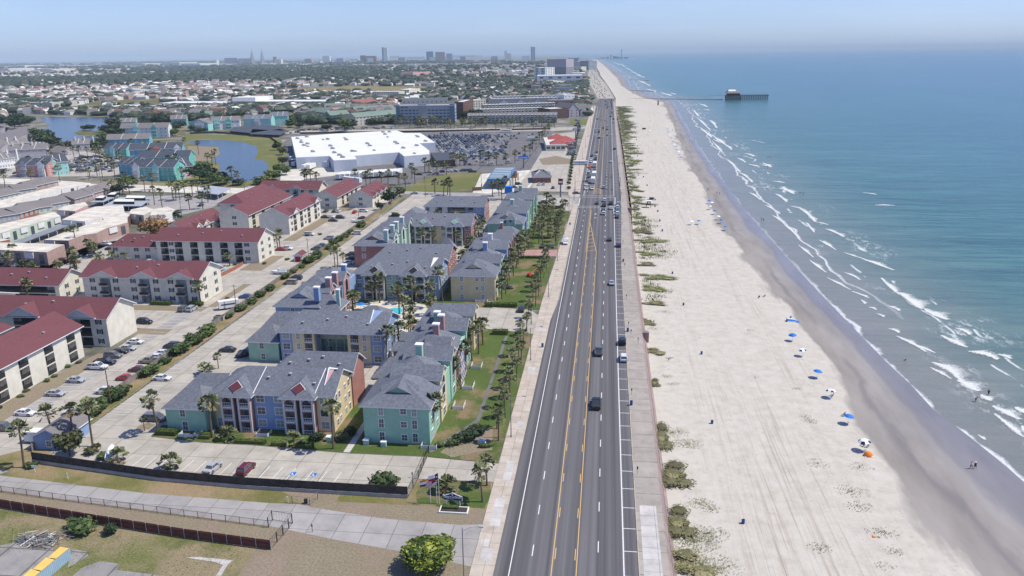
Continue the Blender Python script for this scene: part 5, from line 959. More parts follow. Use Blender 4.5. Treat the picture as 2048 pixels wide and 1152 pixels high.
for i,(pl,pr,dp,lab) in enumerate((((52,432),(104,424),14,'grey gabled house with a pillared porch among the flat roofs'),((100,421),(140,414),12,'grey gabled house right of the pillared porch one'),((150,410),(186,400),14,'grey gabled house with brick front by the narrow carport'),((186,398),(228,386),12,'pink-walled grey roofed house near the lake street'),((0,446),(40,440),14,'dark grey house at the left edge above the pale green row'),((40,440),(78,428),12,'dark grey house second from the left edge'),((0,405),(40,396),14,'grey roofed cottage at the left edge by the lake street'),((35,392),(75,386),12,'grey roofed cottage second from the left by the lake street'),((66,384),(118,372),14,'grey roofed cottage third from the left by the lake street'))):
    boxb('house',lab,'house',gp(*pl),gp(*pr),dp,3.4,['palegreen','stone','brick_pink','pink','lilac','brick'][i % 6],None,(1,4),group='grey gabled houses by the townhouses',roofk=('x',0),rmat='grey_roof',rh=2.6,wkind='blind')
sheet('residents_pool',P((432,534),(446,533),(452,540),(440,546),(430,541)),.07,'pool_water')
fence('pool_fence','red brick fence round the residents swimming pool',P((437,556),(470,540),(486,530)),1.4,'brick',step=3)
B=Bld('ruined_shed','remains of a shed, yellow roof edge over a corrugated pale blue wall','ruined shed',*gp(100,1150)); cx,cy=B.r.location.x,B.r.location.y
A,Bq=gp(56,1190),gp(143,1117); ax,ay,bx,by=A[0]-cx,A[1]-cy,Bq[0]-cx,Bq[1]-cy; k=MB(); n=26
for i in range(n):
    f0,f1=i/n,(i+.5)/n; k.prism([(ax+(bx-ax)*f0,ay+(by-ay)*f0),(ax+(bx-ax)*f1,ay+(by-ay)*f1),(ax+(bx-ax)*f1-.06,ay+(by-ay)*f1+.06),(ax+(bx-ax)*f0-.06,ay+(by-ay)*f0+.06)],0,2.0,'sheet_blue'); f2=(i+1)/n; k.prism([(ax+(bx-ax)*f1+.06,ay+(by-ay)*f1-.06),(ax+(bx-ax)*f2+.06,ay+(by-ay)*f2-.06),(ax+(bx-ax)*f2,ay+(by-ay)*f2),(ax+(bx-ax)*f1,ay+(by-ay)*f1)],0,2.0,'sheet_blue')
B.part(k,'wall'); k=MB(); dx,dy=bx-ax,by-ay; l_=math.hypot(dx,dy); nx,ny=-dy/l_,dx/l_
for i in range(3):f0,f1=i/3,(i+.93)/3; k.face([(ax+dx*f0+.1,ay+dy*f0,2.1),(ax+dx*f1+.1,ay+dy*f1,2.1),(ax+dx*f1+nx*1.5,ay+dy*f1+ny*1.5,2.4-i*.1),(ax+dx*f0+nx*1.3,ay+dy*f0+ny*1.3,2.4-i*.1)],'yellow')
k.prism([(ax+nx*1.4,ay+ny*1.4),(bx+nx*1.4,by+ny*1.4),(bx+nx*1.2,by+ny*1.2),(ax+nx*1.2,ay+ny*1.2)],0,1.7,'wood'); B.part(k,'roof')
for nm,px in (('concrete_slab',((-20,1095),(30,1085),(100,1075),(110,1110),(40,1160),(-40,1165))),('concrete_slab',((145,1098),(178,1104),(176,1112),(150,1128),(135,1135))),('concrete_slab',((165,1135),(200,1122),(240,1128),(232,1140),(400,1160),(130,1165)))):
    sheet(nm,P(*px),.02,'old_slab')
sheet('broken_path',P((372,1115),(400,1114),(440,1118),(466,1121),(455,1130),(442,1152),(432,1152),(446,1130),(430,1124),(395,1119)),.025,'new_slab')
k=MB((*gp(80,1080),0)); gx,gy=gp(82,1082); rr=random.Random(5)
for i in range(260):
    a_=rr.gauss(-.3,.5)+(0 if rr.random()<.7 else 1.2); l_=rr.uniform(.5,1.4); x,y,z=gx+rr.gauss(0,1.8),gy+rr.gauss(.2,.8),rr.uniform(.05,.9)*max(.1,1-abs(rr.gauss(0,.5)))
    p=(x-l_*math.cos(a_),y-l_*math.sin(a_),max(.03,z+rr.uniform(-.3,.3))); q=(x+l_*math.cos(a_),y+l_*math.sin(a_),max(.03,z+rr.uniform(-.3,.4))); k.tube(p,q,rr.uniform(.03,.07),['steel','concrete_wall','hvac','wood','steel','fence_grey'][i % 6],4)
o=k.build('timber_heap'); tag(o,'heap of grey weathered planks and posts on the old slab','debris',kind='stuff')
fence('wooden_fence','dark wooden privacy fence on a low concrete wall along the south car park',[(-114.3,132.6),(-85,128.2),(-66,127.0),(-35.2,126.6)],1.75,'fence_dark',step=2.4,z=.62)
fence('retaining_wall','low grey concrete wall carrying the dark wooden fence',[(-114.3,132.5),(-85,128.1),(-66,126.9),(-35.2,126.5)],.75,'concrete_wall',step=1.5,t=.2)
fence('chain_link_fence','black mesh fence with thin posts along the street, running left to the double gate',[(-150,118.6),(-118,122.0),(-98,119.6),(-57.0,115.0)],1.35,'black_metal',step=2.6,t=.012,open_=.18,pw=.035)
fence('board_fence','rust red board fence with pale posts through the rough grass',[(-150,119.5),(-118,118.2),(-108.8,116.4),(-90,113.5),(-70,110.6),(-53.9,108.8)],1.8,'fence_red',step=2.5,rails=True,pmat='concrete_wall')
fence('iron_fence','black iron fence rising from the fence corner to the green block',[(-35.2,126.7),(-34.8,133.8),(-35.0,144.0)],1.7,'black_metal',step=2.4,t=.03,open_=.15)
fence('metal_gate','open black metal double gate by the street, with two leaves',[(-57.0,115.0),(-57.2,117.2),(-53.3,116.6),(-53.3,115.0),(-54.0,109)],1.9,'black_metal',step=2,t=.03,open_=.5,cat='gate')
fence('metal_gate','closed brown pipe gate with a bin against the verge north of the street',[gp(585,1006),gp(620,1010),(gp(636,998)[0],gp(636,998)[1])],1.5,'pole',step=2,t=.04,open_=1.2,cat='gate')
fence('parking_fence','grey plank fence between the two car parks, mostly behind the bushes',[(-117.8,137),(-117.6,200),(-117.2,300),(-117.4,440)],1.7,'fence_grey',step=3.2)
fence('station_fence','brown plank fence at the corner of the grass field',P((945,382),(962,381),(964,374)),2.2,'wood'); fence('lot_fence','brown plank fence north of the palm lawn',[(-33,412),(-24,409)],2,'wood'); fence('store_fence','low dark fence along the back of the store car park',P((600,268),(860,264),(1100,259)),1.8,'fence_dark',step=6); fence('pond_fence','dark retaining fence round the pond bank',P((380,268),(430,266),(500,272),(540,276),(560,290)),1.8,'fence_dark',step=6); fence('mall_fence','dark wall in front of the long mall roof',P((318,217),(480,218),(660,214)),2.5,'fence_dark',step=20)
for i,(x,y,w_,d) in enumerate(((-72.3,148.6,2.6,2.2),(-88.6,146.6,3.2,1.6),(-84.8,147.3,2.6,3),(-35.4,146.2,3.2,1.5),(-32.8,166.5,2.4,3.2),(-32.6,178,2.6,3.4),(-32.6,191,2.6,3),(-83.5,189,2.6,1.4),(-40,247,4,1))):
    lab=['white-railed patio in front of the blue wall of the nearest row','white patio fence before the small green end block','white patio fence between the green end block and the palm','white-railed patio at the foot of the corner green block','white-railed patio on the east lawn, nearest one','white-railed patio on the east lawn with white chairs, second one','white-railed patio on the east lawn, third one','white patio fence by the second row green block','white patio fence by the pale yellow block'][i]
    fence('patio_fence',lab,[(x-w_/2,y+d/2),(x-w_/2,y-d/2),(x+w_/2,y-d/2),(x+w_/2,y+d/2)],.8,'rail',step=1.3,t=.05,z=.05,group='white patio rails')
# ================================================================== PLANTS
def palm_meshes(seed):
    r=random.Random(seed); b=MB(); n=r.randint(22,27)
    for i in range(n):
        az=i*2.399+r.uniform(-.2,.2); el=math.radians(r.uniform(-35,78)) if i<n*.8 else math.radians(r.uniform(-60,-20)); pl=r.uniform(.75,1.1); L_=r.uniform(.95,1.25)
        d=Vector((math.cos(az)*math.cos(el),math.sin(az)*math.cos(el),math.sin(el))); c=d*pl+Vector((0,0,.1)); side=Vector((-math.sin(az),math.cos(az),0)); up=d.cross(side)*-1
        mt='palm_leaf' if el>-.45 else 'palm_dry'
        b.tube((0,0,0),c,.035,mt,3)
        m_=8; prev=None; ctr=c+d*.05
        for j in range(m_+1):
            a_=(j/m_-.5)*2.3; t_=ctr+(d*math.cos(a_)+side*math.sin(a_))*L_*r.uniform(.85,1.05)+Vector((0,0,-.30*L_+.22*math.cos(a_)+(.12 if j % 2 else-.08)))
            if prev is not None and r.random()>.2:b.face([ctr,prev,prev*.45+t_*.55 if 0 else t_],mt)
            prev=t_
    cr_=b.mesh('crown'); b=MB(); k=7; H_=1.0
    for i in range(k):b.cyl(.05*math.sin(i*.5),0,i/k,(i+1)/k,.21-.05*i/k+(.05 if i==0 else 0),.20-.05*(i+1)/k,'trunk',7,.05*(math.sin((i+1)*.5)-math.sin(i*.5)))
    tk=b.mesh('trunk'); b=MB()
    for i in range(26):
        a_=r.uniform(0,6.28); z=r.uniform(-.9,.1); q=.22+.28*(1+z)*r.random(); p=Vector((math.cos(a_)*.15,math.sin(a_)*.15,z+.3)); e_=Vector((math.cos(a_)*q*1.6,math.sin(a_)*q*1.6,z-.45)); s_=Vector((-math.sin(a_),math.cos(a_),0))*.16; b.face([p-s_*.4,e_-s_,e_+s_,p+s_*.4],'palm_dry')
    return cr_,tk,b.mesh('dead_fronds')
PM=[palm_meshes(s) for s in range(5)]
PR=random.Random(11)
def palm(x,y,h,label,group,s=1.0,z=0,lean=0,shag=None):
    cr_,tk,df=PM[PR.randrange(5)]; o=empty('palm_tree',(x,y,z),PR.uniform(0,6.28),label,'palm tree',group); o.rotation_euler.x=PR.gauss(0,.045)+lean; o.rotation_euler.y=PR.gauss(0,.045)
    inst('trunk',tk,o,(0,0,-.1),0,(s,s,h+.1)); inst('crown',cr_,o,(.05*math.sin(3.5)*s,0,h),PR.uniform(0,6),(s*PR.uniform(.9,1.12),s*PR.uniform(.9,1.12),s*PR.uniform(.85,1.05)))
    if shag if shag is not None else PR.random()<.5:inst('dead_fronds',df,o,(0,0,h-.1),0,(s,s,s))
    return o
def crown_mesh(seed,n=420,mat='leaf',leaf=.16,core=.72,box=False,sp=1.):
    r=random.Random(seed); b=MB(); lobes=[Vector((r.uniform(-.55,.55)*sp,r.uniform(-.55,.55)*sp,r.uniform(-.25,.45)/sp ** 2)) for _ in range(7)]
    if not box:
        for L_ in lobes:b.ball(L_.x,L_.y,L_.z,.42*core,.42*core,.38*core,mat,7,5)
        b.ball(0,0,0,.7*core/sp ** 2,.7*core/sp ** 2,.62*core/sp ** 2,mat,8,5)
    else:b.box(-.93,-.93,0,.93,.93,.93,mat)
    for i in range(n):
        if box:
            u,v_=r.uniform(-1,1),r.uniform(-1,1); f=r.randrange(5)
            c=Vector([(u,v_,1),(u,1,(v_+1)/2),(u,-1,(v_+1)/2),(1,u,(v_+1)/2),(-1,u,(v_+1)/2)][f])*r.uniform(.95,1.03)
        else:
            L_=lobes[r.randrange(7)] if r.random()<.75 else Vector((0,0,0)); R2=.46 if L_.length>0 else .78/sp ** 2
            d=Vector((r.gauss(0,1),r.gauss(0,1),r.gauss(0,1))); d.normalize(); c=L_+Vector((d.x,d.y,d.z*.85))*R2*r.uniform(.72,1.08)
        a_=Vector((r.gauss(0,1),r.gauss(0,1),r.gauss(0,.8))); a_.normalize(); e_=a_.cross(Vector((r.gauss(0,1),r.gauss(0,1),r.gauss(0,1)))); e_.normalize(); s_=leaf*r.uniform(.6,1.3)
        b.face([c-a_*s_,c-e_*s_*.6,c+a_*s_,c+e_*s_*.6],mat)
    return b.mesh('crown')
CM={k:[crown_mesh(i+20,mat=k) for i in range(3)] for k in ('leaf','leaf_dark','leaf_olive')}
CM['leaf_brown']=[crown_mesh(31,1100,'leaf_brown',.085,.8)]; CM['leaf_dune_green']=[crown_mesh(i,1300,'leaf_dune_green',.06,.7,sp=1.7) for i in (41,42,43)]; CM['leaf_dune']=[crown_mesh(i,1500,'leaf_dune',.055,.8,sp=1.45) for i in (44,45,46)]; CM['leaf_lime']=[crown_mesh(33,2600,'leaf_lime',.075,.9)]; CM['hedge']=[crown_mesh(35,520,'hedge_leaf',.10,1,True)]; CM['hedge_dark']=[crown_mesh(36,520,'leaf',.10,1,True)]
_tb=MB(); _tb.tube((0,0,-.1),(0,0,.75),.06,'trunk',7,.045)
for a_ in (0,2,4.2):_tb.tube((0,0,.6),(.3*math.cos(a_),.3*math.sin(a_),1.1),.04,'trunk',5,.015)
TM=_tb.mesh('trunk')
def tree(x,y,r,h,mat,label,group=None,name='tree',cat='tree',trunk=True,z=0,rz=None,ry=None,ms=None):
    ms=CM[mat]; o=empty(name,(x,y,z),PR.uniform(0,6.28) if rz is None else rz,label,cat,group)
    if trunk:inst('trunk',TM,o,(0,0,0),0,(h*.55,h*.55,h*.55)); inst('crown',ms[PR.randrange(len(ms))],o,(0,0,h*.6),0,(r*.9,ry or r*.9,h*.55))
    else:inst('crown',ms[PR.randrange(len(ms))],o,(0,0,h*.42),0,(r,ry or r,h*.55))
    return o
def bush(x,y,r,h,mat,label,group=None,**k):return tree(x,y,r,h,mat,label,group,'bush','bush',False,**k)
def hedge(x0,y0,x1,y1,h,label,group='clipped hedges',dark=False,z=.1):
    o=empty('hedge',((x0+x1)/2,(y0+y1)/2,z),0,label,'hedge',group); inst('leaves',CM['hedge_dark' if dark else 'hedge'][0],o,(0,0,0),0,((x1-x0)/2,(y1-y0)/2,h)); return o
for (x,y,h,s_,lab) in ((965.4,1003.8,6.0,.95,'slim palm leaning right, beside the navy entrance sign'),(974,971,4.9,.95,'palm in a pale ring between the gate driveway and the boulevard, second from the sign'),(425,876,8.3,1.2,'big palm at the left balcony towers of the nearest row'),(667,898,9.6,1.15,'tall thin palm in front of the yellow end wall of the nearest row'),
                        (318,864,8.2,1.15,'tall palm by the grey minivan at the west corner of the car park'),(289,862,3.0,.45,'nearly leafless palm on the small grass island'),(186,893,9.0,1.1,'tall palm above the pink-walled hedge by the blue shed'),(145,889,7.6,1.15,'palm behind the hedge left of the blue shed, with a full crown'),(105,868,4.9,1.15,'palm in the residents car park, first of three in a row'),(48,935,8.5,1.1,'palm at the street corner nearest the left edge'),
                        (437,737,3.4,.6,'small thin palm at the end of the nearest row roofs'),(670.7,541,7.5,1,'left palm of the pair in the middle of the west car park'),(676,535,7.5,1,'right palm of the pair in the middle of the west car park'),(686,532,4.2,.8,'short palm beside the parked cars in the west car park'),
                        (759.5,606,8.4,1.15,'palm before the left balcony towers facing the pool'),(885.7,603,10.5,1.1,'tall palm at the blue corner of the poolside row'),(863,616,7.5,1.1,'palm between the pool and the hedge lawn'),(827,628,11,1,'very tall thin palm right of the pool'),(799,628,8.5,1.1,'palm at the edge of the pool, near side'),(772,732,9.3,1.15,'tall palm at the blue corner of the second row'),
                        (966,690,6.2,1.2,'palm at the edge of the visitor car park, by the gables'),(957,708,8,1.1,'palm hugging the east gables, second from the visitor car park'),(944,722,8.5,1.1,'palm hugging the east gables, third from the visitor car park'),(931,752,8,1.1,'palm hugging the east gables near the striped wall'),(905,785,8,1,'palm hugging the east gables before the cream arches'),(866,872,8,1.15,'palm at the corner of the mint green block'),
                        (153,500,9,1.1,'very tall palm in front of the long white-roofed row'),(116,558,5.5,1,'palm by the street sign at the townhouse corner'),(152,550,6.5,1,'left palm of two at the maroon roof corner'),(156,552,6,1,'right palm of two at the maroon roof corner'),(403,610,6.6,1.15,'palm at the front corner of the three-stairwell block'),(54,608,7.4,1.05,'left palm of the pair before the long dark veranda'),(60,608,6.4,.9,'right palm of the pair before the long dark veranda')):
    gx,gy=gp(x,y); palm(gx,gy,h,lab,'palms around the apartments',s_)
for (x,y,lab) in ((410,748,'low full palm beside the grey slate roofs, west car park'),(456,878,'low spreading palm under the left balcony towers'),(588,892,'low spreading palm under the right balcony towers'),(341,938,'low palm behind the dark wooden fence, middle one'),(236,926,'low palm behind the dark wooden fence, by the covered boat'),(893,984,'round cycad-like palm on the sign lawn')):
    gx,gy=gp(x,y); palm(gx,gy,1.3 if y>745 else 2.5,lab,'low palms',1.1,shag=False)
G1='palms in the row between the east lawn and the sidewalk'
for i in range(16):
    y=150.5+i*5.4; palm(-21.6-(i % 2)*1.0+PR.uniform(-.3,.3),y,PR.uniform(4.3,5.8),'small palm in the row along the sidewalk, south of the visitor car park',G1,PR.uniform(.62,.82),z=.05)
for i in range(11):palm(-21.8-(i % 2)*1.3,243+i*5.8,PR.uniform(4.5,6.2),'small palm in the sidewalk row between the visitor car park and the paved court',G1,PR.uniform(.65,.9),z=.05)
for i in range(11):palm(-20.5-(i % 3)*.8,328+i*7.2,PR.uniform(4.5,6.2),'palm in the row along the sidewalk, north of the paved court',G1,1,z=.05)
for i in range(15):palm(-25.5-(i % 3)*2.8+PR.uniform(-.8,.8),326+i*5.8,PR.uniform(5.5,8),'tall palm crowding the narrow north lawn','tall palms on the north lawn',1.15,z=.05)
for i in range(10):palm(-33.4+PR.uniform(-.6,.4),251+i*5.6,PR.uniform(5,7.5),'palm pressed against the gables east of the pale yellow block','palms along the east gables',1.05,z=.05)
for i in range(6):palm(-33+PR.uniform(-.8,1.5),305+i*3,PR.uniform(5,8),'palm beside the pink paved court','palms along the east gables',1.05,z=.05)
for i,(x,y) in enumerate(((-76,244),(-66.5,243),(-61,244),(-80,238),(-79,232),(-77,227),(-80.5,224),(-61.5,228),(-58,222),(-56,215),(-54,210),(-53.5,232),(-52.5,226),(-54,205),(-55.5,199),(-76,321),(-72,322),(-62,321.5),(-54.5,312),(-53,318),(-53.5,326),(-55,336),(-54,343),(-55,350),(-79,364),(-75,364),(-70,364),(-65,363),(-54,290),(-53.5,300))):
    palm(x,y,PR.uniform(4,7),'palm in the garden courts between the pastel blocks','palms in the garden courts',1.1,z=.05)
for (x,y) in ((153,549),(150,527),(178,512),(186,512),(190,515),(274,517),(324,520),(460,532),(452,522),(395,518),(403,520),(412,520),(202,532),(228,532),(254,532),(16,536),(24,540),(27,520),(45,556),(53,556),(62,556),(70,556),(47,520),(145,487),(556,500),(560,495),(428,465)):
    gx,gy=gp(x,y); palm(gx,gy,PR.uniform(3.5,6.5),'palm among the residents streets and maroon roofed blocks','palms among the maroon roofs',1.1)
for (x,y) in ((226,390),(246,390),(260,388),(309,410),(326,422),(380,420),(406,418),(416,405),(370,394),(385,392),(398,394),(290,383),(305,380),(347,400),(360,400),(352,402),(476,372),(466,370),(365,362),(250,372),(10,374),(64,366),(120,364),(180,358),(195,352),(140,347),(223,340),(172,345),(60,340),(95,352),(100,320),(205,355),(230,360),(150,322),(160,318),(175,312),(192,316),(200,322),(210,330),(215,336),(245,332),(135,330),(120,335),(285,318),(292,314),(305,322),(330,318),(318,308),(265,306),(255,310),(370,300),(355,340),(300,335),(312,345),(340,345),(270,340),(415,330),(425,335),(432,330),(398,310),(240,322)):
    gx,gy=gp(x,y); palm(gx,gy,PR.uniform(6,10),'palm among the bright lakeside apartments and townhouses','palms around the lake',1.25)
for (x,y) in ((610,367),(614,366),(622,369),(634,369),(711,373),(733,375),(741,373),(763,372),(776,368),(811,375),(830,367),(824,356),(850,346),(858,346),(874,350),(893,350),(905,336),(912,335),(920,332),(928,330),(960,330),(978,331),(993,331),(1012,330),(1030,326),(1050,320),(1060,312),(1065,302),(1072,296),(1078,288),(1084,280),(1090,274),(1096,268),(1100,262),(887,392),(895,390),(998,392),(1004,400),(797,370),(1010,386),(985,392),(870,388),(900,392)):
    gx,gy=gp(x,y); palm(gx,gy,PR.uniform(6,9),'palm beside the store, the grass field or the fuel station','palms around the store',1.3)
for i in range(60):
    x=PR.uniform(790,1110); gx,gy=gp(x,PR.choice((252,256,250))+PR.uniform(-2,2)); palm(gx,gy,PR.uniform(5,9),'palm on the verge between the store car park and the hotels','palms in front of the hotels',1.5)
for i in range(26):
    t_=i/26; gx,gy=gp(1140+22*t_-3,378-130*t_ ** .8); bush(gx,gy,1.6,2.2,'leaf','bush in the strip between the diner car park and the sidewalk','bushes by the diner car park')
gx,gy=gp(848,1140); tree(gx,gy+1,5.2,5.2,'leaf_lime','huge rounded sea grape bush with glossy lime leaves at the foot of the picture',None,'bush','bush',False)
for (x,y,r,h,mt,lab) in ((768,975,2.8,3.6,'leaf','leaning leafy bush by the fence corner'),(172,1062,2.6,2.6,'leaf','green bush over the board fence, larger left one'),(150,1058,1.7,2.2,'leaf','green bush over the board fence, joined on the left'),(222,1068,1.4,2.2,'leaf_dark','small dark bush over the board fence, right one'),(140,912,3.6,5.2,'leaf_olive','sparse brownish tree beside the light blue shed'),(64,935,1.3,1.3,'hedge_leaf','round clipped bush at the street corner'),(188,905,1.9,1.8,'leaf_olive','olive hedge mound next to the pink wall'),(205,918,1.5,1.5,'leaf','green mound behind the covered boat'),
                             (635,880,1.8,1.9,'leaf_dark','clipped mound left of the tall thin palm'),(683,880,2.0,2.2,'leaf_olive','dusky mound right of the tall thin palm'),(700,868,1.6,1.8,'leaf_dark','dusky mound against the yellow end wall'),(618,895,1.2,1.3,'leaf','light green shrub by the right balcony towers'),(758,756,1.7,2.2,'leaf','leafy shrub at the lane between the blocks'),(775,752,1.2,2,'leaf','smaller shrub at the lane between the blocks'),(880,893,1.0,1.4,'leaf','round shrub by the iron gate'),(920,885,1.8,2.4,'leaf_dark','dark oleander in the curved bed, left one'),(940,878,2.2,2.8,'leaf_dark','dark oleander in the curved bed, middle one'),(958,868,1.9,2.5,'leaf_dark','dark oleander in the curved bed, right one'),(905,892,1.4,1.8,'leaf','oleander at the west end of the curved bed'),
                             (675,720,2.4,2.4,'leaf_dark','dark shrubs in the deep green court'),(655,722,2.0,1.6,'leaf_dark','low dark shrubs left in the deep green court'),(695,722,1.8,1.5,'leaf_dark','low dark shrubs right in the deep green court')):
    gx,gy=gp(x,y); tree(gx,gy,r,h,'leaf' if mt=='hedge_leaf' else mt,lab,None,'tree' if h>5 else 'bush','tree' if h>5 else 'bush',h>5,z=.05)
for (x0,y0,x1,y1,h,lab) in ((-95.8,146,-91.2,147.8,1.1,'clipped hedge before the small green end block'),(-85.5,145.2,-83,147,.9,'clipped hedge right of the green end patio'),(-81.5,144.3,-78.5,145.4,.8,'low hedge at the kerb, first of four along the front lawn'),(-76.8,144,-70.3,145.2,.8,'low hedge at the kerb, second of four along the front lawn'),(-68.6,143.6,-64.6,144.9,.9,'low hedge at the kerb, third of four along the front lawn'),(-63.2,143.2,-59.6,144.7,.9,'low hedge at the kerb, fourth of four along the front lawn'),(-50,147.5,-49.6,160,1.2,'hedge along the west wall of the mint green block'),(-38,241.6,-28,243.2,1.3,'long clipped hedge between the visitor car park and the hedge lawn'),(-32,215.5,-27.6,217.2,1.4,'clipped hedge at the south edge of the visitor car park'),
                                 (-169,235.2,-160,236.6,1.1,'clipped hedge left of the middle stairwell'),(-149,235.2,-142,236.6,1.2,'clipped hedge between the two right stairwells'),(-136,235,-131,237,1.2,'clipped hedge at the corner of the three-stairwell block'),(-36,340,-24,342,1.2,'curved hedge on the north lawn'),(-36,305,-22,306,1,'hedge along the paved court')):
    hedge(x0,y0,x1,y1,h,lab)
for i in range(30):
    y=141+i*7.6
    if i % 6==4:continue
    s_=PR.choice((1.5,1.9,2.4,2.8)); bush(-116.2+PR.uniform(-.4,.4),y,s_,s_*1.25,'leaf','oleander bush in the hedge strip between the two car parks','oleander bushes between the car parks',ry=s_*1.6,rz=0)
for i in range(16):x,y=gp(*((200+i*3,660+0) if 0 else (0,0))) if 0 else (PR.uniform(-141,-139.8),140+i*3.2); bush(x,y,.9,.9,'leaf','round foundation shrub at the balcony wall of the near cream block','foundation shrubs of the cream blocks') if i % 3 else None
for (x,y) in ((228,640),(260,645),(200,690),(146,660),(480,520),(455,600),(560,430),(640,470),(560,400),(470,530),(300,530),(350,530),(440,412),(615,472),(575,520),(530,528)):
    gx,gy=gp(x,y); bush(gx,gy,1.1,1.1,'leaf','small rounded shrub beside the maroon roofed blocks','shrubs of the maroon roofed blocks')
tree(-196,324,8.5,12.5,'leaf_brown','spreading orange-brown tree beside the maroon roofs')
for (x,y,r,h) in ((345,440,5,5),(255,375,8,8),(240,388,6,6),(135,300,9,8),(122,306,9,8),(200,295,9,9),(190,300,7,8),(400,362,10,9),(420,366,8,9),(438,372,9,8),(405,345,8,8),(450,368,7,6),(480,370,6,4),(520,368,7,5),(545,360,7,6),(230,278,12,11),(215,268,12,10),(248,268,12,11),(228,258,12,12),(212,284,10,8),(180,262,8,7),(170,262,6,6),(20,250,12,11),(35,244,12,11),(50,252,12,11),(30,258,12,11),(62,246,9,9),(6,268,8,8),(90,290,12,12),(105,296,10,10),(80,282,12,12),(98,282,8,8),(320,248,14,12),(335,250,12,11),(370,248,12,12),(300,244,12,10),(405,232,11,11),(455,232,11,11),(290,256,10,9),(475,238,9,9),(385,262,7,6),(350,262,9,9),(362,256,8,8),(345,272,9,8),(330,262,8,8),(420,248,8,8),(440,246,8,8),(500,240,8,8),(530,236,8,8),(582,242,8,8),(625,250,8,8),(600,256,7,6),(585,248,7,8),(205,265,6,6),(402,266,8,6),(560,345,6,6),(566,330,5,6),(555,300,5,7),(565,310,5,7),(572,350,5,6),(690,262,10,12),(702,258,9,11),(640,240,9,9),(600,244,9,9),(612,240,9,9),(655,262,8,7),(945,236,9,11),(955,238,9,12),(932,238,8,10),(965,236,8,10),(580,255,9,9),(750,250,8,8),(72,300,6,6),(15,332,6,5),(800,392,4,5),(780,408,5,7),(773,396,4,6),(760,420,3,4),(790,440,3,4)):
    gx,gy=gp(x,y); tree(gx,gy,r,h,PR.choice(('leaf_dark','leaf','leaf_olive')) if y>290 else PR.choice(('leaf_dark','leaf_dark','leaf')),'broad dark green tree around the lagoon, the pond and the hotels','round trees around the lake and hotels')
GD='dune bushes at the foot of the seawall'
for (x,y,rx,ry,h,mt,lab) in ((1326,878,3.4,6,1.6,'leaf_dune','olive dune bush at the seawall, long dark one with a curved tail'),(1352,955,5.6,4.6,1.9,'leaf_dune','rounded olive dune bush at the seawall, second from the foot of the picture'),(1360,1050,4.6,4.6,1.8,'leaf_dune','olive dune bush with green trailing creeper beside it'),(1370,1140,5.0,4.2,1.8,'leaf_dune','olive dune bush at the foot of the picture'),(1311,768,2.2,2.4,1,'leaf_dune','small tufted dune bush with dry fringe'),(1306,706,3.4,2.6,1.1,'leaf_dune','leaning dune bush beside the stairs to the sand'),(1296,645,3.2,3.4,.9,'leaf_dune','flat grey-green dune patch, pair of lobes')):
    gx,gy=gp(x,y,-3.2); bush(gx,gy,rx,h,mt,lab,GD,ry=ry,rz=0,z=-3.25)
b=MB(); rr=random.Random(9)
def tuft(cx,cy,r,n,g,zz=-3.2,hh=.5):
    if hh==.5:
        for i in range(n*2):
            a_=rr.uniform(0,6.28); q=r*rr.random()** .8; x,y=cx+q*math.cos(a_),cy+q*math.sin(a_)*.7; z=zz+.03+rr.uniform(0,.15)*(1-q/r); l_=rr.uniform(.05,.14); c,s_=math.cos(a_*3)*l_,math.sin(a_*3)*l_
            b.face([(x-c,y-s_,z),(x+s_*.8,y-c*.8,z+.04),(x+c,y+s_,z+.02),(x-s_*.8,y+c*.8,z+.05)],g)
        return
    for i in range(n):
        a_=rr.uniform(0,6.28); q=r*rr.random(); x,y=cx+q*math.cos(a_),cy+q*math.sin(a_)*.8; l_=rr.uniform(.08,.24)*(1.4 if hh>.5 else 1); a2=rr.uniform(0,6.28); z=zz+rr.uniform(-.05,.1)
        b.face([(x-.05,y,z),(x+.05,y+.03,z),(x+math.cos(a2)*l_,y+math.sin(a2)*l_,z+rr.uniform(.1,hh)),(x+math.cos(a2)*l_*.6-.1,y+math.sin(a2)*l_*.6,z+rr.uniform(.1,hh))],g)
for (x,y,r,n) in ((1385,1085,5,420),(1415,1070,4,180),(1400,1130,6,300),(1440,1140,4,90),(1400,1010,3,100),(1375,890,3.5,160),(1345,868,4,160),(1420,1020,2,40),(1310,660,3,60),(1330,625,3,60),(1345,770,2,30),(1335,755,1.6,30),(1340,718,1.5,30),(1705,980,3.5,80),(1720,1010,3,60),(1765,1062,3,70),(1720,930,3,50),(1640,925,3,40),(1620,840,2,40),(1610,830,1.6,30),(1640,1095,2.4,40),(1770,1130,2,20),(1500,660,2.4,30),(1510,755,2,20),(1595,775,1.5,15),(1790,1100,2,30)):
    gx,gy=gp(x,y,-3.4); tuft(gx,gy,r,n,'leaf_dune_green' if x<1450 else 'leaf_dune',-3.0-max(0,gx-12.5)/50+.02)
for i in range(260):
    y=240+(i/260)** 1.0*1000; k=.35+.65*abs(math.sin(y*.043)*math.sin(y*.011+1)); r=rr.uniform(1.5,6)*k*(1+y/700)
    if y<330 and rr.random()<.5:continue
    tuft(13.5+r*rr.uniform(.6,1.4),y,r,int(26*r*(1 if y<500 else .5)),'leaf_dune_green' if rr.random()<.7 else 'leaf_dune',-3.15,.6+y/1500)
o=b.build('dune_grass'); tag(o,'tufts of yellow-green dune grass along the foot of the seawall','dune grass',kind='stuff')
k=0
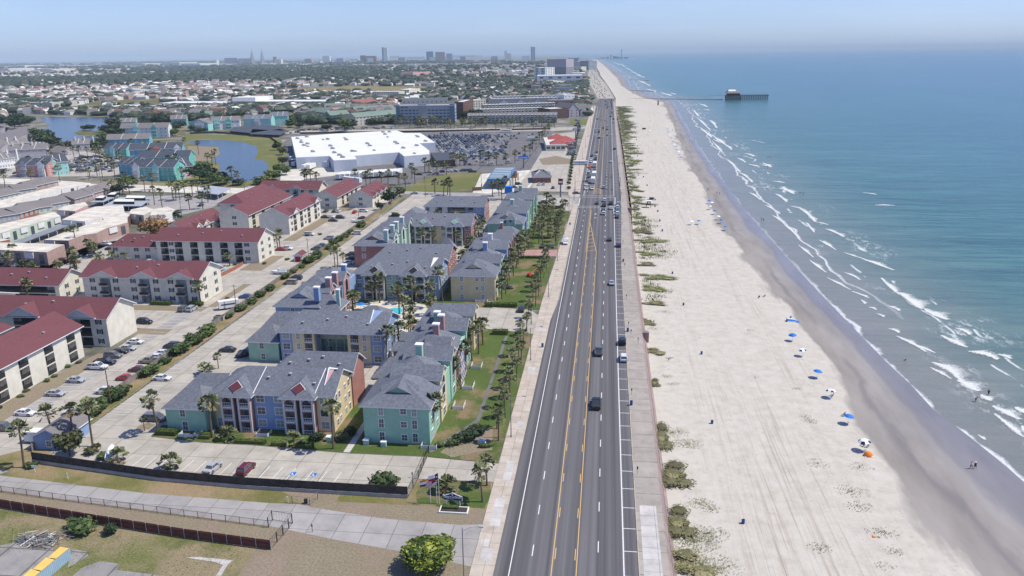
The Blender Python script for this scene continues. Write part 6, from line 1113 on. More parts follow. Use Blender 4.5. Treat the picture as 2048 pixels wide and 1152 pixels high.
for i in range(54):
    y=255+i*19; L_=rr.uniform(3,9)*(1+y/900);
    o=tree(13+L_*.55,y+rr.uniform(-4,4),L_*.62,.8+y/1400,'leaf_dune_green' if i % 3 else 'leaf_dune','low mound of dune plants spreading from the seawall onto the sand','dune mounds north of the flat grey-green patch','bush','bush',False,z=-3.2,rz=rr.uniform(-.6,.15),ry=rr.uniform(1.2,3.4)*(1+y/700))
b=MB()
for i in range(14000):
    x,y=rr.uniform(-112,-56),rr.uniform(88,118); lim=117.2-(x+112)*.15
    if y>lim or (x<-84 and y<103+rr.uniform(-3,3) and rr.random()<.8):continue
    if math.sin(x*.35+1.3*math.sin(y*.4))+rr.uniform(-.8,.8)<-.15:continue
    h=rr.uniform(.02,.10); a_=rr.uniform(0,6.28); l_=rr.uniform(.08,.2); c,s_=math.cos(a_)*l_,math.sin(a_)*l_
    b.face([(x-.05,y,0),(x+.05,y,0),(x+c+.05,y+s_,h),(x+c-.1,y+s_,h*.9)],'leaf_dune_green')
o=b.build('rough_grass_blades'); tag(o,'rough uncut grass behind the board fence','grass',kind='stuff')
# ================================================================== VEHICLES (length along +Y, nose at +Y)
def loft(b,st,mat,cap=True):
    rings=[]
    for (y,zb_,zt_,w_,ch) in st:
        rings.append([b.pt(p) for p in ((-w_,y,zb_),(-w_,y,zt_-ch),(-w_+ch*1.2,y,zt_),(w_-ch*1.2,y,zt_),(w_,y,zt_-ch),(w_,y,zb_))])
    k=b.m(mat)
    for r0,r1 in zip(rings,rings[1:]):
        for i in range(5):b.f.append([r0[i+1],r0[i],r1[i],r1[i+1]]); b.mi.append(k)
        b.f.append([r0[0],r0[5],r1[5],r1[0]]); b.mi.append(k)
    if cap:b.f.append(rings[0]); b.mi.append(k); b.f.append(rings[-1][::-1]); b.mi.append(k)
def cabin(b,y0,y1,y2,y3,z0,z1,w0,w1,pillars=True):
    """glasshouse: base y0..y3, roof y1..y2"""
    c=[(-w0,y0,z0),(w0,y0,z0),(w0,y3,z0),(-w0,y3,z0),(-w1,y1,z1),(w1,y1,z1),(w1,y2,z1),(-w1,y2,z1)]
    for f in ((0,1,5,4),(1,2,6,5),(2,3,7,6),(3,0,4,7)):b.face([c[i] for i in f],'glass')
    r=MB()
    b.box(-w1-.02,y1-.03,z1-.04,w1+.02,y2+.03,z1+.05,'paint')
    if pillars:
        for s_ in (-1,1):
            for (ya,yb_) in ((y0,y1),(y3,y2),((y0*.52+y3*.48),(y1*.52+y2*.48))):
                b.tube((s_*w0,ya,z0),(s_*w1,yb_,z1),.055,'paint',4)
def wheel_mesh(r=.34):
    b=MB(); b.tube((-.11,0,0),(.11,0,0),r,'tyre',12); b.tube((-.125,0,0),(.125,0,0),r*.62,'steel',10); return b.mesh('wheel')
WM=wheel_mesh()
CAR={}
def car_kind(kd):
    b=MB(); c=MB(); L_,W,wb=dict(sedan=(4.7,.92,1.4),coupe=(4.5,.93,1.35),suv=(4.75,.96,1.42),pickup=(5.7,.99,1.85),van=(5.0,.99,1.5),panel=(5.9,1.02,1.9),jeep=(4.3,.93,1.3))[kd]; h=L_/2
    if kd in ('sedan','coupe'):
        loft(b,[(-h,.38,.72,W*.86,.08),(-h+.12,.25,.90,W*.94,.1),(-h+.9,.2,.97,W,.1),(-.2,.2,.95,W,.1),(h-1.5,.2,.93,W,.1),(h-.35,.22,.76,W*.94,.12),(h,.32,.62,W*.8,.1)],'paint'); cabin(c,-h+.55+(.3 if kd=='coupe' else 0),-h+1.35,.45,h-1.25,.93,1.42,W*.88,W*.68)
    elif kd=='suv':
        loft(b,[(-h,.4,.95,W*.9,.08),(-h+.1,.28,1.08,W*.97,.08),(-.2,.25,1.05,W,.08),(h-1.35,.25,1.05,W,.1),(h-.3,.28,.92,W*.96,.14),(h,.36,.74,W*.86,.1)],'paint'); cabin(c,-h+.12,-h+.45,.5,h-1.15,1.05,1.70,W*.92,W*.76)
        for s_ in (-.62,.62):c.tube((s_,-h+.7,1.78),(s_,.3,1.78),.025,'steel',4)
    elif kd=='jeep':
        loft(b,[(-h,.5,1.1,W*.92,.05),(-.1,.4,1.12,W*.92,.05),(h-1.3,.4,1.12,W*.88,.05),(h,.5,1.0,W*.6,.05)],'paint'); cabin(c,-h+.02,-h+.1,.35,h-1.45,1.1,1.8,W*.88,W*.80); c.tube((-.0,-h-.16,.9),(.0,-h-.02,.9),.36,'tyre',12); b.box(-W-.04,-h+.2,.62,W+.04,-h+1.2,.78,'tyre'); b.box(-W-.04,h-1.2,.62,W+.04,h-.3,.78,'tyre')
    elif kd=='pickup':
        loft(b,[(-h,.48,.98,W*.95,.05),(-h+.06,.42,1.1,W,.05),(-.45,.38,1.1,W,.05),(h-1.5,.38,1.12,W,.08),(h-.25,.4,1.05,W*.96,.12),(h,.45,.85,W*.88,.1)],'paint'); cabin(c,-.75,-.45,.75,h-1.35,1.1,1.82,W*.92,W*.76); b.box(-W*.8,-h+.14,1.07,W*.8,-.85,1.105,'skirt')
        for s_ in (-1,1):b.box(s_*W-.07,-h+.06,1.0,s_*W+.03,-.8,1.16,'paint')
    elif kd=='van':
        loft(b,[(-h,.36,1.02,W*.93,.06),(-h+.1,.25,1.1,W,.06),(h-1.2,.25,1.02,W,.1),(h-.25,.28,.82,W*.92,.14),(h,.35,.68,W*.8,.1)],'paint'); cabin(c,-h+.05,-h+.3,.7,h-.85,1.02,1.75,W*.95,W*.8)
    else:
        loft(b,[(-h,.45,2.35,W*.95,.12),(-h+.08,.38,2.45,W,.14),(h-1.9,.38,2.45,W,.14),(h-1.15,.38,1.35,W,.1),(h-.1,.42,1.1,W*.9,.12),(h,.5,.9,W*.84,.1)],'paint'); c.face([(-W*.85,h-1.15,1.37),(W*.85,h-1.15,1.37),(W*.8,h-1.88,2.3),(-W*.8,h-1.88,2.3)],'glass'); [c.box(s_*W-.02,h-1.9,1.45,s_*W+.02,h-1.3,2.0,'glass') for s_ in (-1,1)]
    if kd !='panel':
        for s_ in (-1,1):b.box(s_*(W+.1)-.1,.62 if kd in ('sedan','coupe') else .75,1.0 if kd !='pickup' else 1.15,s_*(W+.1)+.1,.78 if kd in ('sedan','coupe') else .92,1.13 if kd !='pickup' else 1.3,'paint')
    for s_ in (-1,1):
        for yy in (-wb,wb):b.tube((s_*(W-.03),yy,.36),(s_*(W+.012),yy,.36),.41,'skirt',12)
    b.box(-W*.75,-h-.02,.38,W*.75,-h+.03,.52,'skirt'); b.box(-W*.55,h-.06,.4,W*.55,h+.02,.58,'skirt')
    hl,tl=MB(),MB(); zf=.68 if kd in ('sedan','coupe') else .88; hl.box(-.18,-.06,-.07,.18,.03,.07,'lamp_lens'); tl.box(-.16,-.03,-.08,.16,.06,.08,'tail')
    m_=MB();
    for src in (b,c):
        off=len(m_.v); m_.v+=src.v; mp_=[m_.m(x) for x in src.mats]; m_.f+=[[i+off for i in f] for f in src.f]; m_.mi+=[mp_[i] for i in src.mi]
    for s_ in (-1,1):
        for yy in (-wb,wb):m_.tube((s_*W-.12*s_,yy,.33),(s_*W+.02*s_,yy,.33),.33,'tyre',8)
    CAR[kd]=dict(body=b.mesh('body'),cabin=c.mesh('cabin'),hl=hl.mesh('headlight'),tl=tl.mesh('tail_light'),L=L_,W=W,wb=wb,zf=zf,one=m_.mesh('car'))
for kd in ('sedan','coupe','suv','pickup','van','panel','jeep'):car_kind(kd)
COL=dict(white=(.66,.67,.68),silver=(.38,.40,.43),grey=(.13,.135,.145),black=(.012,.013,.016),red=(.40,.012,.015),maroon=(.12,.008,.015),blue=(.02,.09,.28),navy=(.012,.022,.065),tan=(.30,.26,.20),green=(.05,.10,.07),orange=(.75,.16,.02),purple=(.07,.02,.10),teal=(.05,.16,.20),brown=(.09,.05,.03))
NAME=dict(sedan='parked_car',coupe='parked_car',suv='parked_suv',pickup='pickup_truck',van='minivan',panel='delivery_van',jeep='jeep_car'); CAT=dict(sedan='car',coupe='car',suv='car',pickup='pickup truck',van='car',panel='van',jeep='car')
def car(x,y,rz,kd,col,label,group=None,parts=True,z=.03):
    K=CAR[kd]; nm=NAME[kd] if kd !='jeep' else 'off_road_car'; cc=(*COL[col],1)
    if not parts:
        o=bpy.data.objects.new(nm,K['one']); C.objects.link(o); o.location=(x,y,z); o.rotation_euler.z=rz; o.color=cc; return tag(o,label,CAT[kd],group)
    r=empty(nm,(x,y,z),rz,label,CAT[kd],group)
    for n_,me,loc in (('body',K['body'],(0,0,0)),('cabin',K['cabin'],(0,0,0))):o=inst(n_,me,r,loc); o.color=cc
    for s_ in (-1,1):
        for yy in (-K['wb'],K['wb']):inst('wheel',WM,r,(s_*(K['W']-.08),yy,.34))
        inst('headlight',K['hl'],r,(s_*K['W']*.66,K['L']/2-.04,K['zf']*.92)); inst('tail_light',K['tl'],r,(s_*K['W']*.74,-K['L']/2+.03,K['zf']*1.05))
    return r
N_,S_,E_,W_=0,math.pi,-math.pi/2,math.pi/2
near=[
 (1192.5,812,N_,'pickup','black','black pickup driving away in the inner beachside lane, nearest vehicle on the road'),(1197.5,707,N_,'pickup','grey','dark grey pickup driving away ahead of the black pickup'),(1247,720,N_,'suv','white','white four-wheel drive parked in the beachside stalls'),(1245,687,N_,'jeep','black','black off-road car with spare wheel parked just ahead of the white four-wheel drive'),
 (1223,569,N_,'coupe','silver','silver white car driving in the outer beachside lane'),(1219,481,N_,'sedan','black','small black car alone in the outer lane south of the crossing'),(1237,493,N_,'suv','purple','dark purple car parked alone in the beachside stalls'),(1131,488,S_,'panel','white','white van parked half on the west sidewalk'),
 (1194,408,N_,'sedan','navy','dark car waiting in the left turn lane at the crossing'),(1208,413,N_,'pickup','black','black truck second in the queue behind the white car at the crossing'),(1209,403,N_,'suv','white','white car first in the inner lane at the crossing'),(1222,409,N_,'pickup','black','black truck with pale load first in the outer lane at the crossing'),(1222,418,N_,'sedan','white','white sedan behind the black truck with pale load'),(1207,422,N_,'sedan','black','black sedan third in the inner lane queue at the crossing'),(1207,429,N_,'suv','white','white car last in the inner lane queue at the crossing'),
 (1236,410,N_,'suv','silver','silver car parked in the stalls nearest the crossing'),(1235,417,N_,'suv','white','white car parked second from the crossing'),(1234,423,N_,'sedan','teal','dark teal car parked third from the crossing'),(1234.5,429.5,N_,'suv','white','white boxy car parked fourth from the crossing'),(1234,435.5,N_,'sedan','black','black car parked last of the five by the crossing'),
 (1153,388,E_,'sedan','black','dark car turning out of the cross street beside the sidewalk'),(1207,377,N_,'suv','silver','silver grey car just past the crossing by the hatched median'),(1222,325,N_,'sedan','white','white sedan alone in the northbound lanes past the crossing'),(1229,299,N_,'suv','black','dark car parked alone on the beach side past the crossing'),
 (1172.6,379,S_,'sedan','white','white sedan first at the stop line facing the crossing, kerb lane'),(1184.4,379,S_,'pickup','white','white truck first at the stop line facing the crossing, inner lane'),(1172.6,371,S_,'sedan','white','white sedan second in the kerb lane facing the crossing'),(1173,364,S_,'sedan','black','black sedan third in the kerb lane facing the crossing'),(1176.5,356,S_,'suv','purple','dark purple car fourth in the kerb lane facing the crossing'),(1176,350,S_,'sedan','black','black car with a bright bonnet fifth in the kerb lane facing the crossing'),(1177.2,344,S_,'sedan','white','white car behind the red car in the kerb lane'),(1179,340,S_,'sedan','maroon','dark red car in the kerb lane in front of the orange one'),(1178.8,335,S_,'pickup','orange','orange truck in the kerb lane queue'),(1189,342,S_,'sedan','navy','navy car before the white box van'),
 (1181.6,325,S_,'suv','white','white car behind the orange truck'),(1182,320,S_,'pickup','white','white truck far back in the kerb lane queue'),(1184,313,S_,'pickup','black','black pickup at the tail of the kerb lane queue'),(1191,319,S_,'pickup','navy','dark blue truck in the inner lane queue'),(1193,311,S_,'sedan','white','white car behind the dark blue truck'),(1193.5,306,S_,'suv','black','black car at the tail of the inner lane queue'),
 (51,830,E_,'sedan','white','white sedan by the dry verge, nearest the left edge of the residents car park'),(111,791,E_,'sedan','silver','silver sedan alone by the verge above the white one'),(152,764,E_,'coupe','silver','silver two-door car by the verge, below the white pickup'),(194,738,E_,'pickup','white','white pickup by the verge in the residents car park'),(211,728,E_,'pickup','navy','dark blue pickup just above the white pickup'),(227,715,E_,'suv','grey','grey estate car above the dark blue pickup'),(241,706,E_,'sedan','black','black sedan between the grey and the silver cars'),(256,700,E_,'sedan','silver','silver sedan second from the top of the verge-side row'),(271,687,E_,'sedan','white','white sedan at the top of the verge-side row by the blank gable'),(290,647,E_,'suv','black','dark car parked across from the blank cream gable'),
 (350,696,W_,'suv','navy','dark blue car at the top of the fence-side row'),(324,710,W_,'sedan','white','white car second from the top of the fence-side row'),(312,718,W_,'sedan','white','white car third from the top of the fence-side row'),(304,726,W_,'pickup','tan','tan four-wheel drive in the fence-side row'),(284,743,W_,'sedan','maroon','dark red sedan by the oleanders'),(261,760,W_,'coupe','red','bright red sports car by the plank fence'),(223,787,W_,'suv','white','white car by the leaning lamp pole'),(151,829,W_,'suv','white','white four-wheel drive behind the middle palm'),(9,860,E_,'suv','grey','grey car cut by the left edge of the picture'),
 (325,760,E_,'sedan','white','white car with black roof backed to the oleander strip'),(311,841,E_,'van','grey','dark grey minivan beside the small grass island'),(426,940,N_-.12,'coupe','silver','silver two-door car in the south car park'),(493,943,N_-.1,'suv','maroon','maroon car in the south car park'),
 (367.5,621,N_,'suv','grey','grey car in front of the right stairwell, left of a pair'),(384,621,N_,'suv','silver','silver car in front of the right stairwell, right of a pair'),(492,596,W_,'sedan','blue','blue car by the hedge above the white camper'),(180,610,E_,'sedan','white','white car at the foot of the three-stairwell block'),(239,611,E_,'sedan','black','black car at the foot of the middle stairwell'),(292,528,N_,'sedan','maroon','dark red car behind the three-stairwell block'),(301,527,N_,'suv','silver','silver car behind the three-stairwell block'),
 (210,491,E_,'pickup','white','white pickup on the driveway by the white-roofed row'),(222,500,E_,'sedan','black','black car on the driveway below the white pickup'),(192,512,E_,'suv','white','white car on the driveway between the palms'),(130,524,E_,'suv','maroon','dark red car at the street corner by the brick townhouse'),(15,535,E_,'sedan','maroon','dark red car on the street at the left edge'),(35,535,E_,'sedan','silver','pale blue car on the street before the brick townhouse'),(154,514,E_,'sedan','black','black car tucked by the end of the white-roofed row'),(5,560,E_,'sedan','blue','blue car at the left edge below the street'),
 (592,559,W_,'suv','navy','dark blue car upper of two at the bend of the west car park'),(581,568,W_,'van','tan','tan minivan lower of two at the bend of the west car park'),(697,528,W_,'sedan','white','white car beside the salmon wall'),(703,519,W_,'sedan','black','black car beside the salmon wall, above the white one'),(702,512,W_,'suv','black','black car farthest up beside the salmon wall'),(713,469,W_,'suv','white','white car alone by the fence in the north of the west car park'),
 (658,479,W_,'suv','silver','silver car by the plank fence, upper middle'),(650,493,W_,'sedan','grey','grey car by the plank fence, under the silver one'),(638,500,W_,'suv','grey','grey car lowest of three by the plank fence'),(572,500,E_,'pickup','white','white pickup at the end of the long balcony block'),(563,501,E_,'sedan','red','red car half hidden behind the white pickup'),(619,471,E_,'suv','white','white car on the lane below the white stair railings'),
 (643,424,N_,'sedan','white','white car first in the row under the left lakeward pair'),(652,424,N_,'sedan','black','dark car second in that row under the paired blocks'),(669,424,N_,'sedan','navy','navy car third in the row under the paired blocks'),(677,424,N_,'suv','white','white car fourth in the row under the paired blocks'),(709.5,426,N_,'sedan','red','red car right of the row under the paired blocks'),(727.5,424,E_,'suv','white','white car near the scalloped eave block'),(727.5,438,W_,'sedan','maroon','dark red car by the fence below the scalloped eave block'),(651,436,E_,'sedan','black','black car in the middle court of the residents car park, left'),(661,436,E_,'sedan','white','white car in the middle court of the residents car park'),(681,437,E_,'suv','black','black car right in the middle court of the residents car park'),(666.5,443,E_,'sedan','black','black car lowest in the middle court of the residents car park'),
 (551,419,E_,'suv','black','black car by the pair of stair railings'),(552,408,E_,'sedan','silver','silver car in the row before the arched entries, first'),(562,407,E_,'sedan','black','black car in the row before the arched entries, second'),(572,407,E_,'sedan','white','white car in the row before the arched entries, third'),(590,407,E_,'suv','white','white car in the row before the arched entries, fourth'),(829,388,W_,'sedan','silver','silver car driving on the cross street below the grass field'),(356,434,E_,'sedan','black','black car between the flat roofs and the palms'),(402,412,N_,'sedan','black','dark car in the visitor court with palms'),
 (1043,622,N_,'suv','black','black car in the visitor car park of the pastel blocks'),(1037,506,W_,'sedan','white','white car at the head of the pink paved court'),(1040,502,W_,'sedan','black','black car behind the white one at the paved court'),(1085,495,N_,'sedan','black','black car among the palms beside the paved court'),(1104,495,N_,'suv','grey','grey car under the palms at the sidewalk'),(1085,407,W_,'suv','black','dark car in the corner lot by the north lawn'),(1037,370,E_,'suv','black','black car leaving the fuel station'),(1028,376,E_,'sedan','navy','navy car south of the fuel station'),(1078,370,N_,'sedan','white','white car at the brick restaurant, left'),(1087,370,N_,'sedan','silver','silver car at the brick restaurant, right'),(1106,377,N_,'sedan','maroon','maroon car in the diner car park by the cross street'),(455,703,W_ ,'sedan','black','dark car half hidden by the second row green end block'),(500,706,N_,'suv','black','black car behind the nearest row, first of three'),(492,709,N_,'sedan','navy','navy car behind the nearest row, second of three'),(484,711,N_,'sedan','black','black car behind the nearest row, third of three'),(1013,578,E_+.2,'sedan','black','black cart parked on the hedge lawn')]
for x,y,rz,kd,col,lab in near:
    gx,gy=gp(x,y); gx=min(gx,-120.5) if-120.6<gx<-116 and rz==W_ else gx
    car(gx,gy,rz,kd,col,lab,'vehicles near the apartments and the crossing',parts=gy<620 or x>1150)
VR=random.Random(21); far=[]
cols=['white']*6+['silver']*4+['black']*5+['grey']*4+['navy']*3+['blue']*2+['maroon','tan','brown']
kinds=['sedan','sedan','suv','suv','pickup','van']
def quad(px,dy,fill,rz,lab,jit=.25,dx=2.75):
    a_,b_,c_,d_=[Vector(gp(*p)) for p in px]
    n=int((d_-a_).length/dy)
    for i in range(n):
        l_=a_+(d_-a_)*(i+.5)/n; r_=b_+(c_-b_)*(i+.5)/n; m_=int((r_-l_).length/dx)
        for j in range(m_):
            if VR.random()>fill(i/n,j/max(1,m_)):continue
            p=l_+(r_-l_)*(j+.5)/m_; far.append((p.x+VR.uniform(-jit,jit),p.y+VR.uniform(-jit,jit),rz+(S_ if VR.random()<.5 else 0),VR.choice(kinds),VR.choice(cols),lab))
quad(((905,333),(1040,326),(1095,264),(850,266)),8.2,lambda v,u:(.95 if .18<v<.86 and u<.5+.1*math.sin(v*9) else (.35 if u<.72 and v<.9 else .05))*(1 if v>.1 else .55),N_,'car in the crowded middle of the store car park')
quad(((830,352),(950,346),(945,340),(850,345)),6,lambda v,u:.4,E_,'car along the lane south of the store')
quad(((755,331),(800,328),(795,318),(765,322)),7,lambda v,u:.35,N_,'car in the yard of the store'); quad(((574,322),(582,322),(576,295),(570,295)),7,lambda v,u:.6,N_,'vehicle in the loading lane beside the store')
quad(((130,344),(240,345),(235,312),(155,312)),9,lambda v,u:.55,N_,'car under the palms in the lakeside car park'); quad(((0,352),(35,352),(35,340),(0,340)),8,lambda v,u:.5,N_,'car left of the coral block')
quad(((1135,312),(1150,310),(1152,280),(1140,280)),6,lambda v,u:.6,E_,'car in the diner car park'); quad(((1146,262),(1160,262),(1165,240),(1150,240)),6,lambda v,u:.4,E_,'car parked near the seaside blocks')
quad(((600,262),(790,258),(790,254),(600,258)),6,lambda v,u:.18,E_,'car on the street behind the store'); quad(((505,290-18),(600,266),(600,262),(505,266)),7,lambda v,u:.25,N_,'car by the carports at the pond')
for (x,y,c_,k_) in ((1203,240,'white','pickup'),(1211,242,'white','suv'),(1195,239,'black','suv'),(1221,234,'black','suv'),(1214,217,'red','sedan'),(1216,214,'black','sedan'),(1212,210,'maroon','suv'),(1221,205,'black','suv'),(1192,260,'white','sedan'),(1192,264,'white','suv'),(1199,260,'white','pickup'),(1214.5,254,'white','suv'),(1214,260,'black','pickup'),(1198,265,'black','suv'),(1190,272,'white','sedan'),(1198,277,'black','sedan'),(1206.5,257,'black','pickup'),(1214,272,'grey','sedan'),(1221.7,272,'white','sedan'),(1227,246,'white','suv'),(1227,239,'black','suv'),(1211,203,'black','sedan'),(1219,200,'grey','suv')):
    gx,gy=gp(x,y); far.append((gx,gy,N_ if x>1203 else S_,k_,c_,'car on the boulevard between the crossing and the far bend'))
for i in range(13):gx,gy=gp(1225.8,199+i*2.9); far.append((5.5,gy,N_,VR.choice(kinds),VR.choice(cols),'car in the far beachside stalls'))
path=P((1213,196),(1201,178),(1190,160),(1187,150),(1187,141),(1183,129),(1179,121))
for a_,b_ in zip(path,path[1:]):
    d=Vector(b_)-Vector(a_); n=int(d.length/18)
    for i in range(n):
        p=Vector(a_)+d*(i+VR.random())/n; far.append((p.x+VR.uniform(-14,12),p.y,math.atan2(-d.x,d.y)+VR.choice((0,S_)),VR.choice(kinds),VR.choice(cols),'car on the boulevard beyond the bend'))
far.sort(key=lambda c:c[0]** 2+c[1]** 2)
KEEP=290-len([1 for c in near if c[3] not in ('pickup','panel')]); kept=0; rest=[]
for c in far:
    if kept<KEEP+60:car(c[0],c[1],c[2],c[3],c[4],{'crowded':1}.get('','')+c[4]+' ' +c[5],'cars in the store car park and beyond',False); kept+=1
    else:rest.append(c)
b=MB()
for nm_,cc in (('cp_w',(.6,.6,.6)),('cp_k',(.02,.02,.025)),('cp_g',(.2,.21,.23)),('cp_b',(.03,.08,.2))):flat(nm_,cc,.3,.02)
for i,(x,y,rz,kd,col,lab) in enumerate(rest):
    b.T=Matrix.Translation((x,y,.03))@ Matrix.Rotation(rz,4,'Z'); mt=dict(white='cp_w',silver='cp_g',black='cp_k',grey='cp_g',navy='cp_k',blue='cp_b',red='red').get(col,'cp_g')
    b.box(-.9,-2.3,.3,.9,2.3,.95,mt); b.box(-.75,-1.5,.95,.75,.8,1.5,'glass',top=mt); b.box(-.92,-1.7,0,.92,1.7,.35,'tyre')
b.T=None
if rest:o=b.build('distant_cars'); tag(o,'many small cars far off in the store car park and along the distant boulevard','cars',kind='stuff')
def trailer(x,y,rz,L_,W,Hh,label,name='cargo_trailer',cat='trailer',group=None,zb_=1.0,mat='white',axle=-.3,strip_=None):
    r=empty(name,(x,y,.02),rz,label,cat,group); b=MB(); b.box(-W,-L_/2,zb_,W,L_/2,zb_+Hh,mat); b.box(-W*.9,-L_/2+.1,zb_-.2,W*.9,L_/2-.1,zb_,'skirt'); b.build('body',r,loc=(0,0,0))
    if strip_:k=MB(); k.box(-W-.01,-L_*.4,zb_+Hh*.4,W+.01,L_*.3,zb_+Hh*.62,strip_); k.build('window',r,loc=(0,0,0))
    for s_ in (-1,1):
        for dy in (0,1.1) if L_>6 else (0,):inst('wheel',WM,r,(s_*(W-.15),axle*L_+dy,.34),0,(1.4,1.2,1.2) if zb_>.9 else None)
    k=MB(); k.box(-.08,L_/2,zb_-.15,.08,L_/2+.9,zb_-.05,'black_metal'); k.build('hitch',r,loc=(0,0,0)); return r
for i in range(13):
    gx,gy=gp(676+i*9.6,361-i*.55); trailer(gx,gy+7,0,14,1.3,2.8,'white semi-trailer in the long side-by-side row below the store','semi_trailer','trailer','row of white semi-trailers',1.2)
gx,gy=gp(705,367); trailer(gx,gy,math.radians(62),15,1.3,2.8,'white semi-trailer parked askew in front of the trailer row','semi_trailer','trailer',None,1.2)
for x,lab in ((610,'white semi-trailer backed to the loading dock, left one'),(620,'white semi-trailer backed to the loading dock, right one')):gx,gy=gp(x,340); trailer(gx,gy+3,0,13,1.3,2.8,lab,'semi_trailer','trailer',None,1.2)
for x,y,lab in ((584,322,'pale box trailer beside the store wall, upper'),(590,333,'pale box trailer beside the store wall, lower')):gx,gy=gp(x,y); trailer(gx,gy,0,7,1.2,2.6,lab,'box_trailer','trailer')
gx,gy=gp(84,884); trailer(gx,gy,W_,6.2,1.1,2.2,'white enclosed cargo trailer behind the blue shed',axle=.1,zb_=.55,mat='white')
gx,gy=gp(458,617); trailer(gx,gy,math.radians(-55),6.2,1.15,2.3,'white travel camper trailer by the hedge strip','camper_trailer','camper',None,.6,'white',-.1,'glass')
gx,gy=gp(1161,330); trailer(gx,gy,E_,10,1.25,2.6,'long white motorhome on the sidewalk by the diner lot','motorhome','motorhome',None,.5,'white',-.3,'hotel_blue')
gx,gy=gp(1188.4,354); trailer(gx,gy,N_,9.5,1.3,2.8,'white camper trailer in the inner lane facing the crossing','camper_trailer','camper',None,.6); gx,gy=gp(1186,366); trailer(gx,gy,N_,8.5,1.3,2.9,'white boat-like camper at the head of the inner lane queue','camper_trailer','camper',None,.6); gx,gy=gp(1189.5,334); trailer(gx,gy,S_,8,1.25,2.8,'white box truck in the inner lane queue','box_truck','truck',None,.7,'offwhite')
gx,gy=gp(1063,281); trailer(gx,gy,E_,8,1.25,2.6,'white motorhome in the store car park near the street','motorhome','motorhome',None,.5); gx,gy=gp(1012,265); trailer(gx,gy,E_+.3,12,1.3,2.8,'long dark-windowed bus at the back of the store car park','bus','bus',None,.5,'offwhite',-.3,'dark')
gx,gy=gp(1068,250); trailer(gx,gy,E_,9,1.3,2.9,'white box truck on the street before the long condominium row','box_truck','truck',None,.8)
def boat(x,y,rz,L_,label,cover=None,s=1):
    r=empty('boat_on_trailer',(x,y,.02),rz,label,'boat'); b=MB(); st=[]
    for i in range(9):t_=i/8; w_=1.05*(1-max(0,t_-.45)** 2*3.2); st.append((-L_/2+L_*t_,.45+.35*max(0,t_-.5),1.15+.3*t_,max(.08,w_),.06))
    loft(b,st,'white'); b.box(-.75,-L_*.42,1.2,.75,L_*.12,1.34,'blind' if not cover else cover); b.build('hull',r,loc=(0,0,0)); k=MB()
    if cover:k.ball(0,-L_*.05,1.2,.98,L_*.42,.75,'cloth_white',10,6); k.build('cover',r,loc=(0,0,0))
    else:k.box(-.35,-.3,1.3,.35,.2,2.1,'white'); k.box(-.2,-L_/2-.35,.9,.2,-L_/2,1.7,'dark'); k.build('console',r,loc=(0,0,0))
    for s_ in (-1,1):inst('wheel',WM,r,(s_*1.0,-.5,.34))
    k=MB(); k.box(-.9,-L_*.4,.34,.9,L_*.35,.42,'steel'); k.box(-.06,L_*.3,.34,.06,L_*.62,.44,'steel'); k.build('trailer_frame',r,loc=(0,0,0))
gx,gy=gp(224,912); boat(gx,gy,.5,5.5,'boat under a white cover with blue straps at the end of the stalls','umbrella_blue'); gx,gy=gp(559,548); boat(gx,gy,W_+.1,6.2,'white open boat on a trailer by the plank fence, lower one'); gx,gy=gp(714,445); boat(gx,gy,W_+.3,6,'white open boat on a trailer by the plank fence, upper one')
gx,gy=gp(196,806); r=empty('flatbed_trailer',(gx,gy,0),W_,'empty grey flatbed trailer by the plank fence','trailer'); b=MB(); b.box(-1.1,-2.6,.5,1.1,2.6,.62,'steel'); b.box(-1.1,-2.6,.62,-1.02,2.6,.9,'steel'); b.box(1.02,-2.6,.62,1.1,2.6,.9,'steel'); b.build('bed',r,loc=(0,0,0)); [inst('wheel',WM,r,(s_*1.05,0,.34)) for s_ in (-1,1)]
gx,gy=gp(440,640); b=MB((gx,gy,0)); b.box(gx-1.6,gy-1,0,gx+1.6,gy+1,1.4,'concrete_wall'); b.box(gx-1.4,gy-.8,1.4,gx+1.4,gy+.8,1.42,'dark'); o=b.build('waste_container'); tag(o,'pale open waste container at the head of the hedge strip','container')
# ================================================================== STREET FURNITURE
def lamp(x,y,h,label,arm=2.6,rz=0,group='cobra-head street lamps on the west sidewalk',z=.14):
    r=empty('street_lamp',(x,y,z),rz,label,'street lamp',group); b=MB(); b.cyl(0,0,0,.4,.2,.16,'pole',8); b.cyl(0,0,.4,h,.11,.06,'pole',8); b.tube((0,0,h-.6),(arm*.5,0,h+.1),.045,'hvac',6); b.tube((arm*.5,0,h+.1),(arm,0,h+.35),.04,'hvac',6); b.build('pole',r,loc=(0,0,0))
    k=MB(); k.box(arm-.1,-.16,h+.27,arm+.7,.16,h+.45,'hvac'); k.box(arm+.05,-.13,h+.22,arm+.6,.13,h+.27,'lamp_lens'); k.build('lamp_head',r,loc=(0,0,0)); return r
for i,y in enumerate((112,152.3,196.5,254,302,350,398,470,540,610,690,780,880)):
    lab=['street lamp at the foot of the picture beside the sea grape bush','street lamp at the sidewalk by the curved flower bed','street lamp at the sidewalk beside the blue bin and the visitor car park','street lamp at the sidewalk level with the silver white car','street lamp at the sidewalk beside the paved court'][i] if i<5 else 'street lamp at the sidewalk between the paved court and the far bend'
    gx,gy=(gp(928,1160) if i==0 else (-19.0+(0 if i<3 else .6),y)); lamp(gx,gy,9.2,lab)
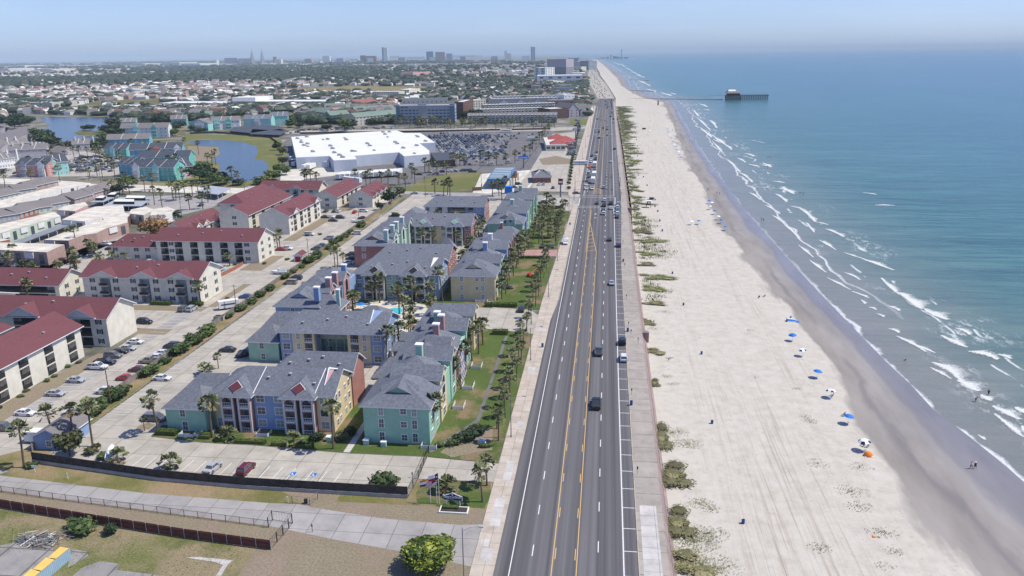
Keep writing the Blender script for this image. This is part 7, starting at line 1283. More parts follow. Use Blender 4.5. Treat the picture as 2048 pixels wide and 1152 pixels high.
for (x,y,h,lab) in ((222,808,9.5,'tall wooden lamp pole leaning by the plank fence and the white car'),(618,524,9.5,'tall lamp pole in the residents car park near the maroon shed'),(718,441,9.5,'tall lamp pole in the residents car park below the scalloped eave block'),(473,620,8.5,'tall lamp pole beside the white camper trailer'),(364,436,9,'pole at the drive by the orange-brown tree'),(491,396,12,'tall utility pole on the lake street by the maroon wing'),(512,387,10,'thinner utility pole on the lake street, right of the tall one'),(801,396,11,'utility pole at the corner of the grass field'),(851,394,12,'utility pole on the cross street, middle'),(963,382,11,'utility pole by the plank fence near the fuel station'),(1023,372,10,'thin pole beside the fuel canopy'),(28,552,7,'street sign pole by the left street'),(178,362,11,'utility pole on the lake street under the palms, left'),(202,366,10,'utility pole on the lake street under the palms, right')):
    gx,gy=gp(x,y); b=MB((gx,gy,0)); b.cyl(gx,gy,0,h,.15,.09,'wood',8); b.tube((gx-.7,gy,h-.5),(gx+.7,gy,h-.5),.05,'wood',4); b.box(gx+.5,gy-.15,h-.6,gx+1.1,gy+.15,h-.4,'hvac'); o=b.build('utility_pole'); tag(o,lab,'pole')
for i in range(16):
    gx,gy=gp(890+(i % 8)*26,270+(i // 8)*40+i % 3*4); b=MB((gx,gy,0)); b.cyl(gx,gy,0,10,.14,.1,'pole',6); b.box(gx-1,gy-.2,10,gx+1,gy+.2,10.3,'hvac'); o=b.build('car_park_light'); tag(o,'twin-headed light mast among the cars of the store car park','light mast','light masts of the store car park')
b=MB()
b.cyl(0,0,0,.85,.28,.30,'barrel_blue',14); b.cyl(0,0,.85,.93,.31,.31,'barrel_blue',14); b.cyl(0,0,.88,.935,.25,.25,'dark',14); b.cyl(0,0,.3,.34,.305,.305,'barrel_blue',14); BAR=b.mesh('litter_barrel')
beach_b=[(1486,1048),(1424,848),(1403,709),(1367,611),(1345,548),(1330,505),(1324.6,463),(1319.6,443),(1315.6,424),(1310,414),(1310,401),(1294,372),(1287,355),(1277,340),(1276,322),(1275,313),(1275,303),(1275,293),(1273,280),(1272,268),(1271,258),(1268,250)]
for i,(x,y) in enumerate(beach_b):
    gx,gy=gp(x,y,-3.4); o=bpy.data.objects.new('litter_barrel',BAR); C.objects.link(o); o.location=(gx,gy,-3.42 if gx<35 else-3.55); s_=1 if i<6 else 1.15; o.scale=(s_,s_,s_)
    lab=['blue litter barrel on the sand at the foot of the picture','blue litter barrel on the sand level with the long dark dune bush','blue litter barrel on the sand level with the leaning dune bush','blue litter barrel on the sand, fourth from the foot of the picture','blue litter barrel on the sand, fifth from the foot of the picture','blue litter barrel on the sand, sixth from the foot of the picture'][i] if i<6 else 'blue litter barrel on the sand in the distant line'
    tag(o,lab,'litter barrel','blue litter barrels on the beach')
for x,y,lab in ((1262.5,811,'blue litter barrel on the promenade, nearest one'),(1255.5,664,'blue litter barrel on the promenade near the parked off-road car'),(1246.5,524,'blue litter barrel on the promenade near the purple parked car'),(1085,695,'blue litter barrel on the west sidewalk'),(1140,450,'small litter barrel on the west sidewalk near the crossing')):
    gx,gy=gp(x,y); o=bpy.data.objects.new('litter_barrel',BAR); C.objects.link(o); o.location=(gx,gy,.14); o.scale=(1.1,1.1,1.15); tag(o,lab,'litter barrel','blue litter barrels on the pavements')
for i,(x,y) in enumerate(((1274.5,950),(1263,791),(1257,655),(1253,600),(1249,536),(1246,489),(1244,452),(1242,420),(1241,398),(1239,385),(1238,370),(1236,345),(1234,318),(1232,300),(1262,685-14))):
    gx,gy=gp(x,y); b=MB((gx,gy,.14)); b.cyl(gx,gy,.14,1.5,.04,.04,'pole',6); b.box(gx-.14,gy-.08,1.3,gx+.14,gy+.08,1.75,'dark'); b.ball(gx,gy,1.75,.14,.09,.12,'dark',6,4); o=b.build('parking_meter')
    tag(o,['parking meter on the promenade, nearest the foot of the picture','parking meter on the promenade just above the nearest litter barrel','parking meter beside the promenade litter barrel near the off-road car'][i] if i<3 else 'parking meter on the promenade between the off-road car and the far bend','parking meter','parking meters on the promenade')
for x,y,arm,lab in ((1148,401,9,'traffic signal mast at the south west corner of the crossing'),(1241,402,-8,'traffic signal mast at the beach side of the crossing, near corner'),(1150,384,8,'traffic signal mast at the north west corner of the crossing'),(1240,375,-9,'traffic signal mast at the beach side of the crossing, far corner')):
    gx,gy=gp(x,y); r=empty('traffic_signal',(gx,gy,.1),0,lab,'traffic signal'); b=MB(); b.cyl(0,0,0,6.5,.16,.12,'pole',8); b.tube((0,0,6),(arm,0,6.4),.08,'pole',6,.05); b.build('mast',r,loc=(0,0,0))
    for f_ in (.6,.95):k=MB(); k.box(-.2,-.18,-.55,.2,.18,.55,'black_metal'); k.box(-.1,-.2,.2,.1,-.18,.4,'red'); k.box(-.1,-.2,-.1,.1,-.18,.1,'yellow'); o=k.build('signal_head',r,loc=(arm*f_,0,6.1))
gx,gy=gp(906,1013); r=empty('entrance_sign',(gx,gy,0),-.06,'navy entrance sign with white lettering on two white posts in a low planter','sign'); b=MB()
n=20; top=[(-1.7+3.4*i/n,2.15+.42*math.exp(-((i/n-.5)/.16)** 2)+(.16 if .12<i/n<.88 else 0)) for i in range(n+1)]
for o_,mt,dy in ((.07,'trim',0),(0,'navy',-.05)):
    pts=[(-1.7-o_,1.35-o_),(1.7+o_,1.35-o_)]+[(x*(1+o_/1.7),z+o_) for x,z in top[::-1]]; f_=[b.pt((x,-.06+dy,z)) for x,z in pts]; g_=[b.pt((x,.06,z)) for x,z in pts]; b.f.append(f_); b.mi.append(b.m(mt)); b.f.append(g_[::-1]); b.mi.append(b.m(mt))
    for i in range(len(pts)):j=(i+1)% len(pts); b.f.append([f_[i],g_[i],g_[j],f_[j]]); b.mi.append(b.m(mt))
b.build('board',r,loc=(0,0,0)); k=MB(); [k.box(s_*1.3-.1,-.1,0,s_*1.3+.1,.06,1.35,'white') for s_ in (-1,1)]; k.build('posts',r,loc=(0,0,0))
def text(s,parent,loc,size,mat,name='lettering'):
    c=bpy.data.curves.new(name,'FONT'); c.body=s; c.size=size; c.align_x='CENTER'; c.extrude=.015; c.offset=.012; q=bpy.data.objects.new('t',c); C.objects.link(q); bpy.context.view_layer.update(); me=bpy.data.meshes.new_from_object(q); bpy.data.objects.remove(q); me.materials.clear(); me.materials.append(M[mat]); o=bpy.data.objects.new(name,me); C.objects.link(o); o.parent=parent; o.location=loc; o.rotation_euler=(math.pi/2,0,0); return o
text('DRIFTWOOD',r,(0,-.14,1.78),.52,'cloth_white'); k=MB(); k.box(-1.2,-.13,1.58,.2,-.115,1.64,'cloth_white'); k.ball(0,-.12,2.42,.13,.02,.12,'cloth_white',8,6); [k.tube((0,-.12,2.3),(.2*math.sin(a_),-.12,2.42+.2*math.cos(a_)),.018,'cloth_white',4) for a_ in (-1.2,-.6,0,.6,1.2)]; k.build('emblem',r,loc=(0,0,0))
gx,gy=gp(908,1022); b=MB((gx,gy,0))
for x0,y0,x1,y1 in ((-2.6,-1,2.6,-.8),(-2.6,.9,2.6,1.1),(-2.6,-.8,-2.4,.9),(2.4,-.8,2.6,.9)):b.box(gx+x0,gy+y0,0,gx+x1,gy+y1,.32,'white')
b.box(gx-2.4,gy-.8,0,gx+2.4,gy+.9,.2,'fence_dark'); o=b.build('planter'); tag(o,'low white-edged planter under the navy entrance sign','planter')
gx,gy=gp(903,1019); hedge(gx-1.6,gy-.2,gx+1.2,gy+.7,.45,'tiny hedge inside the planter of the navy sign',None,True,.15)
def flag(x,y,h,label,kind):
    r=empty('flagpole',(x,y,0),0,label,'flag'); b=MB(); b.cyl(0,0,0,h,.05,.03,'trim',6); b.ball(0,0,h,.07,.07,.07,'yellow',6,4); b.build('pole',r,loc=(0,0,0)); k=MB(); nx,nz=10,13; W_f,H_f=2.1,1.25
    def pnt(i,j):u,v_=i/nx,j/nz; return (-.05-u*W_f*.86,-.25*math.sin(u*5)*u-u*.3,h-.1-v_*H_f-u*.75)
    for i in range(nx):
        for j in range(nz):
            if kind=='texas':mt='navy' if i<3 else ('cloth_white' if j<6.5 else 'red')
            elif kind=='us':mt='navy' if (i<4 and j<7) else ('red' if j % 2==0 else 'cloth_white')
            else:mt='orange' if j<4 else ('cloth_white' if j<8.5 else 'navy')
            k.face([pnt(i,j+1),pnt(i+1,j+1),pnt(i+1,j),pnt(i,j)],mt)
    if kind=='texas':p=pnt(1.5,6.5); k.ball(p[0],p[1]-.06,p[2],.16,.02,.16,'cloth_white',5,3)
    k.build('flag',r,loc=(0,0,0))
fx=gp(879,1008); flag(fx[0],fx[1],6.4,'state flag, white over red with a blue hoist stripe, tallest of the three flags','texas'); fx=gp(874,1007.5); flag(fx[0],fx[1],5.2,'national flag with red and white stripes, middle one of the three flags','us'); fx=gp(861.5,1005.5); flag(fx[0],fx[1],5.2,'orange, white and blue flag, left one of the three flags','o')
for x,y,lab in ((733,889,'green metal utility cabinet, left of two before the mint green block'),(768,893,'pale metal utility cabinet, right of two before the mint green block'),(659,883,'pale green utility cabinet by the tall thin palm')):
    gx,gy=gp(x,y); b=MB((gx,gy,.14)); b.box(gx-.55,gy-.5,.14,gx+.55,gy+.5,1.15,'lgreen'); b.box(gx-.62,gy-.57,1.15,gx+.62,gy+.57,1.27,'trim'); o=b.build('utility_cabinet'); tag(o,lab,'utility cabinet')
gx,gy=gp(964,887); b=MB((gx,gy,.06)); b.ball(gx,gy,.5,.75,.55,.65,'sheet_blue',12,8); b.box(gx-.9,gy-.3,.06,gx+.8,gy+.4,.3,'white'); o=b.build('shell_ornament'); tag(o,'pale blue shell-shaped garden ornament in the curved bed','ornament')
gx,gy=gp(972,891); b=MB((gx,gy,0)); n=14
for i in range(n):a_=-1.9+2.4*i/n; bx,by=gx-.4+1.9*math.cos(a_),gy+.4+1.5*math.sin(a_); b.ball(bx,by,.45,.42,.42,.5,'hedge_leaf',7,5)
o=b.build('curved_hedge'); tag(o,'curved yellow-green clipped hedge around the shell ornament','hedge')
for x,y,h,tx,lab in ((70,944,1.5,1,'small pale board sign on two posts at the street corner'),(136,958,1.3,0,'small white post sign on the verge by the street'),(576,1005,1.2,0,'white marker post by the pipe gate'),(825,955,1.2,0,'thin post at the end of the kerb by the fence corner'),(625,1064,1.6,0,'bent black card-reader post by the gate'),(1276,690,2.3,0,'thin sign post by the beach stairs'),(1337,722,1,0,'short leaning post on the sand')):
    z=-3.2 if x>1300 else 0; gx,gy=gp(x,y,z); b=MB((gx,gy,z)); b.box(gx-.05,gy-.05,z,gx+.05,gy+.05,z+h,'white' if x<600 else 'pole'); b.box(gx-(.5 if tx else .15),gy-.09,z+h-.55,gx+(.7 if tx else .15),gy-.05,z+h,'white' if x<600 else 'steel'); o=b.build('sign_post'); tag(o,lab,'sign')
gx,gy=gp(612,1007); b=MB((gx,gy,0)); b.cyl(gx,gy,0,.8,.3,.36,'black_metal',10); b.cyl(gx,gy,.8,.86,.38,.34,'black_metal',10); o=b.build('wheelie_bin'); tag(o,'black bin beside the pipe gate','bin')
for (x,y,h,w_,hh,mt,lab) in ((1047,337,7,7,1.6,'umbrella_blue','blue oblong pylon sign by the store car park entrance'),(1138,304,6,4.5,1.8,'red','red diner pylon sign'),(1121,394,7,2.6,3.4,'maroon','maroon and grey price sign at the cross street'),(1151,276,7,3,3,'far_white','pale pylon sign beyond the diner')):
    if mt=='maroon':flat('maroon',(.16,.02,.03),.5,.05)
    gx,gy=gp(x,y); b=MB((gx,gy,0)); b.box(gx-.4,gy-.3,0,gx+.4,gy+.3,h,'pole'); b.box(gx-w_/2,gy-.35,h,gx+w_/2,gy+.35,h+hh,mt); b.box(gx-w_*.4,gy-.37,h+hh*.3,gx+w_*.4,gy-.35,h+hh*.6,'trim'); o=b.build('pylon_sign'); tag(o,lab,'sign')
gx,gy=-34.4,182; b=MB((gx,gy,0))
for i in range(14):
    for j in range(8):b.box(gx,gy-4+i*.57,.3+j*1.0+(i % 3)*.33,gx+.1,gy-4+i*.57+.5,.3+j*1.0+(i % 3)*.33+.5,['rose','offwhite','deepblue'][(i+j)% 3])
o=b.build('striped_screen'); tag(o,'pink, white and blue patterned screen wall on the east gables','screen')
gx,gy=gp(1070,553); b=MB((gx,gy,0)); b.tube((gx-1.8,gy,.6),(gx+1.4,gy+1,3.6),.5,'orange',8,.15); b.ball(gx-1.8,gy-.3,.7,1.2,1.6,.8,'red',8,6); o=b.build('shell_sculpture'); tag(o,'orange and white shell-like sculpture among the lawn palms','sculpture')
gx,gy=gp(822,602); b=MB((gx,gy,0)); b.face([(gx-2.2,gy-1,2.6),(gx+.5,gy-1.6,2.9),(gx+2.4,gy+.2,2.6),(gx+1.2,gy+1.6,2.9),(gx-2,gy+1,3)],'umbrella_blue'); [b.cyl(gx+dx,gy+dy,0,2.8,.05,.05,'pole',5) for dx,dy in ((-2.1,-1),(2.3,.2),(-1.9,1))]; o=b.build('shade_sail'); tag(o,'bright blue shade sail on posts by the swimming pool','shade sail')
for i,(x,y) in enumerate(((724,632),(728,618),(742,612),(818,617),(830,612),(826,622))):
    gx,gy=gp(x,y); b=MB((gx,gy,.06)); b.box(gx-.35,gy-1,.3,gx+.35,gy+.5,.4,'cloth_white'); b.box(gx-.35,gy+.5,.35,gx+.35,gy+1,.9,'cloth_white'); [b.box(gx+dx,gy+dy,.06,gx+dx+.06,gy+dy+.06,.3,'trim') for dx in (-.35,.29) for dy in (-1,.4)]; o=b.build('sun_lounger'); tag(o,'white sun lounger on the swimming pool deck','sun lounger','sun loungers by the swimming pool')
gx,gy=gp(722,620); b=MB((gx,gy,0)); b.cyl(gx,gy,0,2.3,.04,.04,'pole',5); b.cyl(gx,gy,2.0,2.6,1.6,.05,'umbrella_blue',8); o=b.build('pool_umbrella'); tag(o,'blue parasol at the west side of the swimming pool','umbrella')
# ================================================================== BEACH
def sand_z(x):return-3.0-max(0,min(1,(x-12.5)/48))-max(0,min(1,(x-60)/17))*.5
def umb_mesh(ca,cb):
    b=MB(); n=8; R2=1.15; pts=lambda r_,z:[(r_*math.cos(6.2832*i/n),r_*math.sin(6.2832*i/n),z) for i in range(n)]; o_,m_,t_=pts(R2,1.75),pts(R2*.6,2.08),(0,0,2.25)
    for i in range(n):j=(i+1)% n; c=ca if i % 2==0 else cb; b.face([o_[i],o_[j],m_[j],m_[i]],c); b.face([m_[i],m_[j],t_],ca if cb !='navy' else 'cloth_white')
    cn_=b.mesh('canopy'); b=MB(); b.cyl(0,0,0,2.35,.025,.02,'trim',6); return cn_,b.mesh('pole')
UM={'blue':umb_mesh('umbrella_blue','umbrella_blue'),'white':umb_mesh('cloth_white','cloth_white'),'mix':umb_mesh('cloth_white','navy')}
def chair_mesh():
    b=MB(); b.face([(-.3,-.35,.28),(.3,-.35,.28),(.3,.25,.2),(-.3,.25,.2)],'umbrella_blue'); b.face([(-.3,.25,.2),(.3,.25,.2),(.3,.55,.8),(-.3,.55,.8)],'umbrella_blue')
    for s_ in (-.3,.3):b.tube((s_,-.35,0),(s_,.3,.5),.02,'trim',4); b.tube((s_,.45,0),(s_,-.3,.45),.02,'trim',4)
    return b.mesh('beach_chair')
CH=chair_mesh()
def umbrella(px,py,kind,label,group='beach umbrellas',chairs=1,tilt=.12,s=1.0):
    z=-4.1; gx,gy=gp(px,py,z+1.9); z=sand_z(gx); r=empty('beach_umbrella',(gx,gy,z),PR.uniform(0,6),label,'beach umbrella',group); r.rotation_euler.x=tilt; r.scale=(s,s,s)
    inst('canopy',UM[kind][0],r,(0,0,0)); inst('pole',UM[kind][1],r,(0,0,-.1))
    for i in range(chairs):
        o=bpy.data.objects.new('beach_chair',CH); C.objects.link(o); o.location=(gx-.5+i*.9,gy-.7,z); o.rotation_euler.z=-1.9; tag(o,'low blue beach chair in the shade of a beach umbrella','beach chair','beach chairs')
for x,y,k,lab in ((1586,671,'blue','blue beach umbrella below the blue beach tent'),(1606,701.5,'mix','white beach umbrella with a dark panel, farther one of two'),(1634,744,'blue','blue beach umbrella, middle one of the three nearest blue ones'),(1663,783.5,'mix','white beach umbrella with a dark panel, nearer one of two'),(1696,834,'blue','blue beach umbrella nearest the foot of the picture'),(1731,887,'mix','white and navy beach umbrella over people beside the orange tent')):umbrella(x,y,k,lab,s=1.05 if y<880 else 1.2)
for x,y,k in ((1418,401.5,'blue'),(1424,405,'white'),(1421,413,'white'),(1430,422,'blue'),(1436,433,'white'),(1443,440,'blue'),(1452,454,'blue'),(1382,444,'white'),(1398,443,'blue')):umbrella(x,y,k,k+' beach umbrella in the middle-distance cluster near the damp sand','distant beach umbrellas',1)
for i,(x,y) in enumerate(((1333,252),(1335,258),(1337,264),(1340,270),(1343,276),(1346,283),(1349,289),(1352,294),(1354,300),(1357,304),(1359,311),(1362,315),(1312,204),(1318,206),(1352,259),(1300,262))):umbrella(x,y,'blue' if i % 3 else 'white',('blue' if i % 3 else 'white')+' beach umbrella in the far row along the damp sand','far row of beach umbrellas',0,.05,1.1)
gx,gy=gp(1584,643,-4); z=sand_z(gx); b=MB((gx,gy,z)); n=8
for i in range(n):a0,a1=math.pi*i/n,math.pi*(i+1)/n; b.face([(gx-1.6,gy-.9*math.cos(a0),z+1.1*math.sin(a0)),(gx+.9,gy-.9*math.cos(a0),z+.8*math.sin(a0)),(gx+.9,gy-.9*math.cos(a1),z+.8*math.sin(a1)),(gx-1.6,gy-.9*math.cos(a1),z+1.1*math.sin(a1))],'umbrella_blue' if i % 3 else 'cloth_white')
b.face([(gx+.9,gy-1,z+.02),(gx+2.2,gy-1,z+.02),(gx+2.2,gy+.9,z+.02),(gx+.9,gy+.9,z+.02)],'umbrella_blue'); o=b.build('beach_tent'); tag(o,'low bright blue beach tent with groundsheet, above all the near umbrellas','beach tent')
gx,gy=gp(1736,912,-4); z=sand_z(gx); b=MB((gx,gy,z)); b.ball(gx,gy,z,.95,.8,1.0,'orange',12,10); b.box(gx-.85,gy-.72,z,gx+.85,gy-.3,z+.06,'cloth_white'); o=b.build('beach_tent'); tag(o,'small domed orange beach tent','beach tent')
gx,gy=gp(1747,1077,-4); b=MB((gx,gy,sand_z(gx))); b.ball(gx,gy,sand_z(gx)+.12,.3,.22,.14,'orange',8,5); b.box(gx-.1,gy-.1,sand_z(gx),gx+.4,gy+.15,sand_z(gx)+.1,'orange'); o=b.build('beach_toy'); tag(o,'small orange thing lying on the sand near the foot of the picture','beach toy')
def person(x,y,z,rz,label,top='navy',bottom='navy',pose='walk',hat=None,s=1.0,hair='dark'):
    r=empty('person',(x,y,z),rz,label,'person'); r.scale=(s,s,s); st=.22 if pose=='walk' else .08
    J=dict(pel=(0,0,.93),chest=(0,.02,1.28),neck=(0,.03,1.47),head=(0,.05,1.60),top=(0,.04,1.72),sl=(-.19,.02,1.42),sr=(.19,.02,1.42),el=(-.27,-.03,1.16),er=(.27,.1,1.17),wl=(-.26,.1,.92),wr=(.27,.22,.95),hl=(-.25,.14,.82),hr=(.26,.27,.86),ll=(-.1,0,.9),lr=(.1,0,.9),kl=(-.11,st*.7,.50),kr=(.11,-st*.4,.50),al=(-.11,st,.09),ar=(.11,-st*1.2,.10),tl=(-.12,st+.17,.03),tr=(.12,-st*1.2+.16,.03))
    if pose=='sit':J.update(pel=(0,0,.28),chest=(0,-.12,.62),neck=(0,-.13,.80),head=(0,-.1,.93),top=(0,-.12,1.05),sl=(-.19,-.12,.76),sr=(.19,-.12,.76),el=(-.3,0,.52),er=(.3,0,.52),wl=(-.22,.22,.42),wr=(.22,.22,.42),hl=(-.2,.3,.42),hr=(.2,.3,.42),ll=(-.1,.05,.26),lr=(.1,.05,.26),kl=(-.14,.45,.42),kr=(.14,.45,.42),al=(-.13,.82,.08),ar=(.13,.82,.08),tl=(-.13,.97,.1),tr=(.13,.97,.1))
    if pose=='bend':J.update(chest=(0,.25,1.13),neck=(0,.42,1.2),head=(0,.52,1.22),top=(0,.62,1.27),sl=(-.19,.36,1.18),sr=(.19,.36,1.18),el=(-.2,.42,.9),er=(.22,.44,.9),wl=(-.15,.5,.66),wr=(.17,.5,.66),hl=(-.15,.52,.57),hr=(.17,.52,.57))
    names=list(J); E_=[('pel','chest'),('chest','neck'),('neck','head'),('head','top'),('chest','sl'),('chest','sr'),('sl','el'),('sr','er'),('el','wl'),('er','wr'),('wl','hl'),('wr','hr'),('pel','ll'),('pel','lr'),('ll','kl'),('lr','kr'),('kl','al'),('kr','ar'),('al','tl'),('ar','tr')]
    R3=dict(pel=.14,chest=.135,neck=.055,head=.10,top=.075,sl=.065,sr=.065,el=.045,er=.045,wl=.032,wr=.032,hl=.035,hr=.035,ll=.09,lr=.09,kl=.062,kr=.062,al=.04,ar=.04,tl=.035,tr=.035)
    me=bpy.data.meshes.new('body'); me.from_pydata([J[k] for k in names],[(names.index(a_),names.index(b_)) for a_,b_ in E_],[]); o=bpy.data.objects.new('body',me); C.objects.link(o); o.parent=r
    m_=o.modifiers.new('s','SKIN'); me.materials.append(M['skin'])
    for i,k in enumerate(names):me.skin_vertices[0].data[i].radius=(R3[k],R3[k]*(.75 if k in ('pel','chest') else 1))
    me.skin_vertices[0].data[0].use_root=True; ss=o.modifiers.new('u','SUBSURF'); ss.levels=ss.render_levels=1
    b=MB(); h=Vector(J['head']); b.ball(h.x,h.y-.02,h.z+.05,.115,.125,.11,hair if not hat else hat,8,6)
    if hat:b.cyl(h.x,h.y,h.z+.03,h.z+.05,.19,.19,hat,10)
    b.build('hat' if hat else 'hair',r,loc=(0,0,0))
    b=MB(); p,c,nk=Vector(J['pel']),Vector(J['chest']),Vector(J['neck']); q=[b.pt for _ in ()]
    def ring(c_,w_,d_):return [(c_.x+w_*math.cos(6.2832*i/10),c_.y+d_*math.sin(6.2832*i/10),c_.z) for i in range(10)]
    rg=[ring(p+Vector((0,0,-.03)),.185,.14),ring((p+c)/2,.165,.13),ring(c,.19,.145),ring(nk+Vector((0,0,-.05)),.13,.09)]
    for a_,b_ in zip(rg,rg[1:]):
        for i in range(10):j=(i+1)% 10; b.face([a_[i],a_[j],b_[j],b_[i]],top)
    for s_ in ('l','r'):b.tube(J['s' +s_],J['e' +s_],.085,top,7,.07)
    b.build('shirt',r,loc=(0,0,0)); b=MB()
    for s_ in ('l','r'):b.tube(J['l' +s_],Vector(J['l' +s_])*.35+Vector(J['k' +s_])*.65,.125,bottom,8,.1)
    b.build('shorts',r,loc=(0,0,0)); return r
def prs(px,py,rz,label,**k):
    water=px>1780 and not 1930<px<1960 or k.pop('water',0); z0=-4.4; gx,gy=gp(px,py,z0); z=sand_z(gx) if not water else-4.5-k.pop('deep',.45); k.pop('deep',0); return person(gx,gy,z,rz,label,**k)
prs(1942,938,.4,'person in a pink shirt walking on the wet sand',top='rose',bottom='dark'); prs(1950,938,.3,'person in black walking on the wet sand with a white cap',top='dark',bottom='dark',hat='cloth_white')
prs(1951,803,-1,'person in dark clothes bending in the shallow water',top='dark',bottom='dark',pose='bend',deep=.25); prs(1977,788,2,'person in dark clothes standing in the shallow water',top='dark',bottom='dark',pose='stand',deep=.35); prs(1811,720,1,'child in red sitting in the shallow water',top='red',bottom='red',pose='sit',deep=.15,s=.75)
prs(1581,640,2.5,'person in purple sitting beside the blue beach tent',top='lilac',bottom='navy',pose='sit'); prs(1728,897,1.2,'seated person in a pale shirt under the white and navy umbrella, left',top='cloth_white',bottom='navy',pose='sit'); prs(1735,898,-.6,'seated person in dark shorts under the white and navy umbrella, right',top='rose',bottom='dark',pose='sit'); prs(1688,836,1.8,'person lying back next to the nearest blue umbrella',top='skin',bottom='navy',pose='sit'); prs(1665,797,.8,'person sitting below the nearer white umbrella',top='rose',bottom='navy',pose='sit')
prs(1518,599,0,'person sitting on the sand by the damp edge, left',top='dark',bottom='dark',pose='sit'); prs(1529,597,1,'person sitting on the sand by the damp edge, right',top='dark',bottom='dark',pose='sit')
GPp='distant people on the beach and in the surf'
for i,(x,y) in enumerate(((1536,316),(1541,316),(1600,388),(1607,389),(1523,441),(1527,443),(1434,389),(1439,390),(1535,335),(1410,267),(1408,245),(1408,225),(1352,222),(1354,222),(1389,280),(1416,383),(1364,246),(1318,228),(1300,245),(1345,262),(1350,246),(1366,227),(1386,235),(1398,248),(1330,213),(1320,214),(1340,229),(1295,197),(1305,199),(1356,276))):
    w_=gp(x,y,-4.4)[0]>84; gx,gy=gp(x,y,-4.4); o=person(gx,gy,-4.7 if w_ else sand_z(gx),PR.uniform(0,6),'tiny figure wading in the distant surf' if w_ else 'tiny figure on the distant sand',pose='walk',top=PR.choice(('dark','navy','red')),bottom='dark'); o['group']=GPp
for i,(x,y) in enumerate(((1240,400),(1242,391),(1239,372),(1238,330),(1237,352),(1245,330),(1100,470-15))):
    gx,gy=gp(x,y); o=person(gx,gy,.14,PR.uniform(0,6),'small figure walking on the far promenade' if x>1200 else 'small figure on the west sidewalk',top='dark',bottom='dark'); o['group']='people on the pavements'
gx,gy=gp(1297,416,-3.5); z=sand_z(gx); r=empty('lifeguard_hut',(gx,gy,z),0,'lifeguard hut on stilts with white roof on the dry sand','lifeguard hut'); b=MB(); [b.tube((sx*1.2,sy*1.2,0),(sx*1.0,sy*1.0,1.6),.1,'wood',5) for sx in (-1,1) for sy in (-1,1)]; b.box(-1.4,-1.4,1.6,1.4,1.4,1.75,'wood'); b.box(-1.0,-.9,1.75,1.0,1.0,3.6,'dark'); b.box(-.6,-.95,2.3,.6,-.9,3.2,'cloth_white'); b.build('cabin',r,loc=(0,0,0)); k=MB(); k.box(-1.5,-1.5,3.6,1.5,1.5,3.75,'white'); k.build('roof',r,loc=(0,0,0)); k=MB(); k.box(-3.4,-1.0,.1,-1.2,-.6,.25,'wood'); k.tube((-3.2,-.8,.1),(-1.2,-.8,1.6),.08,'wood',4); k.build('ramp',r,loc=(0,0,0))
for x,y,lab in ((1303,400,'small dark beach trailer behind the lifeguard hut'),(1263,251,'small reddish beach hut far up the sand'),(1288,259,'dark boxy beach cart far up the sand')):
    gx,gy=gp(x,y,-3.5); z=sand_z(gx); s_=1 if y>300 else 1.4; b=MB((gx,gy,z)); b.box(gx-1.3*s_,gy-.9,z+.4,gx+1.3*s_,gy+.9,z+1.3*s_,'dark' if 'dark' in lab else 'brick_pink',top='steel'); b.box(gx-1.5*s_,gy-1.1,z+1.3*s_,gx+1.5*s_,gy+1.1,z+1.3*s_+.12,'steel'); [b.tube((gx+sx*.9*s_,gy-.95,z+.3),(gx+sx*.9*s_,gy+.95,z+.3),.3,'tyre',8) for sx in (-1,1)]; o=b.build('beach_cart'); tag(o,lab,'beach cart')
gx,gy=gp(1316,212,-4); b=MB((gx,gy,-4)); b.cyl(gx,gy,-4,3,.1,.1,'red',6); b.box(gx-1.2,gy-.1,-3,gx+1.2,gy+.1,4,'brick_pink'); o=b.build('beach_banner'); tag(o,'tall faded red banner standing on the far sand','banner')
def groin(a_,b_,w_,label,hgt_=1.0,mat='brick_pink'):
    A,Bq=Vector(gp(*a_,-4.4)),Vector(gp(*b_,-4.4)); d=Bq-A; L_=d.length; d.normalize(); nn=Vector((-d.y,d.x)); b=MB((A.x,A.y,-4.6)); rr_=random.Random(4); n=int(L_/4)
    b.prism([(A+nn*w_/2)[:],(Bq+nn*w_/2)[:],(Bq-nn*w_/2)[:],(A-nn*w_/2)[:]],-5,-4.4+hgt_,'concrete_wall',mat)
    for i in range(n):
        for s_ in (-1,1):p=A+d*(i+rr_.random())*L_/n+nn*s_*(w_/2+rr_.uniform(0,2)); q=rr_.uniform(.8,1.7); b.box(p.x-q,p.y-q,-5.2,p.x+q,p.y+q*.8,-4.5+rr_.uniform(0,.7),'concrete_wall')
    o=b.build('rock_groin'); tag(o,label,'groin')
groin((1252,197.5),(1446,199),5,'long rock groin with pinkish top leading out to the pier'); groin((1262,181.5),(1310,182.5),5,'short rock groin behind the long one'); groin((1262,159.5),(1300,161),6,'distant rock groin beyond the bend of the boulevard'); groin((1222,144),(1262,149),8,'farthest dark rock groin',.8,'concrete_wall')
A,Bq=gp(1451,200,-4.5),gp(1538,200,-4.5); L_=Bq[0]-A[0]; r=empty('fishing_pier',(A[0],A[1],-4.5),0,'dark timber fishing pier on piles with a pavilion and one bright roof','pier'); b=MB(); b.box(-28,2,7.6,0,5,8.0,'steel'); b.box(0,-8,7.2,L_*.34,10,8,'fence_dark'); b.box(L_*.34,-2,7.2,L_,4,8,'fence_dark'); b.box(L_*.92,-6,7.2,L_,8,8,'fence_dark'); [b.box(L_*.34,yy,9.0,L_,yy+.15,9.15,'fence_dark') for yy in (-2,4)]; b.build('deck',r,loc=(0,0,0)); k=MB()
for i in range(8):
    for yy in (-7,0,8):k.cyl(L_*.34*i/7+.5,yy,-2,7.2,.5,.5,'fence_dark',6)
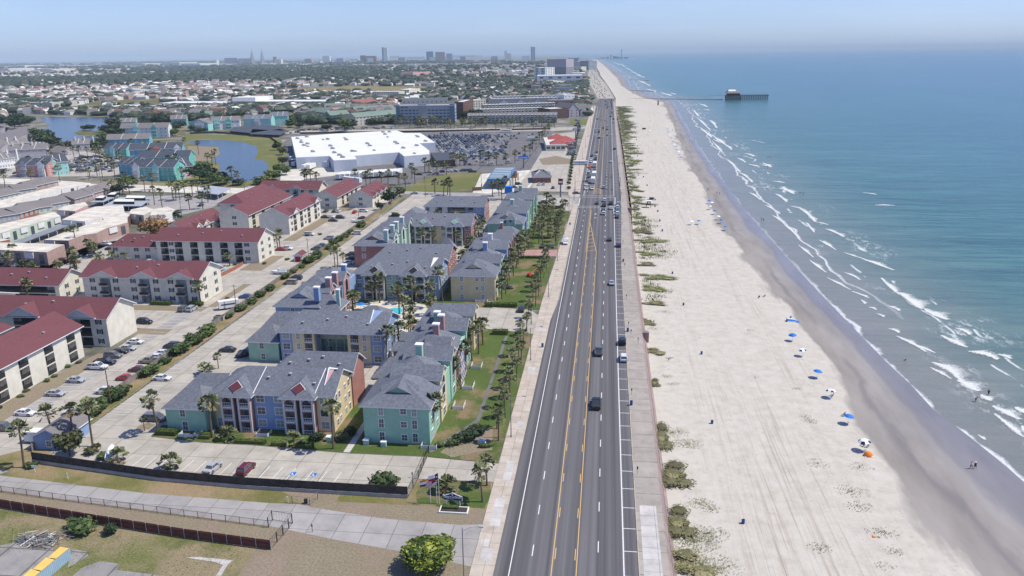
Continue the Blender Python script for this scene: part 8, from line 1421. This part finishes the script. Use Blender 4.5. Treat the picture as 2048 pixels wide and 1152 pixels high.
for i in range(16):
    x=L_*.34+L_*.66*(i+.6)/16; k.tube((x,-2.5,-2),(x+.4,-1.5,7.2),.45,'fence_dark',6); k.tube((x,4.5,-2),(x+.4,3.5,7.2),.45,'fence_dark',6)
k.build('piles',r,loc=(0,0,0)); k=MB(); k.box(2,-6,8,L_*.32,8,11.5,'brown'); k.box(1,-6.3,9.2,L_*.325,-6,10.6,'dark'); k.build('pavilion',r,loc=(0,0,0)); k=MB(); x1=L_*.34; k.face([(0,-8,11.5),(x1,-8,11.5),(x1*.7,-2,15),(x1*.15,-2,15)],'grey_roof'); k.face([(x1*.15,-2,15),(x1*.7,-2,15),(x1*.66,5,17.2),(x1*.2,5,17.2)],'roof_white'); k.face([(x1,-8,11.5),(x1,10,11.5),(x1*.66,5,17),(x1*.7,-2,15)],'grey_roof'); k.face([(0,10,11.5),(0,-8,11.5),(x1*.15,-2,15),(x1*.2,5,17)],'grey_roof'); k.face([(x1,10,11.5),(0,10,11.5),(x1*.2,5,17.2),(x1*.66,5,17.2)],'grey_roof'); k.build('roof',r,loc=(0,0,0))
A,Bq=gp(1196,118.6,-4.5),gp(1256,118.2,-4.5); L_=Bq[0]-A[0]; r=empty('pleasure_pier',(A[0],A[1],-4.5),0,'distant pleasure pier with a tall thin drop tower at the horizon','pier'); b=MB(); b.box(0,-20,8,L_,30,10,'steel'); [b.box(L_*i/24,-15,-2,L_*i/24+4,-11,8,'steel') for i in range(24)]; b.build('deck',r,loc=(0,0,0)); k=MB(); hh=hgt(1243,118.3,98.5,-4.5); k.box(L_*.78,0,10,L_*.78+7,7,hh,'steel'); k.box(L_*.78-5,-4,hh-12,L_*.78+12,12,hh-6,'steel'); k.build('drop_tower',r,loc=(0,0,0)); k=MB()
for i,(x,h_,w_) in enumerate(((.1,18,40),(.28,26,30),(.42,46,12),(.5,34,40),(.62,26,30),(.72,22,40),(.88,20,50))):k.box(L_*x,-5,10,L_*x+w_,20,h_,'steel' if i % 2 else 'hotel_blue')
k.build('rides',r,loc=(0,0,0))
# ================================================================== THE FAR TOWN
FR=random.Random(77)
def inpoly(x,y,poly):
    c=False; n=len(poly)
    for i in range(n):
        x0,y0=poly[i]; x1,y1=poly[(i+1)% n]
        if (y0>y)!=(y1>y) and x<(x1-x0)*(y-y0)/(y1-y0)+x0:c=not c
    return c
keep_out=[[(560,262),(560,375),(1165,380),(1165,240),(1150,205),(1100,205),(975,205),(920,200),(790,204),(785,258)],[(1138,232),(1190,232),(1190,250),(1120,250)],[(0,225),(0,400),(600,400),(600,222),(440,236),(300,250),(238,245),(230,232),(90,228)],[(300,219),(660,215),(660,203),(300,206)],[(60,216),(300,214),(300,224),(60,226)],[(105,219),(200,201),(330,197),(330,212),(200,214),(120,222)],[(560,178),(700,172),(950,174),(960,181),(800,186),(600,187)],[(740,180),(822,178),(822,199),(740,199)],[(1070,150),(1168,150),(1168,170),(1070,170)],[(1160,118),(1172,120),(1172,190),(1190,210),(1250,210),(1250,100)],[(1090,120),(1134,120),(1134,150),(1090,150)]]
def ok(px,py):return not any(inpoly(px,py,k) for k in keep_out)
houses=[]
def samp(y0,y1,n,x0=-20,x1=1172):
    out=[]
    while len(out)<n:
        py=y0+(y1-y0)*FR.random()** .8; px=FR.uniform(x0,x1)
        if ok(px,py) and py>HZ(px)+11:out.append((px,py))
    return out
for px,py in samp(128,240,3900):houses.append((*gp(px,py),0))
houses.sort(key=lambda h:h[0]** 2+h[1]** 2)
hm=[]
for i in range(8):
    r=random.Random(i+50); L_,W=r.uniform(11,17),r.uniform(8,11); b=MB(); wm=['offwhite','cream','brick_pink','stone','offwhite','lilac','palegreen','stone'][i]; rm=['grey_roof','slate','brown','grey_roof','far_roof','green_roof','grey_roof','far_roof'][i]; b.box(-L_/2,-W/2,0,L_/2,W/2,3.6 if i % 2 else 5.6,wm); z0=3.6 if i % 2 else 5.6
    for j in range(4):b.box(-L_/2+1.5+j*L_/4.2,-W/2-.05,1.2,-L_/2+2.9+j*L_/4.2,-W/2,2.6,'glass')
    bw=b.mesh('wall'); b=MB(); d=Bld.roof(None,-L_/2,-W/2,L_/2,W/2,z0,z0+2.9,'x',rm,.5,wm,(3 if i % 3==0 else 0,)*2,build=False,b=b); hm.append((bw,d.mesh('roof')))
for i,(x,y,_) in enumerate(houses[:280]):
    r=empty('house',(x,y,0),FR.choice((0,1.57,.35,-.3)),'small pitched-roof house among the trees of the town beyond the mall and the hotels','house','houses of the far town'); w_,rf=hm[FR.randrange(8)]; s_=FR.uniform(.9,1.5); inst('wall',w_,r,(0,0,0),0,(s_,s_,s_)); inst('roof',rf,r,(0,0,0),0,(s_,s_,s_))
b=MB(); flat('far_red',(.24,.14,.12),.8,.2,.02)
for i,(x,y,_) in enumerate(houses[280:]):
    D_=math.hypot(x,y); s_=FR.uniform(6,11)*(1+max(0,D_-2500)/4000); h=FR.uniform(3.5,7); rz=FR.choice((0,1.57,.3)); b.T=Matrix.Translation((x,y,0))@ Matrix.Rotation(rz,4,'Z'); mt=FR.choice(('far_wall','far_white','far_white','cream','brick_pink')); rm=FR.choice(('far_roof','far_roof','grey_roof','far_white','far_red','far_wall'))
    b.box(-s_,-s_*.6,0,s_,s_*.6,h,mt); b.face([(-s_,-s_*.6,h),(s_,-s_*.6,h),(s_*.9,0,h+3),(-s_*.9,0,h+3)],rm); b.face([(s_,s_*.6,h),(-s_,s_*.6,h),(-s_*.9,0,h+3),(s_*.9,0,h+3)],rm); b.face([(-s_,s_*.6,h),(-s_,-s_*.6,h),(-s_*.9,0,h+3)],mt); b.face([(s_,-s_*.6,h),(s_,s_*.6,h),(s_*.9,0,h+3)],mt)
b.T=None; o=b.build('distant_houses'); tag(o,'mass of tiny houses stretching across the far town to the horizon','houses',kind='stuff')
b=MB(); cl={}
def canopy(x,y,r,h):
    n=6; z=h*.55; a0=FR.uniform(0,1); rg=[]
    for (f,zz) in ((.55,.12),(1,.5),(.85,.82),(.4,1.0)):
        rg.append([b.pt((x+r*f*FR.uniform(.75,1.2)*math.cos(a0+6.2832*i/n),y+r*f*FR.uniform(.75,1.2)*math.sin(a0+6.2832*i/n),h*zz*FR.uniform(.85,1.1))) for i in range(n)])
    k=b.m('leaf_far')
    for p,q in zip(rg,rg[1:]):
        for i in range(n):j=(i+1)% n; b.f.append([p[i],p[j],q[j],q[i]]); b.mi.append(k)
    b.f.append(rg[-1]); b.mi.append(k)
nz=lambda x,y:math.sin(x*.0021+1.7*math.sin(y*.0013))+.7*math.sin(y*.0031+2*math.sin(x*.0017+1))
cnt=0
while cnt<7200:
    py=123+125*FR.random()** 1.4; px=FR.uniform(-30,1176)
    if py<HZ(px)+8 or not ok(px,py):continue
    x,y=gp(px,py); D_=math.hypot(x,y)
    if nz(x,y)+FR.gauss(0,.6)<(-.3 if D_<3500 else .15):continue
    cl_=1+max(0,D_-1500)/3500; canopy(x,y,FR.choice((4,6,8,12))*FR.uniform(.8,1.3)*cl_,FR.uniform(6,11)*min(cl_,1.8)); cnt+=1
o=b.build('distant_tree_canopy'); tag(o,'dense dark green tree canopy covering the far town','trees',kind='stuff')
# ================================================================== HAZE
b=MB(); b.box(-45000,-700,-9,62000,76000,180,'white'); o=b.build('haze'); o['kind']='stuff'; o['label']='pale blue summer haze over the far town and sea'
m=bpy.data.materials.new('haze'); m.use_nodes=True; t=m.node_tree; t.nodes.clear(); mo=t.nodes.new('ShaderNodeOutputMaterial'); pv=t.nodes.new('ShaderNodeVolumePrincipled'); pv.inputs['Color'].default_value=(.74,.90,1,1); pv.inputs['Density'].default_value=5.6e-5; pv.inputs['Anisotropy'].default_value=-.15
t.links.new(pv.outputs[0],mo.inputs['Volume']); o.data.materials.clear(); o.data.materials.append(m)
